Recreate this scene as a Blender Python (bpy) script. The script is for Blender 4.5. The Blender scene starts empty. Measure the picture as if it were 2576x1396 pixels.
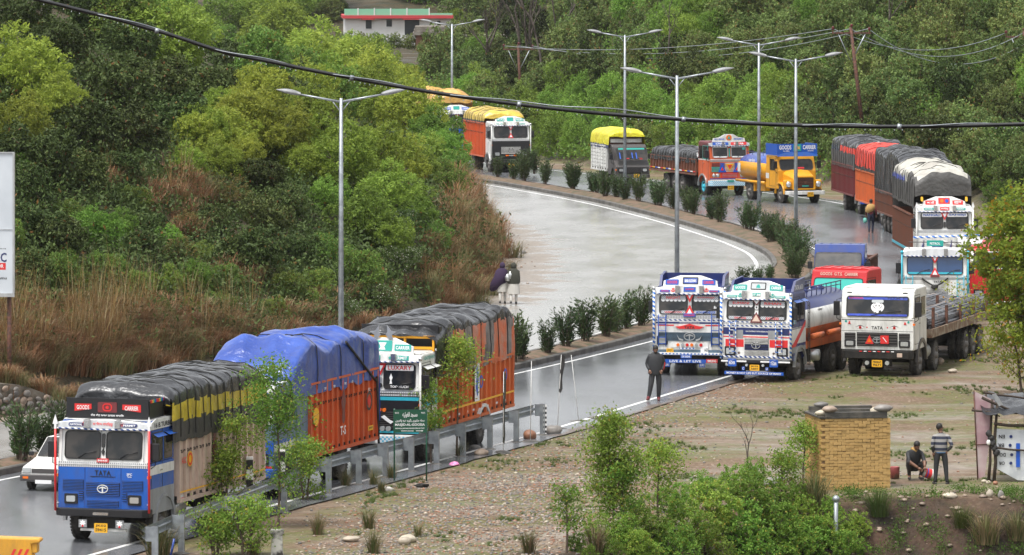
import bpy, bmesh, math, random
import numpy as np
from mathutils import Vector, Matrix, noise as mn
R_ = math.radians
random.seed(7)
SC = bpy.context.scene
COL = SC.collection

# ------------------------------------------------------------- camera, sky, sun, exposure
FPX, CX0, YH, CH = 14500.0, 1288.0, -218.0, 16.0     # focal length, centre, horizon of the 2576 px wide view; eye height
cam_d = bpy.data.cameras.new("camera")
cam = bpy.data.objects.new("camera", cam_d); COL.objects.link(cam)
cam_d.sensor_width = 36.0
cam_d.lens = 36.0 * FPX / 2576.0
cam_d.shift_y = -(698.0 - YH) / 2576.0
cam_d.clip_start, cam_d.clip_end = 1.0, 6000.0
cam.location = (0, 0, CH); cam.rotation_euler = (R_(90), 0, 0)
SC.camera = cam
SUN_EL, SUN_AZ = 68.0, -140.0
world = bpy.data.worlds.new("World"); SC.world = world; world.use_nodes = True
wn = world.node_tree.nodes; wl = world.node_tree.links
bg = wn["Background"]
sky = wn.new("ShaderNodeTexSky"); sky.sky_type = 'NISHITA'; sky.sun_disc = False
sky.sun_elevation = R_(SUN_EL); sky.sun_rotation = R_(SUN_AZ); sky.air_density = 1.0; sky.dust_density = 3.0
hs = wn.new("ShaderNodeHueSaturation"); hs.inputs['Saturation'].default_value = 0.13
wl.new(sky.outputs[0], hs.inputs['Color']); wl.new(hs.outputs[0], bg.inputs['Color'])
bg.inputs['Strength'].default_value = 0.125
sd = bpy.data.lights.new("sun", 'SUN'); sd.energy = 1.5; sd.angle = R_(14); sd.color = (1, .97, .93)
sun = bpy.data.objects.new("sun", sd); COL.objects.link(sun)
sun.rotation_euler = (R_(90 - SUN_EL), 0, R_(-SUN_AZ + 180))
SC.view_settings.view_transform = 'Standard'; SC.view_settings.look = 'None'
SC.view_settings.gamma = 1; SC.view_settings.use_curve_mapping = False
SC.view_settings.exposure = 1.12
try:
    SC.cycles.max_bounces = 6; SC.cycles.diffuse_bounces = 3; SC.cycles.glossy_bounces = 3
    SC.cycles.transmission_bounces = 3; SC.cycles.transparent_max_bounces = 8; SC.cycles.volume_bounces = 1
    SC.cycles.volume_step_rate = 8; SC.cycles.volume_max_steps = 64
except Exception: pass

def G(x, y, z=0.0):
    Y = FPX * (CH - z) / (y - YH)
    return Vector(((x - CX0) * Y / FPX, Y, z))
def at(x, y, Y):
    return Vector(((x - CX0) * Y / FPX, Y, CH - Y * (y - YH) / FPX))

# ------------------------------------------------------------- materials
def mat(name, col, rough=.5, metal=0.0, noise=None, dirt=None, bump=None, spec=.5, coat=0.0, coords='Object'):
    m = bpy.data.materials.new(name); m.use_nodes = True
    n = m.node_tree.nodes; l = m.node_tree.links; p = n["Principled BSDF"]
    p.inputs['Base Color'].default_value = (*col, 1); p.inputs['Roughness'].default_value = rough
    p.inputs['Metallic'].default_value = metal; p.inputs['Specular IOR Level'].default_value = spec
    p.inputs['Coat Weight'].default_value = coat; p.inputs['Coat Roughness'].default_value = .28
    if noise or dirt or bump:
        tc = n.new("ShaderNodeTexCoord")
    src = None
    if noise:      # (scale, second colour, low, high)
        t = n.new("ShaderNodeTexNoise"); t.inputs['Scale'].default_value = noise[0]; t.inputs['Detail'].default_value = 6
        l.new(tc.outputs[coords], t.inputs['Vector'])
        r = n.new("ShaderNodeMapRange"); r.inputs[1].default_value = noise[2]; r.inputs[2].default_value = noise[3]
        l.new(t.outputs['Fac'], r.inputs[0])
        mx = n.new("ShaderNodeMix"); mx.data_type = 'RGBA'; mx.inputs[6].default_value = (*col, 1); mx.inputs[7].default_value = (*noise[1], 1)
        l.new(r.outputs[0], mx.inputs[0]); src = mx.outputs[2]
    if dirt:       # (amount, scale) brown road dirt
        t = n.new("ShaderNodeTexNoise"); t.inputs['Scale'].default_value = dirt[1]; t.inputs['Detail'].default_value = 8; t.inputs['Roughness'].default_value = .7
        mp = n.new("ShaderNodeMapping"); mp.inputs['Scale'].default_value = (1, 1, .35)
        l.new(tc.outputs[coords], mp.inputs[0]); l.new(mp.outputs[0], t.inputs['Vector'])
        r = n.new("ShaderNodeMapRange"); r.inputs[1].default_value = .42; r.inputs[2].default_value = .72; r.inputs[4].default_value = dirt[0]
        l.new(t.outputs['Fac'], r.inputs[0])
        mx = n.new("ShaderNodeMix"); mx.data_type = 'RGBA'; mx.inputs[6].default_value = (*col, 1); mx.inputs[7].default_value = (.09, .075, .06, 1)
        if src: l.new(src, mx.inputs[6])
        l.new(r.outputs[0], mx.inputs[0]); src = mx.outputs[2]
    if src: l.new(src, p.inputs['Base Color'])
    if bump:       # (scale, strength, distance)
        t = n.new("ShaderNodeTexNoise"); t.inputs['Scale'].default_value = bump[0]; t.inputs['Detail'].default_value = 5
        l.new(tc.outputs[coords], t.inputs['Vector'])
        b = n.new("ShaderNodeBump"); b.inputs['Strength'].default_value = bump[1]; b.inputs['Distance'].default_value = bump[2]
        l.new(t.outputs['Fac'], b.inputs['Height']); l.new(b.outputs[0], p.inputs['Normal'])
    return m

def leafmat(name, a, b, trans=.3, rough=.45, seasonal=None):
    """leaf colour varies leaf by leaf (islands) and plant by plant"""
    m = bpy.data.materials.new(name); m.use_nodes = True
    n = m.node_tree.nodes; l = m.node_tree.links; p = n["Principled BSDF"]
    g = n.new("ShaderNodeNewGeometry"); oi = n.new("ShaderNodeObjectInfo")
    mx = n.new("ShaderNodeMix"); mx.data_type = 'RGBA'; mx.inputs[6].default_value = (*a, 1); mx.inputs[7].default_value = (*b, 1)
    l.new(g.outputs['Random Per Island'], mx.inputs[0])
    hv = n.new("ShaderNodeHueSaturation")
    mr = n.new("ShaderNodeMapRange"); mr.inputs[3].default_value = .75; mr.inputs[4].default_value = 1.3
    l.new(oi.outputs['Random'], mr.inputs[0]); l.new(mr.outputs[0], hv.inputs['Value'])
    ml = n.new("ShaderNodeMath"); ml.operation = 'MULTIPLY'; ml.inputs[1].default_value = 7.31
    fr = n.new("ShaderNodeMath"); fr.operation = 'FRACT'
    l.new(oi.outputs['Random'], ml.inputs[0]); l.new(ml.outputs[0], fr.inputs[0])
    mh = n.new("ShaderNodeMapRange"); mh.inputs[3].default_value = .48; mh.inputs[4].default_value = .52
    l.new(fr.outputs[0], mh.inputs[0]); l.new(mh.outputs[0], hv.inputs['Hue'])
    src = mx.outputs[2]
    if seasonal:
        c = n.new("ShaderNodeMath"); c.operation = 'GREATER_THAN'; c.inputs[1].default_value = 1 - seasonal[1]
        m2 = n.new("ShaderNodeMath"); m2.operation = 'MULTIPLY'; m2.inputs[1].default_value = 13.7
        f2 = n.new("ShaderNodeMath"); f2.operation = 'FRACT'
        l.new(g.outputs['Random Per Island'], m2.inputs[0]); l.new(m2.outputs[0], f2.inputs[0]); l.new(f2.outputs[0], c.inputs[0])
        m3 = n.new("ShaderNodeMix"); m3.data_type = 'RGBA'; m3.inputs[7].default_value = (*seasonal[0], 1)
        l.new(c.outputs[0], m3.inputs[0]); l.new(src, m3.inputs[6]); src = m3.outputs[2]
    l.new(src, hv.inputs['Color'])
    l.new(hv.outputs[0], p.inputs['Base Color']); p.inputs['Roughness'].default_value = rough
    p.inputs['Specular IOR Level'].default_value = .12
    tr = n.new("ShaderNodeBsdfTranslucent"); l.new(hv.outputs[0], tr.inputs['Color'])
    ms = n.new("ShaderNodeMixShader"); ms.inputs[0].default_value = trans
    l.new(p.outputs[0], ms.inputs[1]); l.new(tr.outputs[0], ms.inputs[2]); l.new(ms.outputs[0], n["Material Output"].inputs['Surface'])
    return m

def stripemat(name, c1, c2, freq, diag=(1, 1, 1), checker=False, rough=.4):
    m = mat(name, c1, rough); n = m.node_tree.nodes; l = m.node_tree.links; p = n["Principled BSDF"]
    tc = n.new("ShaderNodeTexCoord")
    if checker:
        k = n.new("ShaderNodeTexChecker"); k.inputs['Scale'].default_value = freq
        k.inputs[1].default_value = (*c1, 1); k.inputs[2].default_value = (*c2, 1)
        mp = n.new("ShaderNodeMapping"); mp.inputs['Location'].default_value = (.013, .013, .013)
        l.new(tc.outputs['Object'], mp.inputs[0]); l.new(mp.outputs[0], k.inputs[0]); l.new(k.outputs[0], p.inputs['Base Color'])
    else:
        d = n.new("ShaderNodeVectorMath"); d.operation = 'DOT_PRODUCT'; d.inputs[1].default_value = [freq * q for q in diag]
        l.new(tc.outputs['Object'], d.inputs[0])
        f = n.new("ShaderNodeMath"); f.operation = 'FRACT'; l.new(d.outputs['Value'], f.inputs[0])
        g = n.new("ShaderNodeMath"); g.operation = 'GREATER_THAN'; g.inputs[1].default_value = .5; l.new(f.outputs[0], g.inputs[0])
        mx = n.new("ShaderNodeMix"); mx.data_type = 'RGBA'; mx.inputs[6].default_value = (*c1, 1); mx.inputs[7].default_value = (*c2, 1)
        l.new(g.outputs[0], mx.inputs[0]); l.new(mx.outputs[2], p.inputs['Base Color'])
    return m

DT = (.5, 3.0)
M = {}
M['white'] = mat('white paint', (.76, .76, .73), .3, dirt=(.55, 2.0))
M['white2'] = mat('clean white print', (.8, .8, .8), .4)
M['cream'] = mat('cream paint', (.62, .47, .38), .45, dirt=(.45, 2.0))
M['blue'] = mat('blue paint', (.015, .10, .42), .25, dirt=(.4, 2.5))
M['blue2'] = mat('deep blue paint', (.012, .045, .24), .25, dirt=(.4, 2.5))
M['royal'] = mat('royal blue paint', (.01, .085, .42), .3, dirt=(.2, 3))
M['navy'] = mat('navy paint', (.012, .025, .13), .3, dirt=(.35, 3))
M['steelblue'] = mat('grey blue paint', (.11, .18, .25), .4, dirt=(.5, 3))
M['cyan'] = mat('cyan paint', (.03, .42, .55), .35, dirt=(.2, 3))
M['teal'] = mat('teal print', (.02, .33, .28), .35)
M['red'] = mat('red paint', (.55, .02, .025), .35, dirt=(.2, 3))
M['redp'] = mat('red print', (.65, .03, .03), .35)
M['maroon'] = mat('maroon paint', (.16, .025, .03), .4, dirt=(.5, 2))
M['orange'] = mat('orange body paint', (.62, .105, .025), .42, dirt=(.45, 1.6), bump=(3, .25, .02))
M['orange2'] = mat('worn orange body paint', (.64, .145, .035), .5, dirt=(.45, 1.6), bump=(3, .3, .02))
M['brown'] = mat('brown body paint', (.16, .055, .03), .5, dirt=(.5, 2))
M['yellow'] = mat('golden yellow paint', (.72, .33, .012), .35, dirt=(.3, 2))
M['plate'] = mat('yellow number plate', (.8, .42, .02), .4)
M['amber'] = mat('amber lens', (.8, .17, .02), .15)
M['black'] = mat('black paint', (.015, .015, .017), .35)
M['print'] = mat('black print', (.012, .012, .012), .5)
M['bluep'] = mat('blue print', (.015, .09, .48), .4)
M['seal'] = mat('black window rubber', (.01, .01, .01), .5)
M['rubber'] = mat('tyre rubber', (.022, .021, .02), .75, noise=(6, (.09, .08, .068), .35, .75), bump=(30, .4, .01))
M['rim'] = mat('dusty wheel steel', (.17, .16, .15), .55, .3, dirt=(.6, 5))
M['chassis'] = mat('dirty chassis', (.018, .017, .016), .7, dirt=(.4, 4), spec=.25)
M['chrome'] = mat('dull chrome', (.6, .6, .6), .25, .9)
M['silver'] = mat('bare aluminium trim', (.55, .56, .56), .35, .7, dirt=(.35, 4))
M['grey'] = mat('grey paint', (.28, .29, .3), .45, dirt=(.5, 2.5))
M['dgrey'] = mat('dark grey paint', (.07, .065, .065), .35, dirt=(.3, 3))
M['glass'] = mat('dark cab glass', (.012, .014, .016), .06, spec=.4, noise=(1.6, (.045, .04, .036), .45, .6))
M['tglass'] = mat('tinted blue cab glass', (.02, .06, .16), .08, spec=.6)
M['gglass'] = mat('teal tinted glass', (.05, .45, .38), .12)
M['lens'] = mat('headlamp lens', (.5, .52, .52), .08, .4, spec=.8)
M['redlens'] = mat('red lens', (.6, .02, .02), .15)
M['galv'] = mat('galvanised steel', (.36, .39, .41), .4, .55, noise=(5, (.25, .27, .29), .4, .65))
M['rust'] = mat('rusty steel', (.13, .05, .03), .75, noise=(9, (.06, .03, .02), .4, .6))
M['rebar'] = mat('steel reinforcing bar', (.24, .25, .27), .35, .7, noise=(3, (.13, .11, .1), .45, .7))
M['bedwood'] = mat('rusty weathered bed edge', (.17, .10, .06), .7, noise=(3, (.3, .26, .2), .45, .65), bump=(12, .5, .02))
M['rope'] = mat('dark rope', (.018, .018, .016), .8)
M['stripe_bw'] = stripemat('blue and white candy stripes', (.75, .75, .75), (.01, .13, .5), 6.5, (.6, 0, 1))
M['stripe_rope'] = stripemat('blue and white twisted trim', (.72, .72, .72), (.01, .05, .22), 6, (1, 1, 1.2))
M['check_lb'] = stripemat('light blue check', (.7, .7, .72), (.1, .45, .65), 16, checker=True)
M['check_b'] = stripemat('violet check', (.7, .7, .72), (.06, .15, .4), 16, checker=True)
M['bwpost'] = stripemat('black and white bands', (.75, .75, .72), (.02, .02, .02), 1.9, (0, 0, 1), rough=.6)
M['bwsmall'] = stripemat('small black and white bands', (.7, .7, .68), (.02, .02, .02), 7, (0, 0, 1), rough=.6)
M['mesh'] = stripemat('white wire screen', (.6, .62, .65), (.16, .17, .19), 28, checker=True)
M['silverdot'] = stripemat('studded silver trim', (.62, .63, .63), (.22, .22, .23), 18, (1, 0, 0), rough=.35)
def tarpmat(name, col, col2, rough=.28, sc=1.2):
    m = mat(name, col, rough, noise=(sc, col2, .4, .62), bump=(5, .9, .06), spec=.6, coat=.3 if rough < .4 else 0); return m
M['t_black'] = tarpmat('black plastic tarpaulin', (.012, .012, .014), (.028, .03, .034), .27)
M['t_grey'] = tarpmat('grey canvas tarpaulin', (.075, .072, .068), (.045, .043, .04), .6)
M['t_dark'] = tarpmat('dark canvas tarpaulin', (.035, .033, .03), (.055, .05, .045), .7)
M['t_blue'] = tarpmat('blue plastic tarpaulin', (.014, .05, .27), (.03, .085, .38), .27)
M['t_navy'] = tarpmat('navy plastic sheet', (.015, .03, .12), (.03, .05, .16), .35)
M['t_royal'] = tarpmat('bright blue plastic sheet', (.03, .08, .55), (.02, .05, .4), .35)
M['t_yellow'] = tarpmat('yellow plastic tarpaulin', (.62, .44, .05), (.45, .31, .03), .35)
M['t_lemon'] = tarpmat('lemon yellow tarpaulin', (.72, .66, .02), (.62, .53, .02), .4)
M['t_ochre'] = tarpmat('ochre tarpaulin', (.5, .27, .05), (.62, .38, .12), .45)
M['t_olive'] = tarpmat('wet yellow tarpaulin band', (.60, .46, .03), (.42, .31, .02), .3, 3)
M['t_red'] = tarpmat('bright red tarpaulin', (.75, .045, .02), (.62, .03, .015), .4)
M['t_white'] = tarpmat('white weathered tarpaulin', (.5, .49, .43), (.36, .34, .3), .55)
M['t_print'] = tarpmat('orange printed banner sheet', (.6, .12, .04), (.48, .2, .14), .45, 2.2)
M['t_print2'] = tarpmat('grey printed banner sheet', (.22, .2, .2), (.09, .08, .08), .45, 2.6)
M['skin'] = mat('brown skin', (.19, .095, .06), .5)
M['hair'] = mat('black hair', (.012, .01, .009), .6)
M['c_black'] = mat('black cloth', (.022, .023, .026), .7, bump=(25, .3, .01))
M['c_dark'] = mat('charcoal cloth', (.035, .033, .033), .8)
M['c_white'] = mat('dull white cloth', (.5, .48, .44), .8, bump=(20, .3, .01))
M['c_green'] = mat('dark olive shawl', (.04, .04, .03), .9, bump=(20, .4, .01))
M['c_violet'] = mat('dark violet shawl', (.035, .018, .05), .9, bump=(20, .4, .01))
M['c_ochre'] = mat('mustard shawl', (.42, .26, .09), .9)
M['c_maroon'] = mat('maroon sweater', (.13, .02, .025), .9)
M['c_navy'] = mat('navy trousers', (.015, .02, .045), .8)
M['c_blue'] = mat('blue shirt hem', (.05, .2, .45), .8)
M['c_stripe'] = stripemat('grey striped sweater', (.03, .035, .06), (.3, .29, .28), 6.5, (0, 0, 1), rough=.85)
M['bark'] = mat('bark', (.075, .05, .035), .85, noise=(8, (.13, .095, .07), .4, .65))
M['bark2'] = mat('grey bark', (.10, .08, .065), .85, noise=(4, (.05, .04, .033), .4, .65))

# ------------------------------------------------------------- mesh helpers
class B:
    def __init__(s): s.v = []; s.f = []; s.m = []; s.s = []
    def add(s, vs, fs, mi=0, sm=False):
        o = len(s.v); s.v += [tuple(p) for p in vs]
        for f in fs: s.f.append([o + i for i in f]); s.m.append(mi); s.s.append(sm)
        return s
    def box(s, x0, x1, y0, y1, z0, z1, mi=0):
        vs = [(x, y, z) for z in (z0, z1) for x, y in ((x0, y0), (x1, y0), (x1, y1), (x0, y1))]
        return s.add(vs, [(3, 2, 1, 0), (4, 5, 6, 7), (0, 1, 5, 4), (1, 2, 6, 5), (2, 3, 7, 6), (3, 0, 4, 7)], mi)
    def plate(s, poly, surf, t0, t1, mi=0):
        n = len(poly)
        vs = [surf(u, v, t0) for u, v in poly] + [surf(u, v, t1) for u, v in poly]
        fs = [tuple(range(n - 1, -1, -1)), tuple(range(n, 2 * n))] + [(i, (i + 1) % n, n + (i + 1) % n, n + i) for i in range(n)]
        return s.add(vs, fs, mi)
    def ring(s, outer, inner, surf, t0, t1, mi=0):
        n = len(outer)
        vs = [surf(u, v, t) for t in (t0, t1) for P in (outer, inner) for u, v in P]
        fs = []
        for i in range(n):
            j = (i + 1) % n
            fs += [(2*n+i, 2*n+j, 3*n+j, 3*n+i), (i, n+i, n+j, j), (i, j, 2*n+j, 2*n+i), (n+j, n+i, 3*n+i, 3*n+j)]
        return s.add(vs, fs, mi)
    def tube(s, path, r, n=8, mi=0, caps=True, sm=True):
        path = [Vector(p) for p in path]; k = len(path)
        rs = r if isinstance(r, (list, tuple)) else [r] * k
        vs = []; prev = None
        for i, p in enumerate(path):
            d = (path[min(i + 1, k - 1)] - path[max(i - 1, 0)])
            d = d.normalized() if d.length > 1e-9 else Vector((0, 0, 1))
            if prev is None:
                a = Vector((0, 0, 1)) if abs(d.z) < .9 else Vector((1, 0, 0))
                u = d.cross(a).normalized()
            else:
                u = (prev - d * prev.dot(d)); u = u.normalized() if u.length > 1e-6 else d.orthogonal().normalized()
            prev = u; w = d.cross(u)
            for j in range(n):
                t = 2 * math.pi * j / n
                vs.append(p + (u * math.cos(t) + w * math.sin(t)) * rs[i])
        fs = [(i*n+j, i*n+(j+1) % n, (i+1)*n+(j+1) % n, (i+1)*n+j) for i in range(k - 1) for j in range(n)]
        s.add(vs, fs, mi, sm)
        if caps:
            o = len(s.v) - len(vs)
            for f in (list(range(n - 1, -1, -1)), [(k - 1) * n + j for j in range(n)]):
                s.f.append([o + q for q in f]); s.m.append(mi); s.s.append(False)
        return s
    def lathe(s, prof, axis='x', c=(0, 0, 0), n=20, mi=0, sm=True):
        """prof = list of (position along the axis, radius)"""
        vs = []
        for a, r in prof:
            for j in range(n):
                t = 2 * math.pi * j / n; p, q = r * math.cos(t), r * math.sin(t)
                vs.append({'x': (c[0]+a, c[1]+p, c[2]+q), 'y': (c[0]+q, c[1]+a, c[2]+p), 'z': (c[0]+p, c[1]+q, c[2]+a)}[axis])
        k = len(prof)
        fs = [(i*n+j, i*n+(j+1) % n, (i+1)*n+(j+1) % n, (i+1)*n+j) for i in range(k - 1) for j in range(n)]
        return s.add(vs, fs, mi, sm)
    def blob(s, c, r, seed=0, rough=.2, n=(7, 10), mi=0, sm=True):
        c = Vector(c); r = r if isinstance(r, (tuple, list)) else (r, r, r)
        vs = []; fs = []; nv, nu = n
        for i in range(nv + 1):
            t = math.pi * i / nv
            for j in range(nu):
                p = 2 * math.pi * j / nu
                d = Vector((math.sin(t) * math.cos(p), math.sin(t) * math.sin(p), math.cos(t)))
                k = 1 + rough * mn.noise(d * 1.3 + Vector((seed * 7.1, seed * 3.3, 0)))
                vs.append(c + Vector((d.x * r[0], d.y * r[1], d.z * r[2])) * k)
        for i in range(nv):
            for j in range(nu):
                fs.append((i*nu+j, (i+1)*nu+j, (i+1)*nu+(j+1) % nu, i*nu+(j+1) % nu))
        return s.add(vs, fs, mi, sm)
    def mesh(s, name, mats):
        me = bpy.data.meshes.new(name); me.from_pydata(s.v, [], s.f)
        for m in (mats if isinstance(mats, (list, tuple)) else [mats]): me.materials.append(M[m] if isinstance(m, str) else m)
        me.polygons.foreach_set('material_index', s.m); me.polygons.foreach_set('use_smooth', s.s); me.update()
        return me
    def build(s, name, mats, parent=None, bevel=0):
        return link(name, s.mesh(name, mats), parent, bevel)

def link(name, me, parent=None, bevel=0):
    o = bpy.data.objects.new(name, me); COL.objects.link(o)
    if parent is not None: o.parent = parent
    if bevel:
        b = o.modifiers.new('b', 'BEVEL'); b.width = bevel; b.segments = 2; b.limit_method = 'ANGLE'; b.angle_limit = R_(40)
    return o
def tag(o, label=None, cat=None, group=None, kind=None):
    if label: o['label'] = label
    if cat: o['category'] = cat
    if group: o['group'] = group
    if kind: o['kind'] = kind
    return o
def empty(name, loc, rz=0, label=None, cat=None, group=None):
    o = bpy.data.objects.new(name, None); COL.objects.link(o); o.location = loc; o.rotation_euler = (0, 0, rz)
    o.empty_display_size = .2
    return tag(o, label, cat, group)
def npmesh(name, V, F, mats, midx=None, smooth=False):
    """V Nx3, F Mxk array (k 3 or 4)"""
    me = bpy.data.meshes.new(name); k = F.shape[1]
    me.vertices.add(len(V)); me.vertices.foreach_set('co', np.asarray(V, np.float32).ravel())
    me.loops.add(F.size); me.loops.foreach_set('vertex_index', F.astype(np.int32).ravel())
    me.polygons.add(len(F)); me.polygons.foreach_set('loop_start', np.arange(0, F.size, k, dtype=np.int32))
    me.polygons.foreach_set('loop_total', np.full(len(F), k, dtype=np.int32))
    if midx is not None: me.polygons.foreach_set('material_index', midx.astype(np.int32))
    if smooth: me.polygons.foreach_set('use_smooth', np.ones(len(F), bool))
    for m in (mats if isinstance(mats, (list, tuple)) else [mats]): me.materials.append(M[m] if isinstance(m, str) else m)
    me.update(calc_edges=True)
    return me
def rr(cx, cz, w, h, r=.06, n=4):
    P = []
    for (sx, sz, a0) in ((1, 1, 0), (-1, 1, 90), (-1, -1, 180), (1, -1, 270)):
        for i in range(n + 1):
            a = R_(a0 + 90 * i / n)
            P.append((cx + sx * (w / 2 - r) + r * math.cos(a), cz + sz * (h / 2 - r) + r * math.sin(a)))
    return P
def rect(x0, x1, z0, z1): return [(x0, z0), (x1, z0), (x1, z1), (x0, z1)]
def disc(cx, cz, r, n=14): return [(cx + r * math.cos(2 * math.pi * i / n), cz + r * math.sin(2 * math.pi * i / n)) for i in range(n)]
def star(cx, cz, r, n=5, q=.42):
    return [(cx + (r if i % 2 == 0 else r * q) * math.sin(math.pi * i / n), cz + (r if i % 2 == 0 else r * q) * math.cos(math.pi * i / n)) for i in range(2 * n)]
_tc = {}
def glyphs(s):
    if s not in _tc:
        c = bpy.data.curves.new('lettering', 'FONT'); c.body = s; c.resolution_u = 2; c.offset = .02
        o = bpy.data.objects.new('lettering', c); me = bpy.data.meshes.new_from_object(o)
        vs = [(v.co.x, v.co.y) for v in me.vertices]; fs = [tuple(p.vertices) for p in me.polygons]
        bpy.data.objects.remove(o); bpy.data.meshes.remove(me)
        x0 = min(v[0] for v in vs); x1 = max(v[0] for v in vs); y0 = min(v[1] for v in vs); y1 = max(v[1] for v in vs)
        _tc[s] = ([((x - x0) / (x1 - x0) - .5, (y - y0) / (y1 - y0) - .5) for x, y in vs], fs)
    return _tc[s]
def lettering(s, surf, u, v, w, h, m, parent, off=.008, arc=0.0, flip=False, slant=0.0):
    vs, fs = glyphs(s); b = B()
    k = -1 if flip else 1
    b.add([surf(u + k * (a * w) + slant * c * h, v + c * h + arc * (1 - (2 * a) ** 2), off) for a, c in vs], fs)
    return b.build('lettering', m, parent)

# ------------------------------------------------------------- ground plan (all along the depth Y)
def interp(tab):
    ys = [t[0] for t in tab]
    def f(Y, k=1):
        return float(np.interp(Y, ys, [t[k] for t in tab]))
    return f
_C = interp([(60, -54, .8), (118, -34, .8), (165.3, -14.8, .8), (201.3, -.9, .85), (217.5, 4.4, .9), (232, 8.3, .95), (245, 11, 1.0), (256, 12.6, 1.1), (266, 13.2, 1.1),
             (277.5, 12.6, 1.15), (298.3, 9.7, 1.15), (319.4, 5.8, 1.1), (340.5, .1, 1.0), (362, -7, 1), (385, -16, .9), (410, -28, .9), (470, -60, .9)])
def smooth_fn(f, w=5.0):
    return lambda Y: sum(f(Y + d * w) * k for d, k in ((-1, .25), (-.5, .2), (0, .1), (.5, .2), (1, .25)))
Cx = smooth_fn(lambda Y: _C(Y, 1)); Hw = lambda Y: _C(Y, 2)
Ox = smooth_fn(interp([(60, -36), (143.9, -10.5), (179, 1.4), (190, 4.6), (199.5, 7.6), (210, 10.7), (222, 14), (235, 17), (255, 20.2), (275, 21.7), (295, 21.6), (312, 19.5), (325, 16.5),
                       (338, 11.5), (352, 5.5), (365, 0), (385, -8), (410, -20), (470, -52)]))
XL = smooth_fn(interp([(60, -60), (140, -31), (183, -16), (200, -11.3), (220, -5.5), (235, -1.8), (250, -.6), (270, -.2), (298, -1.2), (318, -4), (337, -9), (370, -19), (400, -32), (430, -48), (470, -75)]), 3)
FB = [(-150, 640), (-60, 480), (-30, 440), (-12, 402), (-1, 381), (4, 366), (11, 352), (17, 340), (22, 327), (25.5, 307), (27, 285), (28.5, 262), (33, 240), (41, 220), (60, 195), (160, 150)]
_fb = [Vector(p) for p in FB]
def far_d(X, Y):
    p = Vector((X, Y)); best = 1e9; sg = -1
    for a, b in zip(_fb[:-1], _fb[1:]):
        ab = b - a; t = max(0, min(1, (p - a).dot(ab) / ab.length_squared)); q = a + ab * t; d = (p - q).length
        if d < best: best = d; sg = 1 if (ab.x * (p.y - q.y) - ab.y * (p.x - q.x)) > 0 else -1
    return best * sg
def sst(t): t = max(0, min(1, t)); return t * t * (3 - 2 * t)
def nz(x, y, s, k=0): return mn.noise(Vector((x * s, y * s, k)))
def terrain(X, Y):
    h = -.04
    d = (XL(Y) - X) * .94
    if d > 0 and Y < 700:
        bank = 1.2 + 1.6 * sst((Y - 215) / 40)
        sl = .45
        hh = bank * sst(d / 2.2) + sl * max(0, d - 1.5)
        hh *= 1 - sst((Y - 345) / 70)
        hh = min(hh, 30 + 0 * d)
        h += hh + (.35 * nz(X, Y, .22) + .5 * nz(X, Y, .07, 3)) * sst(d / 4) * (1 - sst((Y - 345) / 70))
    sx = CX0 + FPX * X / max(Y, 1)
    f = far_d(X, Y)
    if f > 0:
        w = sst((sx - 1370) / 330)
        g = (.015 + .33 * w) * max(0, f) + .7 * sst(f / 3) + .5 * nz(X, Y, .1, 5) * sst(f / 6)
        g = min(g, 34)
        if Y > 640: g += min(16, (Y - 640) * .16)
        h = max(h, g)
    # open lot between the road and the bank: gentle relief
    e = X - (Ox(Y) + .9)
    if e > 0 and f < 0:
        h += .035 * sst(e / 1.5) + (.05 * nz(X, Y, .5) + .1 * nz(X, Y, .13, 2)) * sst(e / 2)
    # cut bank dropping towards the viewer, bottom right, and the slope going on below the frame
    t = 158.0 + 1.1 * nz(X, 0, .5, 9) - 13 * sst((8.2 - X) / 6.5)
    if Y < t and e > .5:
        dd = (t - Y); h -= (1.5 * sst(dd / 2.2) + .42 * max(0, dd - 1.6)) * sst((X + 1) / 8)
        h += .2 * nz(X, Y, .9, 4) * sst(dd / 2)
    if Y < 120: h -= (120 - Y) * .08
    return h
def on_ground(x, y):
    """point of the terrain seen at picture point x, y"""
    Y = 134.0; last = None
    while Y < 900:
        p = at(x, y, Y)
        if p.z < terrain(p.x, p.y):
            lo, hi = Y - 1.5, Y
            for _ in range(6):
                m = (lo + hi) / 2; q = at(x, y, m)
                if q.z < terrain(q.x, q.y): hi = m
                else: lo = m
            q = at(x, y, hi); return Vector((q.x, q.y, terrain(q.x, q.y)))
        Y += 1.5
    return None
def gz(p): return Vector((p[0], p[1], terrain(p[0], p[1])))
# ------------------------------------------------------------- ground, roads, kerbs
def axis_(dense, outer):
    a = list(np.arange(*dense)); a += [dense[1]]
    lo = sorted(dense[0] - o for o in outer); hi = [dense[1] + o for o in outer]
    return lo + a + hi
xs = axis_((-34, 36, .7), (3, 7, 12, 20, 32, 50, 80, 130, 250, 500, 1000, 2500))
ys = [-200, 0, 60, 90, 110, 122, 130] + list(np.arange(135, 168, .6)) + list(np.arange(168, 410, 1.2)) + list(np.arange(410, 700, 8)) + [720, 760, 820, 900, 1000, 1200, 1600, 2500, 5000]
V = []; cov = []
for Y in ys:
    for X in xs:
        z = terrain(X, Y)
        V.append((X, Y, z))
        hill = 1.0 if ((XL(Y) - X) > -.2 and Y < 420) or (far_d(X, Y) > .5) or Y > 430 else 0.0
        t = 158.0 + 1.1 * nz(X, 0, .5, 9) - 13 * sst((8.2 - X) / 6.5)
        bank = sst((t - Y + .4) / .8) if X > 0 else sst((t - Y) / 4)
        cov.append((hill, bank if not hill else 0, 0, 1))
V = np.array(V, np.float32); nx = len(xs); ny = len(ys)
ii, jj = np.meshgrid(np.arange(ny - 1), np.arange(nx - 1), indexing='ij')
a = (ii * nx + jj).ravel(); F = np.stack([a, a + 1, a + nx + 1, a + nx], 1)

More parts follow.
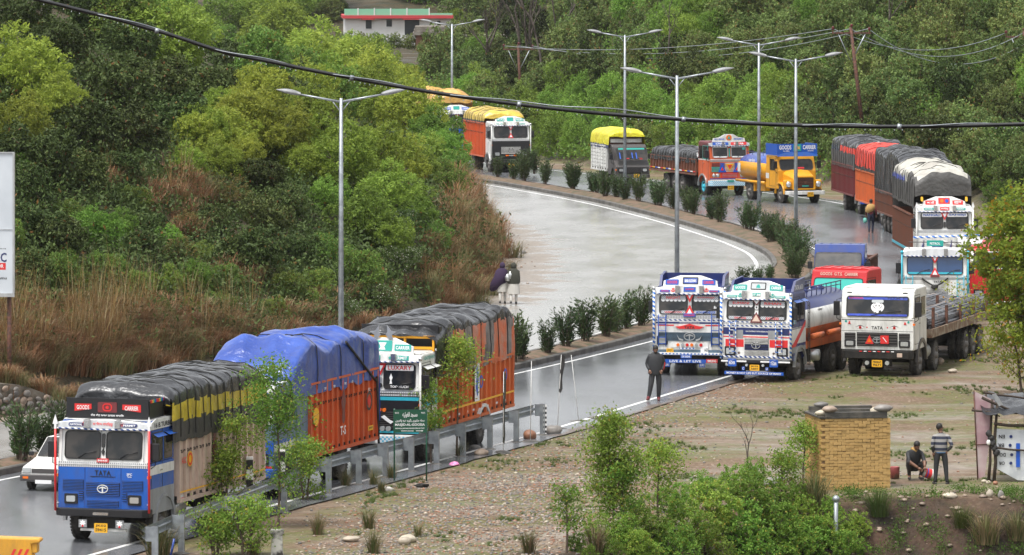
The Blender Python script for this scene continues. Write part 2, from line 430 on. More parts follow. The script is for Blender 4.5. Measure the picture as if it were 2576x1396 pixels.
def ground_material():
    m = bpy.data.materials.new('wet gravel and soil'); m.use_nodes = True
    n = m.node_tree.nodes; l = m.node_tree.links; p = n["Principled BSDF"]
    tc = n.new("ShaderNodeTexCoord"); O = tc.outputs['Object']
    def ns(sc, det=6, rough=.6, stretch=None):
        t = n.new("ShaderNodeTexNoise"); t.inputs['Scale'].default_value = sc; t.inputs['Detail'].default_value = det; t.inputs['Roughness'].default_value = rough
        if stretch:
            mp = n.new("ShaderNodeMapping"); mp.inputs['Scale'].default_value = stretch; l.new(O, mp.inputs[0]); l.new(mp.outputs[0], t.inputs[0])
        else: l.new(O, t.inputs['Vector'])
        return t.outputs['Fac']
    def mr(x, a, b, c=0, d=1):
        r = n.new("ShaderNodeMapRange"); r.inputs[1].default_value = a; r.inputs[2].default_value = b; r.inputs[3].default_value = c; r.inputs[4].default_value = d
        l.new(x, r.inputs[0]); return r.outputs[0]
    def mix(f, a, b):
        x = n.new("ShaderNodeMix"); x.data_type = 'RGBA'
        for i, q in ((0, f), (6, a), (7, b)):
            if isinstance(q, tuple): x.inputs[i].default_value = (*q, 1)
            else: l.new(q, x.inputs[i])
        return x.outputs[2]
    stones = n.new("ShaderNodeTexVoronoi"); stones.inputs['Scale'].default_value = 6.5; l.new(O, stones.inputs['Vector'])
    fine = n.new("ShaderNodeTexVoronoi"); fine.inputs['Scale'].default_value = 16; l.new(O, fine.inputs['Vector'])
    sep = n.new("ShaderNodeSeparateColor"); l.new(stones.outputs['Color'], sep.inputs[0])
    sep2 = n.new("ShaderNodeSeparateColor"); l.new(fine.outputs['Color'], sep2.inputs[0])
    soil = mix(mr(ns(.6), .35, .65), (.125, .08, .045), (.175, .125, .08))
    st = mix(mr(sep2.outputs[0], .3, .9), (.10, .06, .038), (.25, .18, .125))
    base = mix(mr(ns(2.2, 4), .42, .58, 0, .8), soil, st)
    st2 = mix(mr(sep.outputs[1], 0, 1), (.18, .11, .07), (.36, .29, .23))
    big = n.new("ShaderNodeMath"); big.operation = 'MULTIPLY'
    l.new(mr(stones.outputs['Distance'], .25, .38, 1, 0), big.inputs[0]); l.new(mr(sep.outputs[0], .72, .74), big.inputs[1])
    base = mix(big.outputs[0], base, st2)
    mud = mr(ns(.2, 6, .65, (.3, 1.3, 1)), .47, .6)
    base = mix(mud, base, mix(mr(ns(1.5), .4, .6), (.17, .125, .09), (.25, .205, .16)))
    g1 = n.new("ShaderNodeMath"); g1.operation = 'MULTIPLY'
    l.new(mr(ns(.22, 5), .44, .54), g1.inputs[0]); l.new(mr(ns(4, 5), .4, .6, .2, 1), g1.inputs[1])
    base = mix(g1.outputs[0], base, mix(mr(ns(2), .4, .6), (.07, .10, .022), (.13, .13, .04)))
    at_ = n.new("ShaderNodeAttribute"); at_.attribute_name = 'cover'
    sc = n.new("ShaderNodeSeparateColor"); l.new(at_.outputs['Color'], sc.inputs[0])
    hill = mix(mr(ns(.8, 6), .4, .62), (.035, .035, .018), (.075, .055, .03))
    bank = mix(mr(ns(1.3, 7), .38, .66), (.022, .017, .011), (.075, .042, .026))
    base = mix(sc.outputs[0], base, hill); base = mix(sc.outputs[1], base, bank)
    l.new(base, p.inputs['Base Color'])
    l.new(mr(mud, 0, 1, .8, .4), p.inputs['Roughness']); p.inputs['Specular IOR Level'].default_value = .3
    b = n.new("ShaderNodeBump"); b.inputs['Strength'].default_value = .8; b.inputs['Distance'].default_value = .05
    ad = n.new("ShaderNodeMath"); ad.operation = 'SUBTRACT'; l.new(ns(7, 6), ad.inputs[0]); l.new(stones.outputs['Distance'], ad.inputs[1])
    l.new(ad.outputs[0], b.inputs['Height']); l.new(b.outputs[0], p.inputs['Normal'])
    return m
M['ground'] = ground_material()
me = npmesh('ground', V, F, 'ground', smooth=True)
ca = me.color_attributes.new('cover', 'FLOAT_COLOR', 'POINT'); ca.data.foreach_set('color', np.array(cov, np.float32).ravel())
tag(link('ground', me), kind='structure')
_ax, _ay, _gz = np.array(xs, float), np.array(ys, float), V[:, 2].reshape(ny, nx).astype(float)
import bisect
_lx, _ly = list(_ax), list(_ay)
def terrain(X, Y):      # from here on: height read off the ground mesh itself
    i = min(max(bisect.bisect_right(_lx, X) - 1, 0), nx - 2); j = min(max(bisect.bisect_right(_ly, Y) - 1, 0), ny - 2)
    u = (X - _lx[i]) / (_lx[i+1] - _lx[i]); v = (Y - _ly[j]) / (_ly[j+1] - _ly[j])
    return float((_gz[j, i] * (1-u) + _gz[j, i+1] * u) * (1-v) + (_gz[j+1, i] * (1-u) + _gz[j+1, i+1] * u) * v)

def road_material(name, c1, c2, c3, debris):
    m = bpy.data.materials.new(name); m.use_nodes = True
    n = m.node_tree.nodes; l = m.node_tree.links; p = n["Principled BSDF"]
    tc = n.new("ShaderNodeTexCoord"); O = tc.outputs['Object']
    def ns(sc, det=6, st=(1, 1, 1)):
        t = n.new("ShaderNodeTexNoise"); t.inputs['Scale'].default_value = sc; t.inputs['Detail'].default_value = det; t.inputs['Roughness'].default_value = .6
        mp = n.new("ShaderNodeMapping"); mp.inputs['Scale'].default_value = st; l.new(O, mp.inputs[0]); l.new(mp.outputs[0], t.inputs[0]); return t.outputs['Fac']
    def mr(x, a, b, c=0, d=1):
        r = n.new("ShaderNodeMapRange"); r.inputs[1].default_value = a; r.inputs[2].default_value = b; r.inputs[3].default_value = c; r.inputs[4].default_value = d
        l.new(x, r.inputs[0]); return r.outputs[0]
    def mix(f, a, b):
        x = n.new("ShaderNodeMix"); x.data_type = 'RGBA'
        for i, q in ((0, f), (6, a), (7, b)):
            if isinstance(q, tuple): x.inputs[i].default_value = (*q, 1)
            else: l.new(q, x.inputs[i])
        return x.outputs[2]
    big = ns(.12, 5, (1, .35, 1)); fine = ns(9, 4)
    base = mix(mr(big, .35, .65), c1, c2)
    base = mix(mr(fine, .6, .72, 0, .3), base, c3)
    at_ = n.new("ShaderNodeAttribute"); at_.attribute_name = 'edge'
    ed = n.new("ShaderNodeMath"); ed.operation = 'ADD'; l.new(at_.outputs['Fac'], ed.inputs[0]); l.new(mr(ns(.5, 6), .3, .7, -.35, .35), ed.inputs[1])
    em = mr(ed.outputs[0], .45, .62)
    dc = mix(mr(ns(6, 4), .4, .6), debris, tuple(q * .55 for q in debris))
    base = mix(em, base, dc)
    l.new(base, p.inputs['Base Color'])
    ro = n.new("ShaderNodeMath"); ro.operation = 'ADD'; l.new(mr(ns(.35, 4, (1, .4, 1)), .35, .65, .15, .27), ro.inputs[0]); l.new(mr(em, 0, 1, 0, .22), ro.inputs[1])
    l.new(ro.outputs[0], p.inputs['Roughness'])
    p.inputs['Specular IOR Level'].default_value = .5
    b = n.new("ShaderNodeBump"); b.inputs['Strength'].default_value = .25; b.inputs['Distance'].default_value = .008
    l.new(ns(14, 3), b.inputs['Height']); l.new(b.outputs[0], p.inputs['Normal'])
    return m
M['asphalt'] = road_material('wet asphalt', (.10, .104, .112), (.14, .145, .155), (.17, .17, .17), (.17, .13, .1))
M['asphalt2'] = road_material('wet pale worn road', (.285, .28, .265), (.315, .31, .295), (.34, .335, .32), (.30, .25, .20))
M['line'] = mat('worn white road paint', (.72, .72, .7), .35, noise=(5, (.25, .25, .25), .52, .68))
M['kerb'] = mat('wet kerb concrete', (.13, .12, .105), .55, noise=(2, (.055, .052, .048), .4, .62), bump=(8, .5, .02))
M['median'] = mat('median soil', (.16, .10, .065), .8, noise=(2.5, (.07, .065, .03), .42, .62), bump=(7, .8, .05))

def strip(name, fa, fb, z, m, y0, y1, dy=1.0, cols=1, edge=None):
    Y = np.arange(y0, y1 + .01, dy); V = []; E_ = []
    for y in Y:
        a, b = fa(y), fb(y)
        for c in range(cols + 1):
            t = c / cols; V.append((a + (b - a) * t, y, z if not callable(z) else z(t, y))); E_.append(edge(t, y) if edge else 0)
    k = cols + 1; F = [(i*k+c, i*k+c+1, (i+1)*k+c+1, (i+1)*k+c) for i in range(len(Y) - 1) for c in range(cols)]
    me = npmesh(name, np.array(V), np.array(F), m)
    if edge:
        a = me.attributes.new('edge', 'FLOAT', 'POINT'); a.data.foreach_set('value', np.array(E_, np.float32))
    return tag(link(name, me), kind='structure')
def lim(f, a): return lambda y: f(y)
e1 = lambda t, y: sst((t - .955) / .05) * .8 * (1 if y > 176 else .2)
strip('road', lambda y: Cx(y), lambda y: Ox(y) + .95 + .12 * nz(0, y, .6), 0.0, 'asphalt', 60, 460, 1.0, 12, e1)
def e2(t, y):
    w = Cx(y) - (XL(y) - 2); x = t * w - 2
    reach = .8 + 2.2 * sst((y - 215) / 25) * (1 - sst((y - 285) / 25))
    return max(0, min(1, 1 - x / max(.1, reach) * .6)) * .95
strip('road', lambda y: XL(y) - 2, lambda y: Cx(y), 0.0, 'asphalt2', 60, 460, 1.0, 24, e2)
lw = .085
strip('road_marking', lambda y: Ox(y) - lw, lambda y: Ox(y) + lw, .004, 'line', 100, 380)
strip('road_marking', lambda y: Cx(y) + Hw(y) + .55, lambda y: Cx(y) + Hw(y) + .7, .004, 'line', 100, 400)
strip('road_marking', lambda y: Cx(y) - Hw(y) - .8, lambda y: Cx(y) - Hw(y) - .62, .004, 'line', 100, 400)
for sgn in (1, -1):
    b = B(); ysk = np.arange(60, 440, 1.0)
    prof = [(0, -.03), (0, .17), (-.03, .2), (-.2, .2), (-.2, .1)]
    vs = []
    for y in ysk:
        w = Hw(y)
        for (dx, z) in prof: vs.append((Cx(y) + sgn * (w + dx), y, z))
    k = len(prof)
    fs = [(i*k+c, i*k+c+1, (i+1)*k+c+1, (i+1)*k+c) for i in range(len(ysk) - 1) for c in range(k - 1)]
    b.add(vs, fs); tag(b.build('kerb', 'kerb'), kind='structure')
strip('median_strip', lambda y: Cx(y) - Hw(y) + .18, lambda y: Cx(y) + Hw(y) - .18, lambda t, y: .15 + .12 * math.sin(math.pi * t) + .05 * nz(t * 3, y, 1.0), 'median', 60, 440, .7, 6)

# ------------------------------------------------------------- trucks
def wheel_mesh():
    b = B(); R, w = .5, .26
    b.lathe([(-w/2, .3), (-w/2 - .005, .36), (-w/2 + .01, .46), (-w/2 + .045, R), (-.02, R + .008), (0, R - .012), (.02, R + .008), (w/2 - .045, R), (w/2 - .01, .46), (w/2 + .005, .36), (w/2, .3)], 'x', n=28)
    for i in range(36):     # tread blocks
        a = 2 * math.pi * i / 36
        for s in (-1, 1):
            c = Vector((s * w * .36, math.cos(a) * (R + .004), math.sin(a) * (R + .004)))
            t = Vector((0, -math.sin(a), math.cos(a))); r = Vector((0, math.cos(a), math.sin(a)))
            p = [c + Vector((dx, 0, 0)) + t * dt + r * dr for dr in (-.02, .012) for dx, dt in ((-.035, -.026), (.035, -.026), (.035, .026), (-.035, .026))]
            b.add(p, [(0, 1, 5, 4), (1, 2, 6, 5), (2, 3, 7, 6), (3, 0, 4, 7), (4, 5, 6, 7)])
    t = b.mesh('wheel', 'rubber')
    r = B(); r.lathe([(-w/2, .02), (-w/2 + .02, .3), (w/2 + .012, .3), (w/2 - .03, .27), (w/2 - .09, .24), (w/2 - .05, .17), (w/2 - .04, .12), (w/2 + .05, .1), (w/2 + .07, .05), (w/2 + .07, 0)], 'x', n=24, mi=0)
    for i in range(8):
        a = 2 * math.pi * i / 8; r.lathe([(w/2 - .06, .02), (w/2 - .02, .018), (w/2 - .02, 0)], 'x', (0, .145 * math.cos(a), .145 * math.sin(a)), 6)
    return t, r.mesh('rim', 'rim')
TYRE, RIM = wheel_mesh()
def wheel(root, x, y, side, sc=1.0, dual=False, rimmat=None):
    for k in range(2 if dual else 1):
        o = link('wheel', TYRE, root); o.location = (x - side * .3 * k * sc, y, .5 * sc); o.scale = (side * sc, sc, sc)
        o.rotation_euler.x = random.random() * 6
        if k == 0:
            r = link('rim', RIM, o)
            if rimmat:
                r.data = RIM.copy(); r.data.materials[0] = M[rimmat]

class Truck:
    """front faces -Y in the truck's own frame, origin on the ground under the middle of the front"""
    def __init__(s, loc, rz, W=2.4, label='', cat='truck', zb=.72, zbelt=2.05, zw=2.92, zr=3.12, lean=.1, D=1.85, front_y=0.0):
        s.r = empty('truck', loc, rz, label, cat); s.W = W; s.zb, s.zbelt, s.zw, s.zr, s.lean, s.D = zb, zbelt, zw, zr, lean, D
        H = W / 2; s.H = H
        def yf(z): return 0.0 if z < zbelt else lean * (z - zbelt) / (zw - zbelt)
        s.yf = yf
        s.F = lambda u, v, t: (u, yf(v) - t, v)
        s.R = lambda u, v, t: (H + t, u, v)
        s.L = lambda u, v, t: (-H - t, u, v)
    def side(s, sg): return s.R if sg > 0 else s.L
    def cab(s, lower, upper, side_lower, side_upper, roof='white', arch_y=1.15, arch_r=.62, belt=None):
        b = B(); D, zb, zr, H = s.D, s.zb, s.zr, s.H
        def prof(z0, z1, top):
            P = [(0, z0)]
            if z0 < .9:
                ay0, ay1 = arch_y - arch_r, min(D, arch_y + arch_r)
                P += [(ay0, z0)]
                zc = .52
                for i in range(1, 8):
                    a = math.pi * (1 - i / 8); yy = arch_y + arch_r * math.cos(a); zz = zc + arch_r * math.sin(a)
                    if yy < D - .02 and zz > z0: P.append((yy, zz))
                P += [(D, max(z0, zc + .3)) if ay1 >= D else (ay1, z0)]
                if ay1 < D: P.append((D, z0))
            else: P.append((D, z0))
            P.append((D, z1))
            if top: P += [(D, zr - .05), (D - .1, zr), (s.lean + .22, zr), (s.lean + .06, zr - .08), (s.lean, s.zw)]
            P.append((s.yf(z1), z1)) if not top else P.append((0, z0)) if z0 == s.zbelt else None
            return P
        lowp = [p for p in prof(zb, s.zbelt, False)]
        up = [(0, s.zbelt), (D, s.zbelt), (D, zr - .06), (D - .12, zr), (s.lean + .3, zr), (s.lean + .05, zr - .06), (s.lean, s.zw)]
        X = lambda H_: (lambda u, v, t: (t, u, v))
        b.plate(lowp, lambda u, v, t: (t, u, v), -H, H, 0)
        # front face of the lower shell gets its own colour
        c = s.r
        cabo = b.build('cab', [side_lower], c, bevel=.03)
        b = B(); b.plate(up, lambda u, v, t: (t, u, v), -H, H, 0); s.upper = b.build('cab_roof', [side_upper], c, bevel=.05)
        b = B(); b.plate(rr(0, (zb + s.zbelt) / 2 + .01, s.W - .03, s.zbelt - zb - .02, .05), s.F, -.03, .018); s.front = b.build('front_panel', lower, c)
        b = B(); b.plate(rr(0, (s.zbelt + s.zw) / 2, s.W - .03, s.zw - s.zbelt - .01, .08), s.F, -.03, .016); s.fup = b.build('windscreen_surround', upper, c)
        if roof:
            b = B(); b.box(-H + .05, H - .05, s.lean + .2, D - .08, zr - .02, zr + .025); b.build('roof_skin', roof, c, bevel=.02)
        # interior back wall and wheel well
        s.cabo = cabo
        return s
    def arch(s, y=1.15, r=.62, m='silver', w=.09, zc=.52):
        for sg in (-1, 1):
            out = [(y + (r + w) * math.cos(R_(a)), zc + (r + w) * math.sin(R_(a))) for a in range(0, 181, 15)]
            inn = [(y + (r) * math.cos(R_(a)), zc + (r) * math.sin(R_(a))) for a in range(0, 181, 15)]
            b = B(); n = len(out); S = s.side(sg)
            b.plate(out + inn[::-1], S, -.05, .045); b.build('mudguard', m, s.r)
    def screens(s, specs, glass='glass', frame='seal', r=.12, z0=None, z1=None, thick=.028):
        z0 = z0 or s.zbelt + .08; z1 = z1 or s.zw - .07
        for cx, w in specs:
            b = B(); O = rr(cx, (z0 + z1) / 2, w, z1 - z0, r, 5)
            b.plate(O, s.F, .012, .03); g = b.build('windscreen', glass, s.r)
            b = B(); I = rr(cx, (z0 + z1) / 2, w - 2 * thick, z1 - z0 - 2 * thick, max(.01, r - thick), 5)
            b.ring(O, I, s.F, .01, .045); b.build('window_seal', frame, g)
            w0 = w * .46
            b = B(); b.tube([s.F(cx - w * .1, z0 + .03, .06), s.F(cx + w0 * .2, z0 + .16, .055), s.F(cx + w * .38, z0 + .2, .05)], .012, 5); b.build('wiper', 'black', g)
    def band(s, z0, z1, m, x0=None, x1=None, t=.022, name='trim', surf=None):
        x0 = -s.H + .02 if x0 is None else x0; x1 = s.H - .02 if x1 is None else x1
        b = B(); b.plate(rect(x0, x1, z0, z1), surf or s.F, .0, t); return b.build(name, m, s.r)
    def doors(s, win='glass', y0=.28, y1=1.05, y2=1.15, y3=1.7, stripe=None, frame='rubber', visor=None, wz=None):
        z0, z1 = wz or (s.zbelt + .05, s.zw - .12)
        for sg in (-1, 1):
            S = s.side(sg)
            b = B(); O = rect(y0 - .06, y1 + .05, s.zb + .2, s.zw - .02); I = rect(y0 - .045, y1 + .035, s.zb + .215, s.zw - .035)
            b.ring(O, I, S, 0, .006); d = b.build('door', 'print', s.r)
            b = B(); b.plate(rr((y0 + y1) / 2, (z0 + z1) / 2, y1 - y0, z1 - z0, .05), S, 0, .012); w = b.build('side_window', win, s.r)
            b = B(); O = rr((y0 + y1) / 2, (z0 + z1) / 2, y1 - y0 + .05, z1 - z0 + .05, .06); I = rr((y0 + y1) / 2, (z0 + z1) / 2, y1 - y0, z1 - z0, .05)
            b.ring(O, I, S, 0, .02); b.build('frame', frame, w)
            if y3 > y2:
                b = B(); b.plate(rr((y2 + y3) / 2, (z0 + z1) / 2, y3 - y2, z1 - z0, .05), S, 0, .012); b.build('side_window', win, s.r)
            b = B(); b.box(sg * s.H, sg * (s.H + .04), y1 - .16, y1 - .04, s.zbelt - .22, s.zbelt - .19); b.build('door_handle', 'chrome', d)
            if stripe:
                for (a, c, m) in stripe:
                    b = B(); b.plate(rect(.02, s.D - .02, a, c), S, 0, .008); b.build('side_stripe', m, s.r)
            if visor:
                b = B()
                for (ya, yb) in ((y0, y1), (y2, y3)):
                    b.add([S(ya, z1, .01), S(yb, z1, .01), S(yb, z1 - .08, .16), S(ya, z1 - .08, .16)], [(0, 1, 2, 3)])
                b.build('window_visor', visor, s.r)
    def mirrors(s, m='black', y=.05, z=None, both=True, w=.24, h=.42):
        z = z or s.zbelt + .32
        for sg in ((-1, 1) if both else (1,)):
            b = B(); x = sg * (s.H + .16)
            b.box(x - w/2, x + w/2, y - .05, y + .02, z - h/2, z + h/2)
            o = b.build('mirror', m, s.r, bevel=.02)
            b = B(); b.tube([(sg * s.H, y + .1, z + .35), (x, y, z + .3), (x, y, z - .35), (sg * s.H, y + .1, z - .45)], .014, 6); b.build('mirror_arm', 'black', o)
    def grille(s, x0, x1, z0, z1, n, m='dgrey', slat=None, t=.02, frame=True):
        b = B(); b.plate(rect(x0, x1, z0, z1), s.F, 0, .02 + t * .2); g = b.build('grille', 'black' if frame else m, s.r)
        h = (z1 - z0) / n
        for i in range(n):
            b = B(); z = z0 + h * (i + .5)
            b.box(x0 + .01, x1 - .01, -t - .035, -.02, z - h * .2, z + h * .2); b.build('slat', slat or m, g)
        return g
    def lamps(s, xs_, z, w=.27, h=.2, bezel='black', round_=False):
        for x in xs_:
            b = B()
            if round_: b.lathe([(-.05, w/2 + .02), (-.06, w/2 + .02), (-.06, w/2)], 'y', (x, 0, z), 16)
            else: b.plate(rr(x, z, w + .12, h + .11, .03), s.F, .0, .05)
            k = b.build('headlight', bezel, s.r)
            b = B()
            if round_: b.lathe([(-.045, w/2), (-.075, w * .3), (-.085, 0)], 'y', (x, 0, z), 16)
            else: b.plate(rr(x, z, w, h, .03), s.F, .04, .066)
            b.build('lens', 'lens', k, bevel=0)
    def indicators(s, z, w=.13, h=.07, m='amber'):
        for sg in (-1, 1):
            b = B(); b.box(sg * (s.H - .02), sg * (s.H + .05), -.06, .06, z - h/2, z + h/2); b.build('indicator', m, s.r)
    def bumper(s, z0=.5, z1=.72, m='black', out=.16, W=None, name='bumper'):
        W = W or s.W + .06
        b = B(); b.plate([(-W/2, -out + .12), (-W/2 + .14, -out), (W/2 - .14, -out), (W/2, -out + .12), (W/2, .2), (-W/2, .2)], lambda u, v, t: (u, v, t), z0, z1)
        return b.build(name, m, s.r, bevel=.02)
    def plate_(s, x, z, t1, t2, w=.36, h=.24, y=-.2):
        b = B(); b.plate(rr(x, z, w, h, .02, 2), lambda u, v, t: (u, y - t, v), 0, .012); p = b.build('number_plate', 'plate', s.r)
        S = lambda u, v, t: (u, y - .013 - t, v)
        lettering(t1, S, x, z + h * .22, w * .8, h * .3, 'print', p, .002); lettering(t2, S, x, z - h * .2, w * .8, h * .34, 'print', p, .002)
    def text(s, t, x, z, w, h, m, surf=None, off=.05, parent=None, **k):
        return lettering(t, surf or s.F, x, z, w, h, m, parent or s.r, off, **k)
    def badge(s, poly, m, name='badge', t0=.02, t1=.045, surf=None, parent=None):
        b = B(); b.plate(poly, surf or s.F, t0, t1); return b.build(name, m, parent or s.r)
    def tata(s, x, z, r=.13, m='chrome', t=.06):
        b = B(); O = [(x + r * 1.25 * math.cos(a * math.pi / 10), z + r * .9 * math.sin(a * math.pi / 10)) for a in range(20)]
        I = [(x + r * 1.08 * math.cos(a * math.pi / 10), z + r * .72 * math.sin(a * math.pi / 10)) for a in range(20)]
        b.ring(O, I, s.F, t - .02, t); b.plate(rect(x - .018, x + .018, z - r * .7, z + r * .5), s.F, t - .02, t)
        b.plate([(x - r * .9, z + r * .15), (x - r * .3, z + r * .42), (x + r * .3, z + r * .42), (x + r * .9, z + r * .15), (x + r * .85, z + .0), (x, z + r * .22), (x - r * .85, z)], s.F, t - .021, t - .001)
        b.build('emblem', m, s.r)
    def tri(s, x, z, w, h, up, m1='redp', m2='white2', inner=.5, t=.06):
        k = 1 if up else -1
        P = [(x - w/2, z - k * h/2), (x + w/2, z - k * h/2), (x, z + k * h/2)]
        if not up: P = [P[1], P[0], P[2]]
        o = s.badge(P, m1, 'reflector_triangle', .02, t)
        c = (x, z - k * h * .14)
        s.badge([(c[0] + (p[0] - c[0]) * inner, c[1] + (p[1] - c[1]) * inner) for p in P], m2, 'centre', t - .005, t + .01, parent=o)
    def canes(s, m='stripe_bw', z0=.85, z1=2.95, knob='chrome', r=.03, spear=False, x=None):
        for sg in (-1, 1):
            X = sg * ((x or s.H) + .04)
            b = B(); b.tube([(X, -.08, z0), (X, -.08, z1)], r, 8); o = b.build('side_rod', m, s.r)
            b = B()
            if spear: b.plate([(X - .03, z1), (X + .03, z1), (X + .03, z1 + .12), (X + .07, z1 + .12), (X + .05, z1 + .2), (X, z1 + .36), (X - .05, z1 + .2), (X - .07, z1 + .12), (X - .03, z1 + .12)], lambda u, v, t: (u, -.08 - t, v), -.015, .015)
            else: b.blob((X, -.08, z1 + .04), .065, 0, 0, (6, 10))
            b.build('rod_tip', knob, o)
            for z in (z0 + .2, (z0 + z1) / 2, z1 - .15):
                b = B(); b.tube([(X, -.08, z), (sg * (s.H - .04), 0, z)], .012, 5); b.build('bracket', knob, o)
    def ladder(s, x, w=.26, z0=.95, z1=2.2, m='blue', n=5, y=-.1):
        b = B()
        for q in (-w/2, w/2): b.tube([(x + q, 0, z0), (x + q, y, z0 + .05), (x + q, y, z1 - .06), (x + q, 0, z1)], .016, 6)
        l_ = b.build('ladder', m, s.r)
        for i in range(n):
            z = z0 + .1 + (z1 - z0 - .2) * i / (n - 1); b = B(); b.tube([(x - w/2, y, z), (x + w/2, y, z)], .013, 5); b.build('rung', m, l_)
    def hood(s, m='white', z0=None, h=.3, out=.14, crest=0, crest_m='white', panels=(), horn=True, edge='stripe_rope'):
        """arched visor board above the windscreens, and a crest board on top"""
        z0 = z0 or s.zw - .02; H = s.H
        def top(x): return z0 + h * (.62 + .38 * math.cos(x / H * math.pi / 2))
        P = [(-H - .02, z0)] + [(H + .02, z0)] + [(H * math.cos(a) if 0 else H * (1 - 2 * i / 16) * 1.01, top(H * (1 - 2 * i / 16))) for i, a in enumerate([0] * 17)]
        S = lambda u, v, t: (u, s.lean - out + .25 * (v - z0) - t, v)
        b = B(); b.plate(P, S, -.25, 0); v = b.build('sun_visor', m, s.r, bevel=.015)
        b = B(); b.tube([S(-H, z0 + .0, .02), S(0, z0 - .015, .03), S(H, z0 + .0, .02)], .022, 6); b.build('edging', edge, v)
        s.S = S; s.visor = v
        if horn:
            for x in (-.42, .42):
                b = B(); b.box(x - .075, x + .075, S(0, z0, 0)[1] - .07, S(0, z0, 0)[1] + .05, z0 + .02, z0 + h * .95); o = b.build('visor_hinge', 'chrome', v, bevel=.01)
        if crest:
            z1 = z0 + h * .9
            P = [(-H * .8, z1 - .05), (H * .8, z1 - .05), (H * .78, z1 + crest * .45), (H * .3, z1 + crest), (-H * .3, z1 + crest), (-H * .78, z1 + crest * .45)]
            S2 = lambda u, v, t: (u, s.lean + .02 + .3 * (v - z0) - t, v)
            b = B(); b.plate(P, S2, -.06, 0); c = b.build('crest_board', crest_m, s.r, bevel=.012); s.S2 = S2; s.crest = c; s.zc = z1 + crest * .42
        return s
    def headboard(s, z0, z1, m='black', y=.35, D=.9, W=None, panels=None, top=None):
        W = W or s.W - .1
        b = B(); b.plate([(-W/2, z0), (W/2, z0), (W/2 - .03, z1), (-W/2 + .03, z1)], lambda u, v, t: (u, y + t, v), 0, .05)
        for sg in (-1, 1): b.box(sg * W/2 - sg * .05, sg * W/2, y + .05, y + D, z0, z1 - .02)
        b.box(-W/2, W/2, y, y + .03, z1, z1 + .03)
        hb = b.build('headboard', m, s.r); s.HB = lambda u, v, t: (u, y - t, v); s.hb = hb
        return hb
    def chassis(s, L, axles=(4.6,), front_axle=1.15, wsc=1.0, tank=True, rimmat=None, duals=True):
        b = B()
        for x in (-.42, .42): b.box(x - .05, x + .05, .1, L, .62, .88)
        for y in np.arange(.5, L, .9): b.box(-.42, .42, y, y + .08, .64, .84)
        ch = b.build('chassis', 'chassis', s.r)
        b = B(); b.box(-s.H + .12, s.H - .12, .12, s.D, s.zb - .14, s.zb + .04); b.build('cab_floor', 'chassis', s.r)
        for ax in (front_axle,) + tuple(axles):
            b = B(); b.tube([(-s.H + .25, ax, .5 * wsc), (s.H - .25, ax, .5 * wsc)], .08, 8); b.build('axle', 'chassis', s.r)
        for sg in (-1, 1):
            wheel(s.r, sg * (s.H - .2), front_axle, sg, wsc, False, rimmat)
            for ax in axles: wheel(s.r, sg * (s.H - .17), ax, sg, wsc, duals)
            if tank and sg > 0:
                b = B(); b.lathe([(0, .0), (0, .27), (.9, .27), (.9, 0)], 'y', (sg * (s.H - .35), s.D + .25, .72), 14); b.build('fuel_tank', 'silver', s.r)
            b = B(); b.box(sg * (s.H - .32), sg * (s.H - .04), front_axle + .68, front_axle + .7, .25, .95); b.build('mud_flap', 'rubber', s.r)
            if not tank or sg < 0:
                b = B(); b.box(sg * (s.H - .55), sg * (s.H - .12), s.D + .3, s.D + .95, .55, .95); b.build('battery_box', 'chassis', s.r)
        # spring hangers, bumper bracket
        b = B(); b.box(-.5, .5, -.02, .12, .4, .75); b.build('tow_bracket', 'chassis', ch)
        return s
    def body(s, y0, L, zf=1.02, zt=2.6, m='orange', rib=.42, ribm=None, W=None, frontz=None, hooks=True, kick=None, arch_cut=True, floor_m='chassis', railm=None):
        W = W or s.W + .04; H = W / 2; ribm = ribm or m; railm = railm or m
        b = B(); b.box(-H, H, y0, y0 + L, zf - .1, zf); bf = b.build('load_bed', floor_m, s.r)
        for sg in (-1, 1):
            b = B(); b.box(sg * (H - .03), sg * H, y0, y0 + L, zf, zt); w = b.build('side_wall', m, s.r)
            n = int(L / rib)
            for i in range(n + 1):
                y = y0 + (L - .07) * i / n
                b = B(); b.box(sg * (H + .002), sg * (H + .075), y, y + .075, zf - .08, zt - .03); b.build('rib', ribm, w)
            b = B(); b.box(sg * (H + .002), sg * (H + .09), y0 - .01, y0 + L + .01, zf - .17, zf - .082); b.box(sg * (H - .04), sg * (H + .085), y0 - .01, y0 + L + .01, zt, zt + .06); b.build('rail', railm, w)
            if hooks:
                b = B(); N = int(L / .23)
                for i in range(N): 
                    yy = y0 + .1 + i * .23; z = zt - .55
                    b.tube([(sg * (H + .03), yy, z - .06), (sg * (H + .06), yy + .04, z + .02), (sg * (H + .06), yy + .12, z + .02), (sg * (H + .03), yy + .16, z - .06)], .011, 4, caps=False)
                b.build('lashing_rope', 'rope', w)
            if kick:
                for j in range(int(L / .84)):
                    yy = y0 + .12 + j * .84; b = B(); b.box(sg * (H + .004), sg * (H + .012), yy, yy + .33, zf + .05, zf + .11); b.build('reflector_strip', kick, w)
        fz = frontz or zt
        b = B(); b.box(-H + .032, H - .032, y0, y0 + .04, zf, fz); b.build('front_wall', m, s.r)
        b = B(); b.box(-H + .032, H - .032, y0 + L - .04, y0 + L, zf, zt); b.build('tailgate', m, s.r)
        s.RB = lambda u, v, t: (H + t, u, v); s.LB = lambda u, v, t: (-H - t, u, v)
        s.tb = (W, y0, L)
        return s

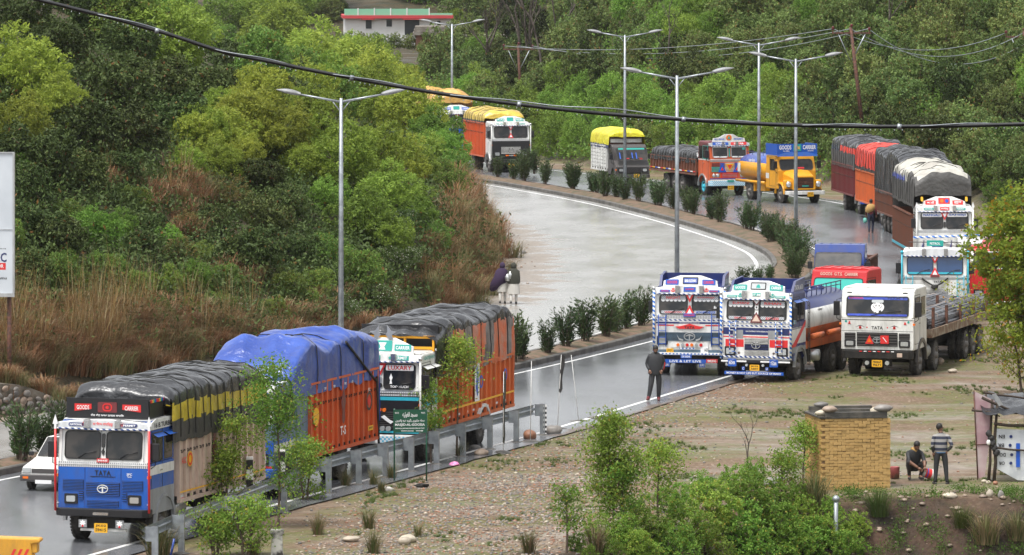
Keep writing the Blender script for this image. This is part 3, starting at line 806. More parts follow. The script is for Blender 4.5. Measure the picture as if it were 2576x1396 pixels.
def tarp(name_label, T, y0, L, zh, zt, mats, zbands=(), seed=0, W=None, lump=.12, rope=.55, front_h=None, rear_h=None, cat='tarpaulin', side_hem=.08, crown=.12, lr=None, ropes=True, ydip=None, endm=0, shift=(0, 0), droop=.02):
    """a draped sheet over a load, its own top-level thing standing at the truck's place"""
    root = empty('tarpaulin', T.r.location.copy(), T.r.rotation_euler.z, name_label, cat)
    W = (W or T.W + .04) + .1; H = W / 2; rnd = random.Random(seed)
    nu = max(16, int(L / .11)); rc = .24
    def hump(x, y):
        base = crown * (1 - (x / H) ** 2)
        k = lump * (mn.noise(Vector((x * .9, y * .75, seed * 3.1))) + .6 * mn.noise(Vector((x * 2.0, y * 1.9, seed + 9.0)))) + .09 * abs(mn.noise(Vector((x * 1.1, y * 4.6, seed + 2.0)))) + .03 * mn.noise(Vector((x * 5, y * 6, seed))) - .05 * abs(mn.noise(Vector((x * 1.4 + y, y * 2.3, seed + 4.0))))
        return base + k - (ydip(y) if ydip else 0)
    def wr(p, q, r_): return mn.noise(Vector((p * 1.7, q * 1.1, seed * 5.5 + r_)))
    def pinch(y):
        if not rope: return 0
        y = y + .1 * mn.noise(Vector((y * 1.3, seed, 5)))
        t = (y - y0) / rope; d = abs(t - round(t)); return max(0, 1 - d / .22)
    rows = []
    top_n = 18; side_n = 12
    for iu in range(nu + 1):
        y = y0 + L * iu / nu; pts = []
        pi = pinch(y)
        e = min(iu, nu - iu) / nu * L; er = .12 * max(0, 1 - e / .35) ** 2
        lh, rh = (lr if lr else (zh, zh))
        for side_ in (-1, 1):
            S = []
            zz0 = (lh if side_ < 0 else rh) + side_hem * mn.noise(Vector((y * 1.3, side_ * 4.0, seed))) + .05 * pi
            zedge = zt + hump(side_ * H * .9, y) - .22 - er
            for k in range(side_n):
                t = k / side_n; z = zz0 + (zedge - zz0) * t
                bul = .02 * math.sin(math.pi * t) * (1 - pi) + .05 * (.5 - abs(mn.noise(Vector((y * 3.1 + z * .8, z * .5, seed + side_ * 3))))) * (1 - t * .6) + .045 * wr(y * 2.2, z * .7, side_) * (1 - .5 * t) + .03 * mn.noise(Vector((y * 5.5, z * 1.6, seed + side_))) - .022 * pi * t - droop * 0
                S.append((side_ * (H + bul), y, z))
            # rounded shoulder
            for k in range(4):
                a = math.pi / 2 * k / 4; S.append((side_ * (H - .2 * (1 - math.cos(a)) - .02 * pi), y, zedge + .2 * math.sin(a) * (1 - .25 * pi)))
            pts.append(S)
        left, right = pts
        mid = []
        for k in range(1, top_n):
            x = (-1 + 2 * k / top_n) * (H - .2)
            mid.append((x, y + .03 * mn.noise(Vector((x * 3, y * 3, seed))), zt + hump(x, y) - er - .03 * pi + .05 * (.4 - abs(mn.noise(Vector((x * 2.3 + y * 1.7, y * 2.9 - x, seed + 6.0)))))))
        rows.append(left + mid + right[::-1])
    n = len(rows[0]); b = B()
    vs = [p for r in rows for p in r]
    fs = [(i*n+j, i*n+j+1, (i+1)*n+j+1, (i+1)*n+j) for i in range(nu) for j in range(n - 1)]
    b.add(vs, fs, 0, True)
    # ends
    for which, iu, hh, sg in (('f', 0, front_h, -1), ('r', nu, rear_h, 1)):
        if hh is None: hh = zh
        row = rows[iu][side_n + 1: n - side_n - 1]; m_ = len(row); K = 9; o = []
        for k in range(K + 1):
            t = k / K
            for (x, y, z) in row:
                bot = hh + side_hem * 1.3 * mn.noise(Vector((x * 1.9, seed * 2.0, 3.0)))
                zz = z + (bot - z) * t
                yy = y + sg * (.10 * math.sin(min(1, t * 3) * math.pi / 2) + .06 * wr(x * 2.2, zz, 7) * min(1, t * 4))
                o.append((x * (1 + .02 * t), yy, zz))
        b.add(o, [(k*m_+j, k*m_+j+1, (k+1)*m_+j+1, (k+1)*m_+j) for k in range(K) for j in range(m_ - 1)], endm, True)
    # bands of other sheet below given heights
    for fi, f in enumerate(b.f):
        if b.m[fi] != 0 or len(f) != 4: continue
        c = [sum(b.v[i][q] for i in f) / 4 for q in range(3)]
        if abs(c[0]) > H - .19:
            for (z_hi, mi, test) in zbands:
                zz = z_hi + .04 * mn.noise(Vector((c[1] * 2, 0, seed)))
                if c[2] < zz and (test is None or test(c)): b.m[fi] = mi
    sheet = b.build('sheet', mats, root)
    so = sheet.modifiers.new('s', 'SUBSURF'); so.levels = 1; so.render_levels = 1
    if ropes and rope:
        k = 1; 
        while y0 + k * rope < y0 + L - .1:
            y = y0 + k * rope; iu = int(round((y - y0) / L * nu)); r0 = rows[iu]; r1 = rows[min(nu, iu + 1)]
            t = (y - r0[0][1]) / max(1e-6, (r1[0][1] - r0[0][1]))
            P = []
            for q in range(1, n - 1, 2):
                v = Vector(r0[q]).lerp(Vector(r1[q]), max(0, min(1, t)))
                out = Vector((v.x / H if abs(v.x) > H - .25 else 0, 0, 1 if abs(v.x) < H - .05 else 0)).normalized()
                P.append(v + out * .018)
            b = B(); b.tube(P, .013, 4, caps=False); b.build('rope', 'rope', root); k += 1
    return root
# ------------------------------------------------------------- the vehicles, near queue first
def gl(*a): p = G(*a); return Vector((p.x, p.y, 0.0))
def corner(x, y, rz, W, right=True):
    """front middle from the picture point under one front corner"""
    p = gl(x, y); d = Vector((math.cos(rz), math.sin(rz), 0)) * (W / 2)
    return p - d if right else p + d

def blue_truck():
    rz = R_(-17)
    T = Truck(corner(374, 1372, rz, 2.46), rz, 2.46, 'bright blue cab truck with red side rods and cream ribbed load body, first in queue', zr=3.12, zb=.82)
    T.cab('blue', 'white', 'blue', 'blue', 'white'); T.arch(m='grey')
    T.band(1.94, 2.0, 'silverdot'); T.band(2.03, 2.07, 'silverdot'); T.band(2.003, 2.028, 'white', t=.03)
    T.screens([(-.56, .98), (.56, .98)], z0=2.14, z1=2.86); T.fup
    for x in (-.03, .03): pass
    for x0, x1 in ((-1.13, -1.09), (-.055 - .02, -.055), (.055, .075), (1.09, 1.13)): T.band(2.1, 2.9, 'silverdot', x0, x1, .03)
    T.badge(rr(0, 2.62, .1, .36, .045), 'glass', 'centre_window'); T.badge([(0, 2.24), (.045, 2.34), (0, 2.44), (-.045, 2.34)], 'print', 'diamond', .02, .05)
    T.badge(rect(-.16, .16, 2.07, 2.17), 'red', 'name_plate', .02, .05); T.text('BHAI-KARI', 0, 2.12, .26, .05, 'white2', off=.055)
    # lower front: three panels of pressed louvres
    for x in (-.49, .49): T.band(.85, 1.93, 'navy', x - .006, x + .006, .024, 'panel_joint')
    for x0, x1, z0, z1, n in ((-1.09, -.52, 1.36, 1.62, 7), (-.46, .46, 1.22, 1.56, 8), (.52, 1.09, 1.36, 1.62, 7), (-.44, .44, .95, 1.1, 4), (-.66, -.52, 1.1, 1.32, 4), (.52, .66, 1.1, 1.32, 4)):
        T.grille(x0, x1, z0, z1, n, 'blue', 'blue', t=.012)
    T.tata(0, 1.40, .12, 'white'); T.text('TATA', 0, 1.80, .44, .13, 'print', off=.03); T.band(1.70, 1.715, 'print', -.34, .34, .028); T.text('SFC', .72, 1.78, .15, .06, 'white2', off=.03); T.text('Turbo', .72, 1.72, .12, .035, 'white2', off=.03)
    T.lamps([-.86, .86], 1.13, .24, .15); T.indicators(1.72)
    T.canes('redp', .82, 2.9, 'white2', .032, spear=True)
    T.hood('silver', 2.92, .24, crest=0)
    for x, t, w in ((-.72, 'NATIONAL', .42), (.72, 'PERMIT', .42)):
        T.badge(rr(x, 3.02, w, .09, .04), 'navy', 'name_plate', .0, .02, T.S); T.text(t, x, 3.02, w * .8, .05, 'white2', T.S, .028)
    T.text('ਸਤਿਨਾਮ ਵਾਹਿਗੁਰੂ', 0, 3.04, .54, .1, 'redp', T.S, .028); T.badge(star(-.48 - .06, 3.03, .06), 'redp', 'star', .0, .02, T.S); T.badge(star(.54, 3.03, .06), 'redp', 'star', .0, .02, T.S)
    T.bumper(.7, .9, 'black', .18); T.badge(rr(0, .78, .42, .07, .02), 'chrome', 'bumper_plate', .17, .2)
    T.plate_(0, .42, 'JK02', 'S9415', y=-.16)
    for x in (-.5, .5):
        T.badge(rect(x - .11, x + .11, .42, .62), 'grey', 'mud_guard_plate', .12, .15); T.badge(star(x, .53, .09, 7, .6), 'white2', 'ornament', .15, .155); T.badge(disc(x, .46, .028), 'redlens', 'reflector', .15, .165)
    T.band(.32, .38, 'white', -.62, .62, -.1, 'front_rail')
    T.doors('glass', visor='blue', stripe=((1.75, 1.98, 'white'), (.76, 1.4, 'grey')), y0=.25, y1=.95, y2=1.1, y3=1.7); T.mirrors()
    lettering('16 B.TURBO', T.R, 1.0, 3.0, 1.3, .13, 'print', T.r, .03)
    b = B(); b.plate([(.1, 2.9), (T.D, 2.9), (T.D, 3.14), (.5, 3.16), (.18, 3.08)], T.R, -.01, .02); b.build('roof_edge', 'white', T.r)
    hb = T.headboard(3.16, 3.64, 'black', .3, 1.05, 2.26)
    for x, t, w in ((-.66, 'GOODS', .46), (.66, 'CARRIER', .5)):
        k = -1 if x < 0 else 1
        b = B(); b.plate([(x - w/2, 3.3 + (.03 if k < 0 else .09)), (x + w/2, 3.3 + (.09 if k < 0 else .03)), (x + w/2, 3.52), (x - w/2, 3.52)][::1], T.HB, 0, .012); b.build('name_board', 'redp', hb); lettering(t, T.HB, x, 3.43, w * .74, .11, 'white2', T.r, .02)
    b = B(); b.plate(rr(0, 3.44, .52, .26, .03), T.HB, 0, .014); b.build('name_board', 'maroon', hb)
    b = B(); b.ring(rr(0, 3.44, .26, .2, .09), rr(0, 3.44, .2, .14, .06), T.HB, .015, .02); b.plate(disc(0, 3.44, .045), T.HB, .015, .022); b.build('emblem', 'redp', hb)
    lettering('ਧੰਨ ਧੰਨ ਬਾਬਾ ਨਾਨਕ ਸਾਹਿਬ', T.HB, 0, 3.24, .9, .06, 'white2', T.r, .012)
    for i in range(10):
        y = .4 + i * .1; b = B(); b.box(1.13, 1.14, y, y + .1, 3.56, 3.64); b.build('edge_tile', ('redp', 'plate', 'teal', 'bluep', 'redp')[i % 5], hb)
    T.chassis(8.2, (5.4,))
    T.body(2.0, 6.6, 1.05, 2.75, 'cream', .47, hooks=True, railm='cream')
    for yy, zz, r in ((2.75, 1.95, .2),):
        b = B(); b.plate(disc(yy, zz, r), T.RB, .08, .086); b.ring(disc(yy, zz, r * .82), disc(yy, zz, r * .55), T.RB, .088, .092, 1); b.build('round_emblem', ['plate', 'redp'], T.r)
    lettering('AGC', T.RB, 2.3, 1.95, .34, .17, 'redp', T.r, .085); lettering('T.S', T.RB, 4.75, 1.5, .42, .26, 'maroon', T.r, .085)
    b = B(); b.plate([(4.6 + .12 * math.cos(a) + .03 * math.sin(3 * a), 2.15 + .45 * math.sin(a)) for a in [i * math.pi / 9 for i in range(18)]], T.RB, .08, .084); b.build('painted_figure', 'maroon', T.r)
    b = B(); b.plate(rect(2.02, 8.55, 1.13, 1.17), T.RB, .078, .082); b.build('side_stripe', 'plate', T.r)
    b = B(); b.box(1.25, 1.27, 2.03, 2.45, .84, 1.06); o = b.build('name_board', 'white', T.r); lettering('FATTA-BOX', lambda u, v, t: (1.27 + t, u, v), 2.24, .95, .38, .1, 'redp', T.r, .004)
    tarp('black and yellow tarpaulin roped over the load of the blue cab truck', T, 1.45, 7.2, 2.45, 3.86, ['t_black', 't_olive', 't_dark'], ((3.45, 1, lambda c: c[0] > 0), (3.02, 2, None)), 3, lump=.13, rope=.56, front_h=3.45, rear_h=2.3, W=2.56)
    return T
blue_truck()

def orange_truck():
    rz = R_(-16.5)
    T = Truck(corner(690, 1258, rz, 2.4), rz, 2.4, 'grey blue cab truck with orange ribbed body under blue tarpaulin, second in queue')
    T.cab('steelblue', 'white', 'steelblue', 'steelblue', 'white'); T.arch(m='grey'); T.screens([(-.56, 1.0), (.56, 1.0)]); T.doors('glass', stripe=((1.3, 1.5, 'white'), (1.5, 1.6, 'blue'))); T.mirrors()
    T.band(1.2, 1.6, 'royal'); T.grille(-.5, .5, 1.2, 1.6, 6, 'white', 'white'); T.lamps([-.85, .85], 1.1); T.hood('white', crest=.3, crest_m='white')
    T.text('GOODS CARRIER', 0, T.zc, 1.3, .12, 'redp', T.S2, .02); T.bumper(.6, .84, 'blue'); T.band(.86, .92, 'redp', name='bumper_stripe'); T.plate_(0, .45, 'JK02', 'F3087')
    T.chassis(9.2, (6.1,))
    b = B(); b.box(-1.2, 1.2, 1.95, 2.9, 1.0, 2.72); b.build('front_locker', 'steelblue', T.r, bevel=.02)
    T.body(2.9, 6.1, 1.05, 2.9, 'orange', .45)
    for yy, t in ((3.3, 'G'),):
        b = B(); b.plate(disc(yy, 2.0, .26), T.RB, .08, .086); b.build('round_emblem', 'plate', T.r)
    b = B(); b.plate([(5.75 + (.16 + .05 * math.sin(5 * a)) * math.cos(a), 2.1 + .5 * math.sin(a)) for a in [i * math.pi / 12 for i in range(24)]], T.RB, .08, .084); b.build('painted_figure', 'maroon', T.r)
    b = B(); b.ring(disc(8.1, 2.05, .27), disc(8.1, 2.05, .2), T.RB, .08, .085); b.plate(disc(8.1, 2.05, .13), T.RB, .08, .085, 1); b.build('round_emblem', ['t_dark', 'redp'], T.r)
    lettering('T-S', T.RB, 5.7, 1.42, .5, .26, 'white2', T.r, .085); lettering('FC', T.RB, 8.1, 2.38, .2, .1, 'white2', T.r, .085)
    b = B(); b.plate(rect(8.0, 8.45, 1.2, 1.34), T.RB, .08, .086); b.build('number_board', 'plate', T.r); lettering('JK02F', T.RB, 8.22, 1.27, .34, .07, 'print', T.r, .09)
    for y in (4.1, 4.9, 5.9, 6.5): lettering('भारत', T.RB, y, 2.72, .2, .07, 'white2', T.r, .085)
    b = B(); b.tube([(1.3, 9.0, .7), (1.3, 8.85, 2.7)], .035, 6); b.tube([(1.32, 5.9, 3.9), (1.33, 8.6, 2.6)], .035, 6); b.build('hanging_rope', 'rope', T.r)
    tarp('bright blue tarpaulin sagging over the load of the second truck', T, 1.35, 7.75, 2.75, 4.0, ['t_blue', 't_navy'], (), 11, lump=.2, rope=2.1, front_h=3.2, rear_h=1.3, crown=.08, side_hem=.22, lr=(2.7, 2.62), ydip=lambda y: .55 * max(0, 1 - (y - 1.35) / 1.6) ** 1 + .12 * math.sin(y * 1.7), ropes=True, endm=0)
    # front lashing and a low navy sheet over the cab
    return T
orange_truck()

def teal_truck():
    rz = R_(-15.5)
    T = Truck(corner(1056, 1166, rz, 2.4), rz, 2.4, 'white and teal ornate truck lettered LUXARY with an orange body, third in the queue', zr=3.15)
    T.cab('black', 'white', 'white', 'white', 'white'); T.arch(m='white')
    T.band(1.82, 1.92, 'cyan'); T.band(1.95, 2.0, 'silverdot'); T.band(2.03, 2.07, 'silverdot')
    T.screens([(-.58, .98), (.58, .98)], z0=2.14, z1=2.88)
    for x in (-.58, .58): T.badge(rr(x, 2.77, .84, .17, .03), 'white2', 'screen_sticker', .03, .036)
    T.text('LUXARY', .58, 2.77, .72, .13, 'redp', off=.042); T.text('SUPER', -.58, 2.77, .6, .13, 'redp', off=.042); T.text('TOO MUCH', .58, 2.22, .55, .07, 'white2', off=.036)
    T.badge([(.28, 2.3), (.36, 2.3), (.34, 2.4), (.37, 2.48), (.32, 2.6), (.27, 2.48), (.3, 2.4)], 'white2', 'sticker', .03, .036)
    T.tri(0, 2.72, .34, .34, False); T.badge(rr(0, 2.42, .1, .14, .03), 'silver', 'centre_window'); T.badge(disc(0, 2.25, .07), 'print', 'ornament', .02, .05)
    for z in (2.09,): T.band(z - .02, z + .02, 'silver')
    T.grille(-1.12, 1.12, 1.02, 1.5, 8, 'black', 'dgrey'); T.text('TATA', -.35, 1.68, .42, .1, 'white2', off=.04)
    for x in (-.42, -.28, -.14, 0.0, .14): T.badge(disc(x, 1.54, .055), 'amber', 'lamp', .03, .09)
    for x in (-.45, -.27, -.09, .09, .27): T.badge(disc(x, .98 + .02, .075), 'lens', 'fog_lamp', .03, .12)
    T.badge(disc(-.12, 1.3, .14), 'silver', 'ornament', .06, .09); T.badge([(.05, 1.34), (.14, 1.39), (.3, 1.26), (.42, 1.2), (.34, 1.14), (.18, 1.24)], 'white2', 'ornament', .06, .09)
    T.band(.87, .93, 'cyan'); T.bumper(.56, .82, 'white', .2); T.badge(rect(.05, 1.12, .6, .78), 'check_lb', 'bumper_panel', .2, .215); T.badge(rect(-1.12, -.1, .6, .78), 'silver', 'bumper_panel', .2, .215)
    T.lamps([-.9, .9], 1.18, .24, .16); T.indicators(1.7); T.canes('white', .9, 3.0)
    T.hood('white', 2.95, .25, crest=.44, crest_m='white')
    for x, t in ((-.28, 'MAHMEET'), (.62, 'PERMIT')):
        w = .58 if x < 0 else .5; T.badge(rr(x, 3.06, w, .13, .01), 'teal', 'name_plate', 0, .02, T.S); T.text(t, x, 3.06, w * .85, .09, 'white2', T.S, .028)
    T.badge(star(.9 - .6, 3.06, .06), 'teal', 'star', 0, .02, T.S)
    T.badge(rr(0, T.zc + .03, .58, .3, .03), 'teal', 'name_plate', 0, .02, T.S2); T.badge([(-.12, T.zc + .12), (.12, T.zc + .12), (.05, T.zc), (.1, T.zc - .08), (-.1, T.zc - .08), (-.05, T.zc)], 'white2', 'emblem', .02, .03, T.S2)
    for x, t in ((-.62, 'GOODS'), (.62, 'CARRIER')): T.badge(rr(x, T.zc - .02, .5, .18, .02), 'teal', 'name_plate', 0, .02, T.S2); T.text(t, x, T.zc - .02, .42, .1, 'white2', T.S2, .028)
    for sx in (-.2, .2):    # leaping fish on the crest
        k = 1 if sx > 0 else -1
        P = [(sx, 3.56), (sx + k * .1, 3.58), (sx + k * .06, 3.7), (sx + k * .2, 3.8), (sx + k * .04, 3.82), (sx - k * .08, 3.98), (sx - k * .07, 3.8), (sx - k * .12, 3.7)]
        b = B(); b.plate(P, lambda u, v, t: (u, .3 - t, v), 0, .025); b.build('fish_ornament', 'silver', T.r)
    T.doors('glass', stripe=((1.62, 1.92, 'cyan'), (2.0, 2.05, 'silver')), visor='white'); T.mirrors()
    lettering('GATEWAY', T.R, .95, 3.02, 1.1, .1, 'teal', T.r, .025)
    T.chassis(9.9, (6.6,)); T.body(2.05, 7.9, 1.02, 2.45, 'orange2', .5, hooks=False, kick='white2')
    for y in (6.2, 8.9): b = B(); b.ring(disc(y, 1.9, .2), disc(y, 1.9, .13), T.RB, .08, .086); b.build('round_emblem', 'bluep', T.r)
    b = B(); b.plate(rect(5.5, 6.0, 1.35, 2.5), T.RB, .08, .085); b.plate([(5.75 + .13 * math.cos(a) * (1 + .4 * math.sin(4 * a)), 1.95 + .45 * math.sin(a)) for a in [i * math.pi / 10 for i in range(20)]], T.RB, .087, .09, 1); b.build('painted_panel', ['white2', 'bluep'], T.r)
    b = B(); b.plate(rect(2.1, 9.9, 1.3, 1.36), T.RB, .08, .083); b.build('side_stripe', 'plate', T.r)
    out = [(6.6 + .72 * math.cos(R_(a)), .5 + .72 * math.sin(R_(a))) for a in range(0, 181, 20)]; inn = [(6.6 + .62 * math.cos(R_(a)), .5 + .62 * math.sin(R_(a))) for a in range(0, 181, 20)]
    b = B(); b.plate(out + inn[::-1], T.RB, -.3, .09); b.build('mudguard', 'white', T.r)
    b = B(); b.box(-1.2, 1.2, 1.5, 1.56, 3.2, 3.28); b.box(-1.2, 1.2, 1.5, 1.56, 3.52, 3.6)
    for x in (-1.17, -.3, .3, 1.17): b.box(x - .03, x + .03, 1.49, 1.57, 3.15, 3.6)
    b.build('roof_rack', 'yellow', T.r); T.headboard(3.2, 3.85, 'black', 2.0, .3, 2.4)
    tarp('black tarpaulin with printed orange banner sides over the load of the white and teal truck', T, 1.55, 8.5, 2.35, 3.9, ['t_black', 't_print', 't_print2'], ((3.62, 1, lambda c: c[1] > 2.6 and mn.noise(Vector((c[1] * .9, c[2] * .3, 2))) < .12), (3.62, 2, lambda c: c[1] > 2.6 and mn.noise(Vector((c[1] * .9, c[2] * .3, 2))) >= .12)), 21, lump=.2, rope=.95, front_h=3.6, rear_h=2.0, crown=.1,
         ydip=lambda y: .1 * max(0, 3 - y))
teal_truck()

def far_truck(loc, rz, label, body_m, tarp_spec, W=2.4, low='black', up='white', crest=True, L=8.3, trim='white', zt=3.0, tl=None, text=('ALL INDIA', 'PERMIT'), tm='redp', axles=(5.6,), side='white', seed=1, zr=3.1, ladders=None, tg='glass'):
    T = Truck(loc, rz, W, label, zr=zr)
    T.cab(low, up, side, side, 'white'); T.arch(m='silver'); T.band(1.95, 2.06, 'silverdot'); T.screens([(-.56, 1.0), (.56, 1.0)], glass=tg, z0=2.14, z1=2.84)
    T.doors('glass'); T.mirrors(); T.tri(0, 2.74, .34, .3, False); T.tri(0, 2.3, .34, .32, True)
    T.grille(-.62, .62, 1.15, 1.6, 6, 'dgrey', trim); T.tata(0, 1.4, .14, 'chrome'); T.lamps([-.86, .86], 1.15); T.indicators(1.7)
    T.bumper(.58, .82, low if low != 'white' else 'royal'); T.plate_(0, .44, 'JK02', 'K7%d1' % (seed * 7 % 90 + 10)); T.canes('white', .85, 2.95)
    T.hood('white', 2.9, .24, crest=.36 if crest else 0)
    for k, t in zip((-1, 1), text):
        T.text(t, k * .66, 3.0, .5, .08, tm, T.S, .012)
        if crest: T.badge(rr(k * .6, T.zc - .02, .48, .16, .02), tm, 'name_plate', 0, .02, T.S2); T.text(t, k * .6, T.zc - .02, .4, .09, 'white2', T.S2, .028)
    if crest: T.badge(rr(0, T.zc + .02, .4, .22, .02), 'teal', 'name_plate', 0, .02, T.S2)
    if ladders: T.ladder(-.92, m=ladders, z1=2.1); T.ladder(.92, m=ladders, z1=2.1)
    T.chassis(L, axles); T.body(2.0, L - 2.0, 1.05, zt, body_m, .42)
    return T

T = far_truck(gl(1285, 434), R_(12.5), 'white and black cab truck with tall orange body and yellow tarpaulin on the bend', 'orange', None, text=('RAJ', 'PERMIT'), tm='teal', zt=2.95, L=8)
for x in (-.2, -.1, .0, .1, .2, .3, -.3): T.badge(disc(x, 1.06, .045), 'amber' if abs(x) > .15 else 'lens', 'lamp', .06, .12)
tarp('yellow tarpaulin over the load of the orange bodied truck on the bend', T, 1.9, 6.1, 2.9, 3.65, ['t_yellow', 't_grey'], ((3.12, 1, None),), 5, lump=.16, rope=.6, front_h=3.3, rear_h=2.8)
T = far_truck(gl(1150, 398), R_(14), 'white and blue cab truck with ochre tarpaulin half hidden by the hillside trees', 'orange2', None, low='royal', trim='blue', text=('GOODS', 'CARRIER'), tm='bluep', seed=3, ladders='blue', zt=2.3, L=9)
tarp('ochre tarpaulin over the high load of the half hidden truck', T, .9, 8.0, 3.3, 4.05, ['t_ochre', 't_navy', 't_white'], ((3.3, 1, None),), 6, lump=.25, rope=.9, front_h=3.6, rear_h=2.4, crown=.25)

def small_truck(loc, rz, label, colour, side_c, W=1.95, zr=2.35, glass='glass', nose=.55, name=None):
    """short bonnet light lorry cab"""
    T = Truck(loc, rz, W, label, zb=.5, zbelt=1.4, zw=2.18, zr=zr, lean=.5, D=1.9)
    H = W / 2; b = B()
    P = [(0, .5), (0, 1.02), (.06, 1.1), (nose, 1.38), (nose + .32, 2.16), (nose + .45, zr), (1.8, zr), (1.9, zr - .1), (1.9, .55), (1.28, .55)]
    for a in range(0, 181, 30): P.append((.8 + .48 * math.cos(R_(a)), .45 + .48 * math.sin(R_(a))))
    P.append((.3, .5))
    b.plate(P, lambda u, v, t: (t, u, v), -H, H); b.build('cab', colour, T.r, bevel=.05)
    T.yf = lambda z: 0.0 if z < 1.05 else (nose * (z - 1.05) / .33 if z < 1.38 else nose + .32 * (z - 1.38) / .78)
    b = B(); b.plate(rr(0, 1.78, W - .2, .68, .1), T.F, .0, .03); g = b.build('windscreen', glass, T.r)
    b = B(); b.ring(rr(0, 1.78, W - .14, .74, .12), rr(0, 1.78, W - .2, .68, .1), T.F, -.02, .04); b.build('window_seal', 'rubber', g)
    b = B(); b.tube([T.F(-.5, 1.47, .06), T.F(.0, 1.52, .05)], .012, 5); b.tube([T.F(.1, 1.47, .06), T.F(.6, 1.52, .05)], .012, 5); b.build('wiper', 'black', g)
    T.grille(-.5, .5, .68, .98, 5, 'black', 'dgrey'); T.lamps([-.72, .72], .83, .24, .16); T.indicators(.85)
    T.bumper(.36, .56, 'dgrey', .12); T.plate_(.2, .5, 'JK02', 'A921', .34, .2, y=-.13)
    for sg in (-1, 1):
        S = T.side(sg); b = B(); b.plate([(nose + .14, 1.42), (1.55, 1.42), (1.55, 2.1), (nose + .42, 2.1)], S, 0, .012); w = b.build('side_window', 'glass', T.r)
        b = B(); b.ring(rect(nose + .02, 1.62, .62, 2.16), rect(nose + .035, 1.605, .635, 2.145), S, 0, .006); b.build('door', 'print', T.r)
    T.mirrors(y=nose, z=1.62, w=.2, h=.3)
    T.chassis(5.6, (4.0,), .8, .78)
    return T
T = small_truck(gl(1592, 463), R_(13.5), 'small dark grey lorry with white slatted body and lemon yellow cover', 'dgrey', 'dgrey', 2.05, zr=2.3)
T.body(1.95, 3.7, .85, 2.15, 'white', .55, hooks=False)
for i in range(6):
    for sg in (-1, 1):
        z = .95 + i * .2; b = B(); H = (T.W + .04) / 2; b.box(sg * (H + .01), sg * (H + .05), 1.95, 5.65, z, z + .13); b.build('slat', 'white', T.r)
for x, m in ((-.3, 'redlens'), (.0, 'bluep'), (.25, 'bluep'), (.5, 'redlens'), (-.75, 'bluep')):
    T.badge(rect(x - .03, x + .03, 1.5, 1.85) if m == 'bluep' else rr(x, 1.5, .2, .07, .03), m, 'windscreen_trinket', .032, .04)
T.badge(rr(0, 2.07, 1.6, .09, .02), 'teal', 'screen_sticker', .032, .038)
b = B(); b.box(-.95, .95, 1.6, 1.66, 2.4, 2.62); b.build('roof_board', 'white', T.r)
b = B(); b.box(-1.0, 1.0, 1.75, 1.9, 2.2, 2.75); b.build('front_wall', 'brown', T.r)
tarp('lemon yellow cover stretched over the hoops of the small grey lorry', T, 1.4, 4.3, 2.05, 3.05, ['t_lemon', 't_navy'], ((2.28, 1, None),), 8, lump=.03, rope=.9, front_h=2.75, rear_h=2.0, crown=.14, ropes=False)

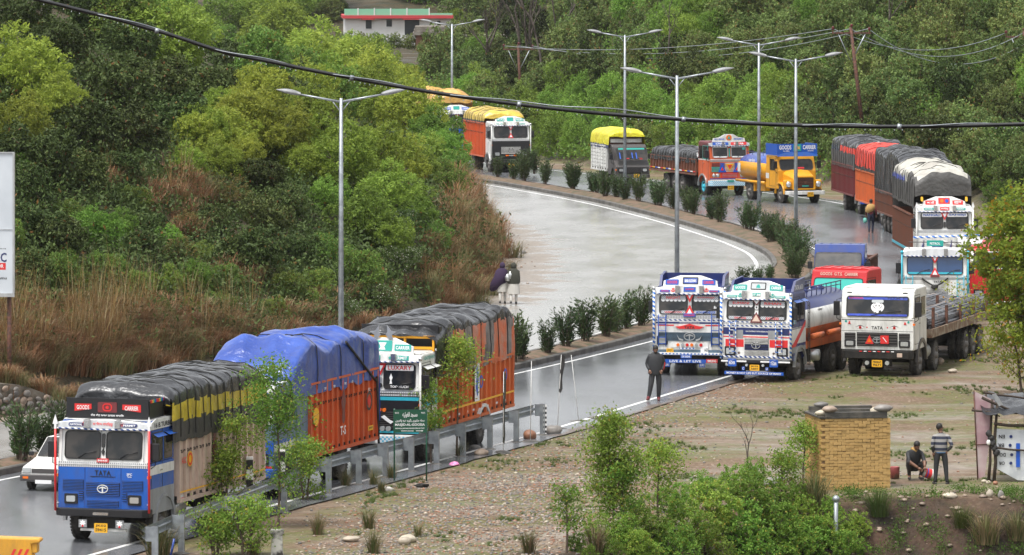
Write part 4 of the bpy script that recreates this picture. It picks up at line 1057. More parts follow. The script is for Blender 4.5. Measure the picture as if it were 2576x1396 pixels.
def leyland(loc, rz):
    T = Truck(loc, rz, 2.4, 'orange and red painted ornate lorry lettered SUHANA SAFAR with low slatted sides', zr=3.05)
    T.cab('orange', 'orange', 'orange', 'maroon', 'maroon'); T.arch(m='silver'); T.band(1.92, 2.02, 'silver'); T.band(2.04, 2.07, 'white')
    T.screens([(-.56, .92), (.56, .92)], frame='silver', z0=2.15, z1=2.8); T.badge(rr(0, 2.45, .1, .5, .05), 'teal', 'centre_window')
    for x in (-.56, .56): T.badge(rr(x, 2.2, .8, .07, .01), 'white2', 'screen_sticker', .03, .036); T.badge(rr(x, 2.76, .84, .06, .01), 'white2', 'screen_sticker', .03, .036)
    T.badge(rect(.78, .94, 2.6, 2.74), 'gglass', 'screen_sticker', .037, .042)
    for i in range(7):
        z = 1.36 + i * .075; b = B()
        for x0, x1, m in ((-1.1, -.6, 'teal'), (-.6, -.3, 'royal'), (-.3, .3, 'cream'), (.3, .6, 'royal'), (.6, 1.1, 'teal')):
            q = i / 6; T.band(z, z + .05, ('maroon' if abs((x0 + x1) / 2) > .7 and q > .5 else m), x0 + .01, x1 - .01, .04, 'slat')
    T.tri(-.45, 1.58, .5, .5, True, 'bluep', 'redp', .4, .05); T.tri(.45, 1.58, .5, .5, True, 'bluep', 'redp', .4, .05); T.tri(0, 1.6, .5, .4, False, 'plate', 'redp', .6, .055)
    T.band(1.0, 1.3, 'redp', -.5, .5, .03); 
    for i in range(3): T.band(1.05 + i * .08, 1.075 + i * .08, 'silver', -.45, .45, .04)
    T.lamps([-.95, -.72, .72, .95], 1.15, .18, .18, 'chrome', True)
    T.bumper(.56, .86, 'check_lb', .2); T.band(.86, .93, 'cream', t=.1, name='bumper_stripe'); T.band(.94, .98, 'royal', t=.05, name='bumper_stripe'); T.plate_(0, .46, 'JK02', '6177', y=-.22)
    T.badge(rr(0, .84, .4, .1, .02), 'teal', 'name_plate', .21, .23)
    T.hood('silver', 2.82, .26, crest=.0)
    for x, m, t in ((-.55, 'royal', 'SUHANA'), (.55, 'redp', 'SAFAR')): T.badge(rr(x, 2.95, .95, .16, .02), m, 'name_plate', 0, .02, T.S); T.text(t, x, 2.95, .6, .1, 'white2', T.S, .028)
    S2 = lambda u, v, t: (u, .1 - t, v); P = [(-1.0, 3.05), (1.0, 3.05), (.95, 3.25), (.6, 3.3), (.25, 3.48), (-.25, 3.48), (-.6, 3.3), (-.95, 3.25)]
    b = B(); b.plate(P, S2, -.05, 0); cr = b.build('crest_board', 'white', T.r, bevel=.01)
    T.badge(disc(0, 3.28, .17), 'amber', 'emblem', 0, .02, S2); T.badge([(0, 3.42), (.09, 3.2), (-.09, 3.2)], 'teal', 'emblem', .02, .03, S2)
    T.text('ALL INDIA', -.58, 3.2, .6, .1, 'bluep', S2, .012); T.text('PERMIT', .58, 3.2, .55, .1, 'bluep', S2, .012)
    T.doors('glass', frame='teal', stripe=((2.0, 2.05, 'white'),)); T.mirrors()
    T.chassis(9.6, (4.6, 5.9, 7.2), rimmat='cyan'); T.body(2.0, 7.6, 1.25, 1.95, 'brown', .45, hooks=False)
    for i in range(17):
        b = B(); y = 2.05 + i * .45; b.box(-1.31, -1.3, y, y + .4, 1.25, 1.31); b.build('edge_tile', ('redp', 'white2', 'bluep', 'plate')[i % 4], T.r)
    tarp('black tarpaulin pulled over the low load of the ornate orange lorry', T, 2.0, 7.5, 1.75, 2.45, ['t_black', 't_dark'], (), 9, lump=.06, rope=.42, front_h=1.8, rear_h=1.8, crown=.05)
leyland(gl(1835, 492), R_(18.5))

def bonnet_tanker(loc, rz):
    T = Truck(loc, rz, 2.3, 'golden yellow bonneted water tanker with blue GOODS CARRIER headboard', zb=.72, zbelt=1.75, zw=2.45, zr=2.6, lean=.1, D=1.2)
    r = T.r; H = 1.15
    b = B(); P = [(1.2, .75), (1.2, 1.75), (1.45, 2.42), (1.55, 2.6), (2.9, 2.6), (2.95, .75)]
    b.plate(P, lambda u, v, t: (t, u, v), -H, H); b.build('cab', 'yellow', r, bevel=.06)
    sec = []
    for y, w, z1 in ((0.05, .62, 1.45), (.15, .66, 1.58), (.7, .74, 1.72), (1.35, .86, 1.86)):
        sec.append([(-w, y, .75), (-w, y, z1 - .22), (-w * .8, y, z1 - .05), (-w * .35, y, z1), (w * .35, y, z1), (w * .8, y, z1 - .05), (w, y, z1 - .22), (w, y, .75)])
    b = B(); n = 8; b.add([p for s_ in sec for p in s_], [(i*n+j, i*n+j+1, (i+1)*n+j+1, (i+1)*n+j) for i in range(3) for j in range(7)] + [tuple(range(8))], 0, False); b.build('bonnet', 'yellow', r, bevel=.04)
    for sg in (-1, 1):
        b = B(); prof = [(1.0 + .68 * math.cos(R_(a)), .5 + .66 * math.sin(R_(a))) for a in range(0, 181, 15)] + [(1.0 + .58 * math.cos(R_(a)), .5 + .56 * math.sin(R_(a))) for a in range(180, -1, -15)]
        b.plate(prof, lambda u, v, t: (t, u, v), sg * .6, sg * 1.16); b.build('wing', 'yellow', r, bevel=.03)
        b = B(); b.lathe([(-.0, .17), (-.03, .17), (-.05, .14)], 'y', (sg * .88, .26, 1.05), 14); k = b.build('headlight', 'chrome', r); b = B(); b.lathe([(-.04, .14), (-.08, .08), (-.09, 0)], 'y', (sg * .88, .26, 1.05), 14); b.build('lens', 'lens', k)
        b = B(); b.box(sg * .62, sg * 1.12, .28, .6, .78, 1.3); b.build('wing_front', 'yellow', r, bevel=.08)
    S = lambda u, v, t: (u, .03 - t, v)
    b = B(); b.ring(rr(0, 1.14, 1.14, .72, .08), rr(0, 1.14, 1.0, .6, .05), S, -.02, .03); gr = b.build('grille', 'yellow', r)
    b = B(); b.plate(rr(0, 1.14, 1.0, .6, .05), S, -.03, 0); b.build('grille_mesh', 'black', gr)
    for i in range(7): b = B(); z = .9 + i * .08; b.box(-.48, .48, .0, .02, z, z + .03); b.build('slat', 'brown', gr)
    b = B(); b.plate(disc(0, 1.16, .1), S, .02, .05); b.build('emblem', 'rust', gr); b = B(); b.plate(rr(0, .97, .4, .06, .02), S, .02, .05); b.build('name_plate', 'teal', gr)
    F = lambda u, v, t: (u, 1.2 + .25 * (v - 1.75) / .67 - t, v)
    b = B(); b.plate(rr(0, 2.1, 1.9, .52, .14), F, 0, .025); g = b.build('windscreen', 'glass', r); b = B(); b.ring(rr(0, 2.1, 1.98, .6, .17), rr(0, 2.1, 1.9, .52, .14), F, 0, .035); b.build('window_seal', 'rubber', g)
    b = B(); b.plate(rr(.2, 1.92, .5, .08, .03), F, .027, .035); b.build('dashboard_cloth', 'redp', g)
    T.bumper(.5, .7, 'white', .2, 2.3); T.plate_(.2, .52, 'JK02', '7177', y=-.26)
    for sg in (-1, 1):
        SS = T.side(sg)
        b = B(); b.plate([(1.55, 1.78), (2.3, 1.78), (2.3, 2.4), (1.68, 2.4)], SS, 0, .012); b.build('side_window', 'glass', r)
        b = B(); b.ring(rect(1.45, 2.4, .9, 2.46), rect(1.465, 2.385, .915, 2.445), SS, 0, .006); b.build('door', 'print', r)
        b = B(); b.plate(rect(2.45, 2.9, 1.3, 1.6), SS, 0, .006); b.build('side_panel', 'white', r)
    T.mirrors(y=1.2, z=2.1)
    # blue headboard box
    b = B(); b.plate([(-1.2, 2.62), (-.6, 2.78), (.6, 2.78), (1.2, 2.62), (1.2, 3.25), (-1.2, 3.25)], lambda u, v, t: (u, 1.15 + t, v), 0, .05)
    for sg in (-1, 1): b.box(sg * 1.2, sg * 1.15, 1.2, 2.8, 2.62, 3.25)
    hb = b.build('headboard', 'royal', r); HB = lambda u, v, t: (u, 1.15 - t, v)
    b = B(); b.plate([(-1.2, 2.56), (1.2, 2.56), (1.2, 2.64), (.6, 2.8), (-.6, 2.8), (-1.2, 2.64)], lambda u, v, t: (u, 1.1 + .2 * (v - 2.56) + t, v), 0, .04); b.build('sun_visor', 'blue', hb)
    lettering('GOODS', HB, -.72, 3.06, .72, .24, 'white2', r, .008); lettering('CARRIER', HB, .72, 3.06, .78, .24, 'white2', r, .008)
    b = B(); b.plate(rr(0, 3.04, .46, .36, .03), HB, 0, .02); b.build('name_board', 'teal', hb); lettering('786', HB, 0, 3.04, .3, .2, 'plate', r, .025); lettering('ALL INDIA', HB, -.66, 2.86, .4, .06, 'white2', r, .008); lettering('ROUTE', HB, .8, 2.86, .34, .06, 'white2', r, .008)
    T.chassis(7.6, (5.4,), 1.0, 1.0, tank=False)
    # tank: oval barrel with a blue top
    b = B(); prof = [(3.1, .02), (3.1, .7), (3.16, .84), (3.3, .9), (7.1, .9), (7.3, .8), (7.4, .5), (7.42, .02)]
    vs = []; n = 28
    for a, rr_ in prof:
        for j in range(n):
            t = 2 * math.pi * j / n; vs.append((1.15 * rr_ / .9 * math.sin(t), a, 1.75 + rr_ * .88 * math.cos(t)))
    fs = [(i*n+j, i*n+(j+1) % n, (i+1)*n+(j+1) % n, (i+1)*n+j) for i in range(len(prof) - 1) for j in range(n)]
    b.add(vs, fs, 0, True)
    for i, f in enumerate(b.f):
        c = sum(b.v[q][2] for q in f) / 4
        if c > 2.05: b.m[i] = 1
    tk = b.build('tank', ['yellow', 't_blue'], r)
    b = B()
    for sg in (-1, 1):
        b.tube([(sg * .5, 3.3, 2.62), (sg * .5, 7.2, 2.62)], .02, 6)
        for i in range(6): y = 3.3 + i * .78; b.tube([(sg * .5, y, 2.45), (sg * .5, y, 2.62)], .015, 5)
    b.build('top_rail', 'navy', tk)
    lettering('जल सेवा', lambda u, v, t: (-(1.02 + t), 10 - u, v), 10 - 5.2, 2.2, .9, .2, 'white2', r, .03)
    b = B(); b.box(-1.17, -1.165, 3.6, 3.95, 1.5, 2.0); b.box(-1.17, -1.165, 6.6, 7.0, 1.5, 2.0); b.build('sign', 'white', r)
    b = B(); b.tube([(-1.12, 3.1, 1.02), (-1.12, 7.3, 1.02)], .08, 8); b.build('side_pipe', 'yellow', r); b = B(); b.box(-1.1, 1.1, 4.7, 4.8, .5, 1.0); b.box(-1.0, -.7, 3.4, 4.4, .55, .9); b.build('mudguard', 'yellow', r)
bonnet_tanker(gl(2026, 512), R_(20))

# four loaded lorries standing in line on the far bend
T = far_truck(corner(2166, 541, R_(6), 2.4, False), R_(6), 'maroon bodied truck with dark canvas and a red strip, rearmost of the line', 'maroon', None, low='white', L=9.3, zt=2.45, seed=5, crest=False, text=('NATIONAL', 'PERMIT'))
tarp('dark tarpaulin with a red strip over the maroon bodied truck', T, 1.6, 7.6, 2.3, 3.75, ['t_black', 't_red', 't_grey'], ((3.45, 1, lambda c: c[1] < 6.5), (3.15, 2, None)), 12, lump=.22, rope=.7, front_h=3.2, rear_h=2.4)
T = far_truck(corner(2223, 569, R_(5), 2.4, False), R_(5), 'orange bodied truck with bright red tarpaulin, second from the rear of the line', 'orange2', None, low='cyan', L=9.3, zt=2.5, seed=6, crest=False)
tarp('bright red tarpaulin over the orange bodied truck in the line', T, 1.7, 7.6, 2.55, 3.75, ['t_red', 't_dark'], ((2.75, 1, None),), 13, lump=.12, rope=.6, front_h=3.1, rear_h=2.4)
T = far_truck(corner(2282, 604, R_(4.5), 2.4, False), R_(4.5), 'brown bodied multi axle truck under a long black tarpaulin', 'brown', None, low='white', L=10.6, zt=2.0, seed=7, crest=False, axles=(5.4, 6.7, 8.0))
tarp('long black tarpaulin over the brown multi axle truck in the line', T, 1.4, 9.2, 1.9, 4.0, ['t_black', 't_dark'], (), 14, lump=.16, rope=.5, front_h=3.0, rear_h=2.0, ydip=lambda y: .15 * math.sin(y))
T = Truck(corner(2308, 697, R_(2.0), 2.4, False), R_(2.0), 2.4, 'white ornate truck lettered NANGALI SAHIBJI under a white and grey cover', zr=3.15)
T.cab('white', 'white', 'white', 'white', 'white'); T.arch(); T.band(1.95, 2.06, 'silverdot'); T.screens([(-.56, 1.0), (.56, 1.0)], z0=2.12, z1=2.84)
for x, t in ((-.56, 'NANGALI'), (.56, 'SAHIBJI')): T.badge(rr(x, 2.73, .88, .17, .04), 'white2', 'screen_sticker', .03, .036); T.text(t, x, 2.73, .74, .11, 'bluep', off=.042)
T.tri(0, 2.68, .36, .36, False); T.badge(rr(0, 2.3, .1, .26, .04), 'glass', 'centre_window'); T.canes('white', .9, 2.95, 'white2', .04, True); T.doors('glass'); T.mirrors(); T.lamps([-.85, .85], 1.15); T.grille(-.5, .5, 1.1, 1.55, 6, 'white', 'white'); T.bumper(.58, .82, 'royal')
T.hood('white', 2.88, .28, crest=.4, crest_m='white'); T.badge(rr(0, 3.01, .4, .14, .02), 'redp', 'name_plate', 0, .02, T.S); T.text('ਵਾਹਿਗੁਰੂ', 0, 3.01, .32, .09, 'white2', T.S, .028)
for x, t in ((-.7, 'NATIONAL'), (.7, 'PERMIT')): T.badge(rr(x, 3.0, .44, .1, .04), 'teal', 'name_plate', 0, .02, T.S); T.text(t, x, 3.0, .34, .06, 'white2', T.S, .028)
for x, t in ((-.6, 'ਚੜਦੀ'), (.6, 'ਕਲਾ')): T.badge(rr(x, T.zc - .03, .46, .18, .03), 'redp', 'name_plate', 0, .02, T.S2); T.text(t, x, T.zc - .03, .32, .11, 'white2', T.S2, .028)
T.badge(rr(0, T.zc + .04, .5, .26, .02), 'redp', 'name_plate', 0, .02, T.S2); T.badge(disc(-.1, T.zc + .04, .08), 'amber', 'emblem', .02, .03, T.S2); T.badge(disc(.12, T.zc + .04, .08), 'bluep', 'emblem', .02, .03, T.S2)
for sg in (-1, 1): T.badge(rr(sg * .98, T.zc + .12, .1, .2, .04), 'plate', 'lamp', 0, .1, T.S2)
T.chassis(10, (5.6, 6.9)); T.body(2.0, 8.0, 1.05, 2.6, 'brown', .42); 
b = B(); b.box(-1.32, -1.31, 2.0, 10, 1.0, 1.12); b.build('side_stripe', 'cyan', T.r)
tarp('white and grey weathered cover over the high load of the NANGALI SAHIBJI truck', T, .75, 9.2, 3.0, 4.45, ['t_white', 't_grey', 't_royal', 't_grey'], ((4.2, 2, lambda c: c[1] > 4.5 and c[2] > 3.75), (4.0, 1, None), (9, 1, lambda c: c[1] < 3.2)), 15, lump=.18, rope=.8, front_h=3.55, rear_h=2.5, crown=.3, endm=1, ydip=lambda y: .1 * math.sin(y * 1.3))
# ------------------------------------------------------------- vehicles parked on the lot
def ornate(loc, rz, label, kind):
    T = Truck(loc, rz, 2.4, label, zr=3.05)
    a = kind == 'live'
    T.cab('white', 'white', 'navy' if not a else 'white', 'navy', 'navy'); T.arch(m='silver')
    T.band(1.9, 1.95, 'stripe_rope'); T.band(1.98, 2.03, 'silverdot'); T.band(2.04, 2.075, 'stripe_rope' if not a else 'silverdot')
    T.screens([(-.57, 1.0), (.57, 1.0)], z0=2.12, z1=2.8)
    for x in (-.57, .57):
        T.badge(rr(x, 2.70, .84, .15, .03), 'mesh', 'screen_sticker', .03, .036); T.badge(rr(x, 2.2, .84, .1, .03), 'mesh', 'screen_sticker', .03, .036)
        for k in range(6):
            T.badge(disc(x - .36 + k * .144, 2.625, .07, 10), 'white2', 'curtain_scallop', .027, .0315)
    if a:
        T.text('NIGHT', -.57, 2.7, .5, .1, 'redp', off=.042); T.text('KHAWAJA', .57, 2.7, .6, .08, 'redp', off=.042); T.text('HASBAKHATOON', -.57, 2.2, .6, .06, 'redp', off=.042); T.text('EXPRESS', .57, 2.2, .66, .07, 'bluep', off=.042); T.text('84', .9, 2.36, .12, .13, 'white2', off=.034)
        T.tri(0, 2.74, .42, .42, False); T.tri(0, 2.25, .42, .4, True); T.badge(rr(0, 2.5, .12, .16, .02), 'silver', 'centre_window')
        T.badge(rr(0, 2.1, .42, .12, .01), 'royal', 'name_plate', .06, .08); T.text('HUSSAIN', 0, 2.1, .34, .07, 'redp', off=.09)
    else:
        T.text('SUHANI', -.57, 2.7, .6, .09, 'redp', off=.042); T.text('RIHAN', .57, 2.7, .6, .09, 'redp', off=.042); T.text('ISHFAQ', -.57, 2.19, .42, .08, 'redp', off=.042); T.text('EXPRESS', .57, 2.19, .46, .08, 'redp', off=.042)
        T.tri(0, 2.22, .44, .36, True, 'maroon', 'cream', .65); 
        T.badge([(0, 2.62), (.15, 2.8), (.14, 2.9), (.06, 2.92), (0, 2.87), (-.06, 2.92), (-.14, 2.9), (-.15, 2.8)], 'maroon', 'heart_ornament', .02, .06); T.badge([(0, 2.67), (.1, 2.79), (.08, 2.86), (0, 2.82), (-.08, 2.86), (-.1, 2.79)], 'silver', 'heart_ornament', .06, .07)
        for z in (2.36, 2.56): T.badge(disc(0, z, .07), 'white2', 'ornament', .02, .05); T.badge(disc(0, z, .03), 'print', 'ornament', .05, .055)
        for x in (-.72, .6): T.badge(rr(x, 2.86, .26, .09, .01), 'royal', 'name_plate', .04, .06); T.text('JUGNU', x, 2.86, .2, .05, 'white2', off=.065)
    # middle and lower front
    if a:
        T.band(1.8, 1.86, 'navy'); T.text('ON CONTRACT WITH INDIAN OIL', 0, 1.83, .7, .03, 'white2', off=.026); T.band(1.72, 1.765, 'redp', -1.12, -.55); T.band(1.72, 1.765, 'redp', .55, 1.12)
        T.badge([(-.36, 1.62), (.36, 1.62), (.5, 1.7), (.3, 1.72), (0, 1.8), (-.3, 1.72), (-.5, 1.7)], 'redp', 'name_plate', .02, .05); T.text('TATA', 0, 1.67, .36, .1, 'print', off=.056)
        T.grille(-1.1, 1.1, 1.2, 1.5, 7, 'steelblue', 'steelblue'); T.tata(0, 1.36, .16, 'silver', .08)
        for k in (-1, 1): T.badge([(k * .22, 1.2), (k * .36, 1.24), (k * .44, 1.42), (k * .36, 1.3), (k * .22, 1.26)], 'silver', 'horn_ornament', .06, .09)
        T.band(.98, 1.16, 'white', -.65, .65, .05)
        for i, m in enumerate(('amber', 'lens', 'redlens', 'amber', 'lens', 'redlens')): T.badge(disc(-.4 + i * .16, 1.07, .055), m, 'lamp', .05, .09)
        T.badge(rr(-.68, .84, .24, .2, .01), 'plate', 'number_plate', .05, .07); T.text('JK02C', -.68, .88, .18, .06, 'print', off=.075); T.text('2184', -.68, .8, .2, .08, 'print', off=.075)
        T.band(.92, .97, 'check_b', -.35, .2, .07); T.badge(rr(.52, .89, .26, .2, .01), 'white2', 'number_plate', .05, .07); T.text('A-D', .58, .9, .12, .12, 'print', off=.075)
        T.band(.80, .9, 'steelblue'); T.bumper(.72, .8, 'white', .15); T.band(.73, .79, 'check_b', t=.16, name='bumper_stripe')
        T.badge(rr(-.1, .68, .38, .13, .01), 'royal', 'name_plate', .18, .2); T.text('DA NASHA', -.1, .68, .3, .08, 'white2', off=.205)
        b = B(); b.box(-.85, .6, -.24, -.2, .46, .58); k = b.build('front_rail', 'royal', T.r); b = B(); b.box(.602, 1.0, -.24, -.2, .47, .6); b.build('front_rail', 'red', T.r)
        S = lambda u, v, t: (u, -.24 - t, v); lettering('LIVE & LET LIVE', S, -.12, .52, 1.1, .08, 'white2', T.r, .006); lettering('SMILING', S, .8, .535, .3, .08, 'white2', T.r, .006)
        for x in (-.78, .45): T.badge(rr(x, .38, .2, .14, .01), 'royal', 'name_plate', .1, .12); T.text('GURU', x, .38, .15, .08, 'white2', off=.125)
        T.ladder(-.95, z0=1.0, z1=2.1, m='royal'); T.ladder(.9, z0=1.0, z1=2.15, m='royal')
        T.lamps([-.95, .93], 1.22, .26, .2)
    else:
        T.band(1.62, 1.86, 'navy'); T.text('ON CONTRACT WITH INDIAN OIL', .02, 1.74, .8, .045, 'white2', off=.026)
        for x in (-.65, .6): T.badge(rect(x - .18, x + .18, 1.5, 1.78), 'grey', 'side_plate', .02, .03)
        T.band(1.53, 1.57, 'redp'); 
        for x0, x1 in ((-1.1, -.45), (.47, 1.12)): T.band(1.2, 1.46, 'redp', x0, x1)
        T.grille(-.42, .44, 1.32, 1.5, 4, 'white', 'white'); T.grille(-.42, .44, 1.1, 1.3, 4, 'navy', 'navy'); T.grille(-.42, .44, .92, 1.07, 4, 'white', 'white'); T.tata(0, 1.27, .13, 'chrome', .08)
        T.lamps([-.93, .93], 1.06, .27, .2)
        for x in (-.62, .62): T.badge(star(x, 1.0, .06, 5), 'rust', 'sticker', .02, .026)
        T.band(.84, .9, 'stripe_rope', t=.05); T.bumper(.66, .78, 'black', .15); b = B(); b.box(-1.2, -.3, -.2, -.17, .7, .75); b.box(.2, 1.25, -.2, -.17, .7, .75); b.build('bumper_strip', 'white2', T.r)
        for x in (-.8, .68): T.badge(rr(x, .68, .3, .26, .02), 'royal', 'name_plate', .2, .23); T.text('TIGER' if x > 0 else 'RIDER', x, .67, .22, .1, 'white2', off=.235); T.badge([(x - .1, .76), (x - .04, .74), (x + .1, .79), (x - .04, .755)], 'white2', 'swoosh', .23, .237)
        T.plate_(0, .52, 'JK02', 'AB97', .34, .2, -.22)
        for x, t in ((-.42, 'C'), (.42, 'U')): T.badge(rect(x - .05, x + .05, .42, .54), 'royal', 'name_plate', .15, .17); T.text(t, x, .48, .06, .08, 'white2', off=.175); T.badge(disc(x - math.copysign(.13, x) , .6, .045), 'lens', 'fog_lamp', .15, .22)
        b = B(); b.box(-1.05, 1.05, -.3, -.26, .28, .39); b.build('front_rail', 'royal', T.r); S = lambda u, v, t: (u, -.3 - t, v); lettering('MONEY IS NOT LIFE BUT SOURCE OF MANY', S, 0, .335, 1.95, .07, 'white2', T.r, .006)
        T.ladder(-.82, z0=.95, z1=2.12, m='stripe_bw', w=.22); T.ladder(.82, z0=.95, z1=2.12, m='stripe_bw', w=.22)
    T.canes('stripe_bw', .8, 2.98, r=.042); T.indicators(1.7)
    T.hood('white', 2.84, .3, crest=.34, crest_m='white' if a else 'silver')
    m1 = 'royal' if a else 'teal'
    T.badge(rr(0, 2.99, .42, .16, .01) if a else rr(0, 3.0, .3, .1, .01), m1, 'name_plate', 0, .02, T.S); T.text('JALANDHAR' if a else '37 88', 0, 2.99, .3, .07, 'redp' if a else 'white2', T.S, .028)
    for x, t in ((-.86, 'NATIONAL'), (.86, 'PERMIT')): T.badge(rr(x, 2.93, .36, .08, .03), m1, 'name_plate', 0, .02, T.S); T.text(t, x, 2.93, .28, .045, 'redp' if a else 'white2', T.S, .028)
    for x in (-.58, .58): T.badge(star(x, 3.0, .06), 'redp' if a else 'teal', 'star', 0, .02, T.S); T.badge([(x + .09 * math.cos(R_(q)), 2.98 + .08 * math.sin(R_(q))) for q in range(180, 361, 20)] + [(x + .07 * math.cos(R_(q)), 3.0 + .07 * math.sin(R_(q))) for q in range(350, 190, -20)], 'redp' if a else 'teal', 'crescent', 0, .015, T.S)
    for x, t in ((-.64, 'GOODS'), (.64, 'CARRIER')): T.badge(rr(x, T.zc - .03, .46, .18, .02), m1, 'name_plate', 0, .02, T.S2); T.text(t, x, T.zc - .03, .36, .1, 'redp' if a else 'white2', T.S2, .028)
    T.badge(rr(0, T.zc + .02, .54, .24, .03), 'print', 'name_plate', 0, .015, T.S2); T.badge(rr(0, T.zc + .02, .48, .18, .02), 'lens' if not a else 't_blue', 'name_plate', .015, .025, T.S2)
    if a: T.text('BABA BUDHAN', 0, T.zc + .02, .4, .1, 'white2', T.S2, .03)
    else: T.badge([(-.07, T.zc - .04), (.07, T.zc - .04), (.07, T.zc + .0), (.04, T.zc + .06), (0, T.zc + .08), (-.04, T.zc + .06), (-.07, T.zc + .0)], 'teal', 'emblem', .025, .03, T.S2)
    T.doors('glass', stripe=((1.3, 1.8, 'white'), (1.0, 1.2, 'grey'), (1.82, 1.86, 'silver')) if not a else None, visor='blue'); T.mirrors('print', w=.16)
    # raised navy air deflector box over the cab roof
    b = B(); b.plate([(.5, 3.02), (1.85, 3.02), (1.95, 3.5), (.9, 3.42)], lambda u, v, t: (t, u, v), 1.05, 1.14); b.plate([(.5, 3.02), (1.85, 3.02), (1.95, 3.5), (.9, 3.42)], lambda u, v, t: (t, u, v), -1.14, -1.05); b.box(-1.05, 1.05, 1.78, 1.86, 3.02, 3.45); b.box(-1.1, 1.1, .9, 1.8, 3.05, 3.09)
    b.build('roof_carrier', 'navy', T.r); lettering('TATA.1613', lambda u, v, t: (1.14 + t, u, v), 1.2, 3.2, .9, .17, 'white2', T.r, .006)
    return T
T = ornate(gl(1735, 945), R_(-9), 'white and blue ornate truck lettered LIVE & LET LIVE standing on the asphalt', 'live')
T.chassis(8.6, (5.2, 6.5)); T.body(2.05, 6.3, 1.1, 2.35, 'navy', .5, hooks=False, frontz=3.0)
b = B(); b.tube([(1.1, 2.2, 2.7), (1.1, 8.2, 2.75)], .03, 6); b.tube([(-1.1, 2.2, 2.7), (-1.1, 8.2, 2.75)], .03, 6); b.build('top_rail', 'dgrey', T.r)
o = empty('load_sack', T.r.location + Matrix.Rotation(R_(-9), 3, 'Z') @ Vector((.3, 3.6, 1.1)), R_(-9), 'pale cloth bundle lying in the open body of the LIVE & LET LIVE truck', 'bundle')
b = B(); b.blob((0, 0, .85), (.85, 1.3, .85), 4, .25, (8, 12)); b.build('cloth', 'c_white', o)

T = ornate(gl(1903, 962), R_(-19.5), 'blue and white ornate tanker truck lettered ISHFAQ EXPRESS with a blue slogan board', 'tank')
T.chassis(8.8, (5.3, 6.6), tank=False)
def big_tank(T, y0, y1, mats, zc=1.95, rx=1.14, rz_=.82, top=2.35, low=1.75, rail=True):
    b = B(); prof = [(y0, .02), (y0, .8), (y0 + .06, .95), (y0 + .18, 1), (y1 - .18, 1), (y1 - .06, .95), (y1, .8), (y1, .02)]; n = 32; vs = []
    for a, q in prof:
        for j in range(n): t = 2 * math.pi * (j + .5) / n; vs.append((rx * q * math.sin(t), a, zc + rz_ * q * math.cos(t)))
    fs = [(i*n+j, i*n+(j+1) % n, (i+1)*n+(j+1) % n, (i+1)*n+j) for i in range(len(prof) - 1) for j in range(n)]
    b.add(vs, fs, 0, True)
    for i, f in enumerate(b.f):
        c = sum(b.v[q][2] for q in f) / 4; b.m[i] = 1 if c > top else (2 if c < low else 0)
    tk = b.build('tank', mats, T.r)
    b = B()
    for sg in (-1, 1):
        b.tube([(sg * .55, y0 + .1, zc + rz_ + .22), (sg * .55, y1 - .2, zc + rz_ + .22)], .022, 6); b.tube([(sg * .55, y0 + .1, zc + rz_ + .1), (sg * .55, y1 - .2, zc + rz_ + .1)], .016, 6)
        y = y0 + .1
        while y < y1: b.tube([(sg * .55, y, zc + rz_ - .15), (sg * .55, y, zc + rz_ + .22)], .018, 5); y += .6
    for y in (y0 + 1.2, (y0 + y1) / 2, y1 - 1.2): b.lathe([(0, .22), (.1, .22), (.12, 0)], 'z', (0, y, zc + rz_ - .02), 12)
    if rail: b.build('top_rail', 'navy', tk)
    return tk
tk = big_tank(T, 2.25, 8.6, ['white', 'navy', 'orange2'])
b = B(); b.box(.98, 1.06, 3.8, 4.35, 1.65, 2.3); b.build('warning_board', 'white', T.r, bevel=.01)
S = lambda u, v, t: (1.065 + t, u, v)
lettering('HIGHLY FLAMMABLE', S, 4.07, 2.22, .45, .06, 'print', T.r, .003); lettering('PETROL', S, 3.98, 1.95, .3, .1, 'print', T.r, .003)
b = B(); b.ring([(4.24, 1.88), (4.34, 2.05), (4.24, 2.2), (4.14, 2.05)], [(4.24, 1.93), (4.31, 2.05), (4.24, 2.15), (4.17, 2.05)], S, .002, .006); b.build('hazard_diamond', 'redp', T.r)
b = B(); b.box(-1.05, 1.05, 2.3, 8.5, 1.0, 1.25); b.build('tank_cradle', 'orange2', T.r); b = B(); b.lathe([(0, .02), (0, .1), (1.3, .1), (1.3, .02)], 'y', (1.2, 2.6, 1.42), 12); b.lathe([(0, .02), (0, .1), (1.3, .1), (1.3, .02)], 'y', (1.2, 4.6, 1.42), 12); b.build('hose_tube', 'orange2', T.r)
b = B(); b.lathe([(0, .02), (.04, .2), (.6, .2), (.64, .02)], 'x', (.7, 3.1, .75), 14); b.build('air_tank', 'silver', T.r)
b = B(); 
for y in (2.0, 2.2): b.tube([(1.24, y, .5), (1.24, y, 2.6), (1.0, y, 2.9)], .018, 5)
for i in range(9): b.tube([(1.24, 2.0, .6 + i * .24), (1.24, 2.2, .6 + i * .24)], .014, 5)
b.build('ladder', 'dgrey', T.r)
b = B(); b.plate([(.1, 1.2), (1.8, 2.05), (1.8, 1.9), (.6, 1.2)], T.R, .009, .013); b.build('side_stripe', 'redp', T.r)
b = B(); b.box(1.2, 1.23, .35, .6, 1.98, 2.5); b.build('pennant', 'check_lb', T.r)

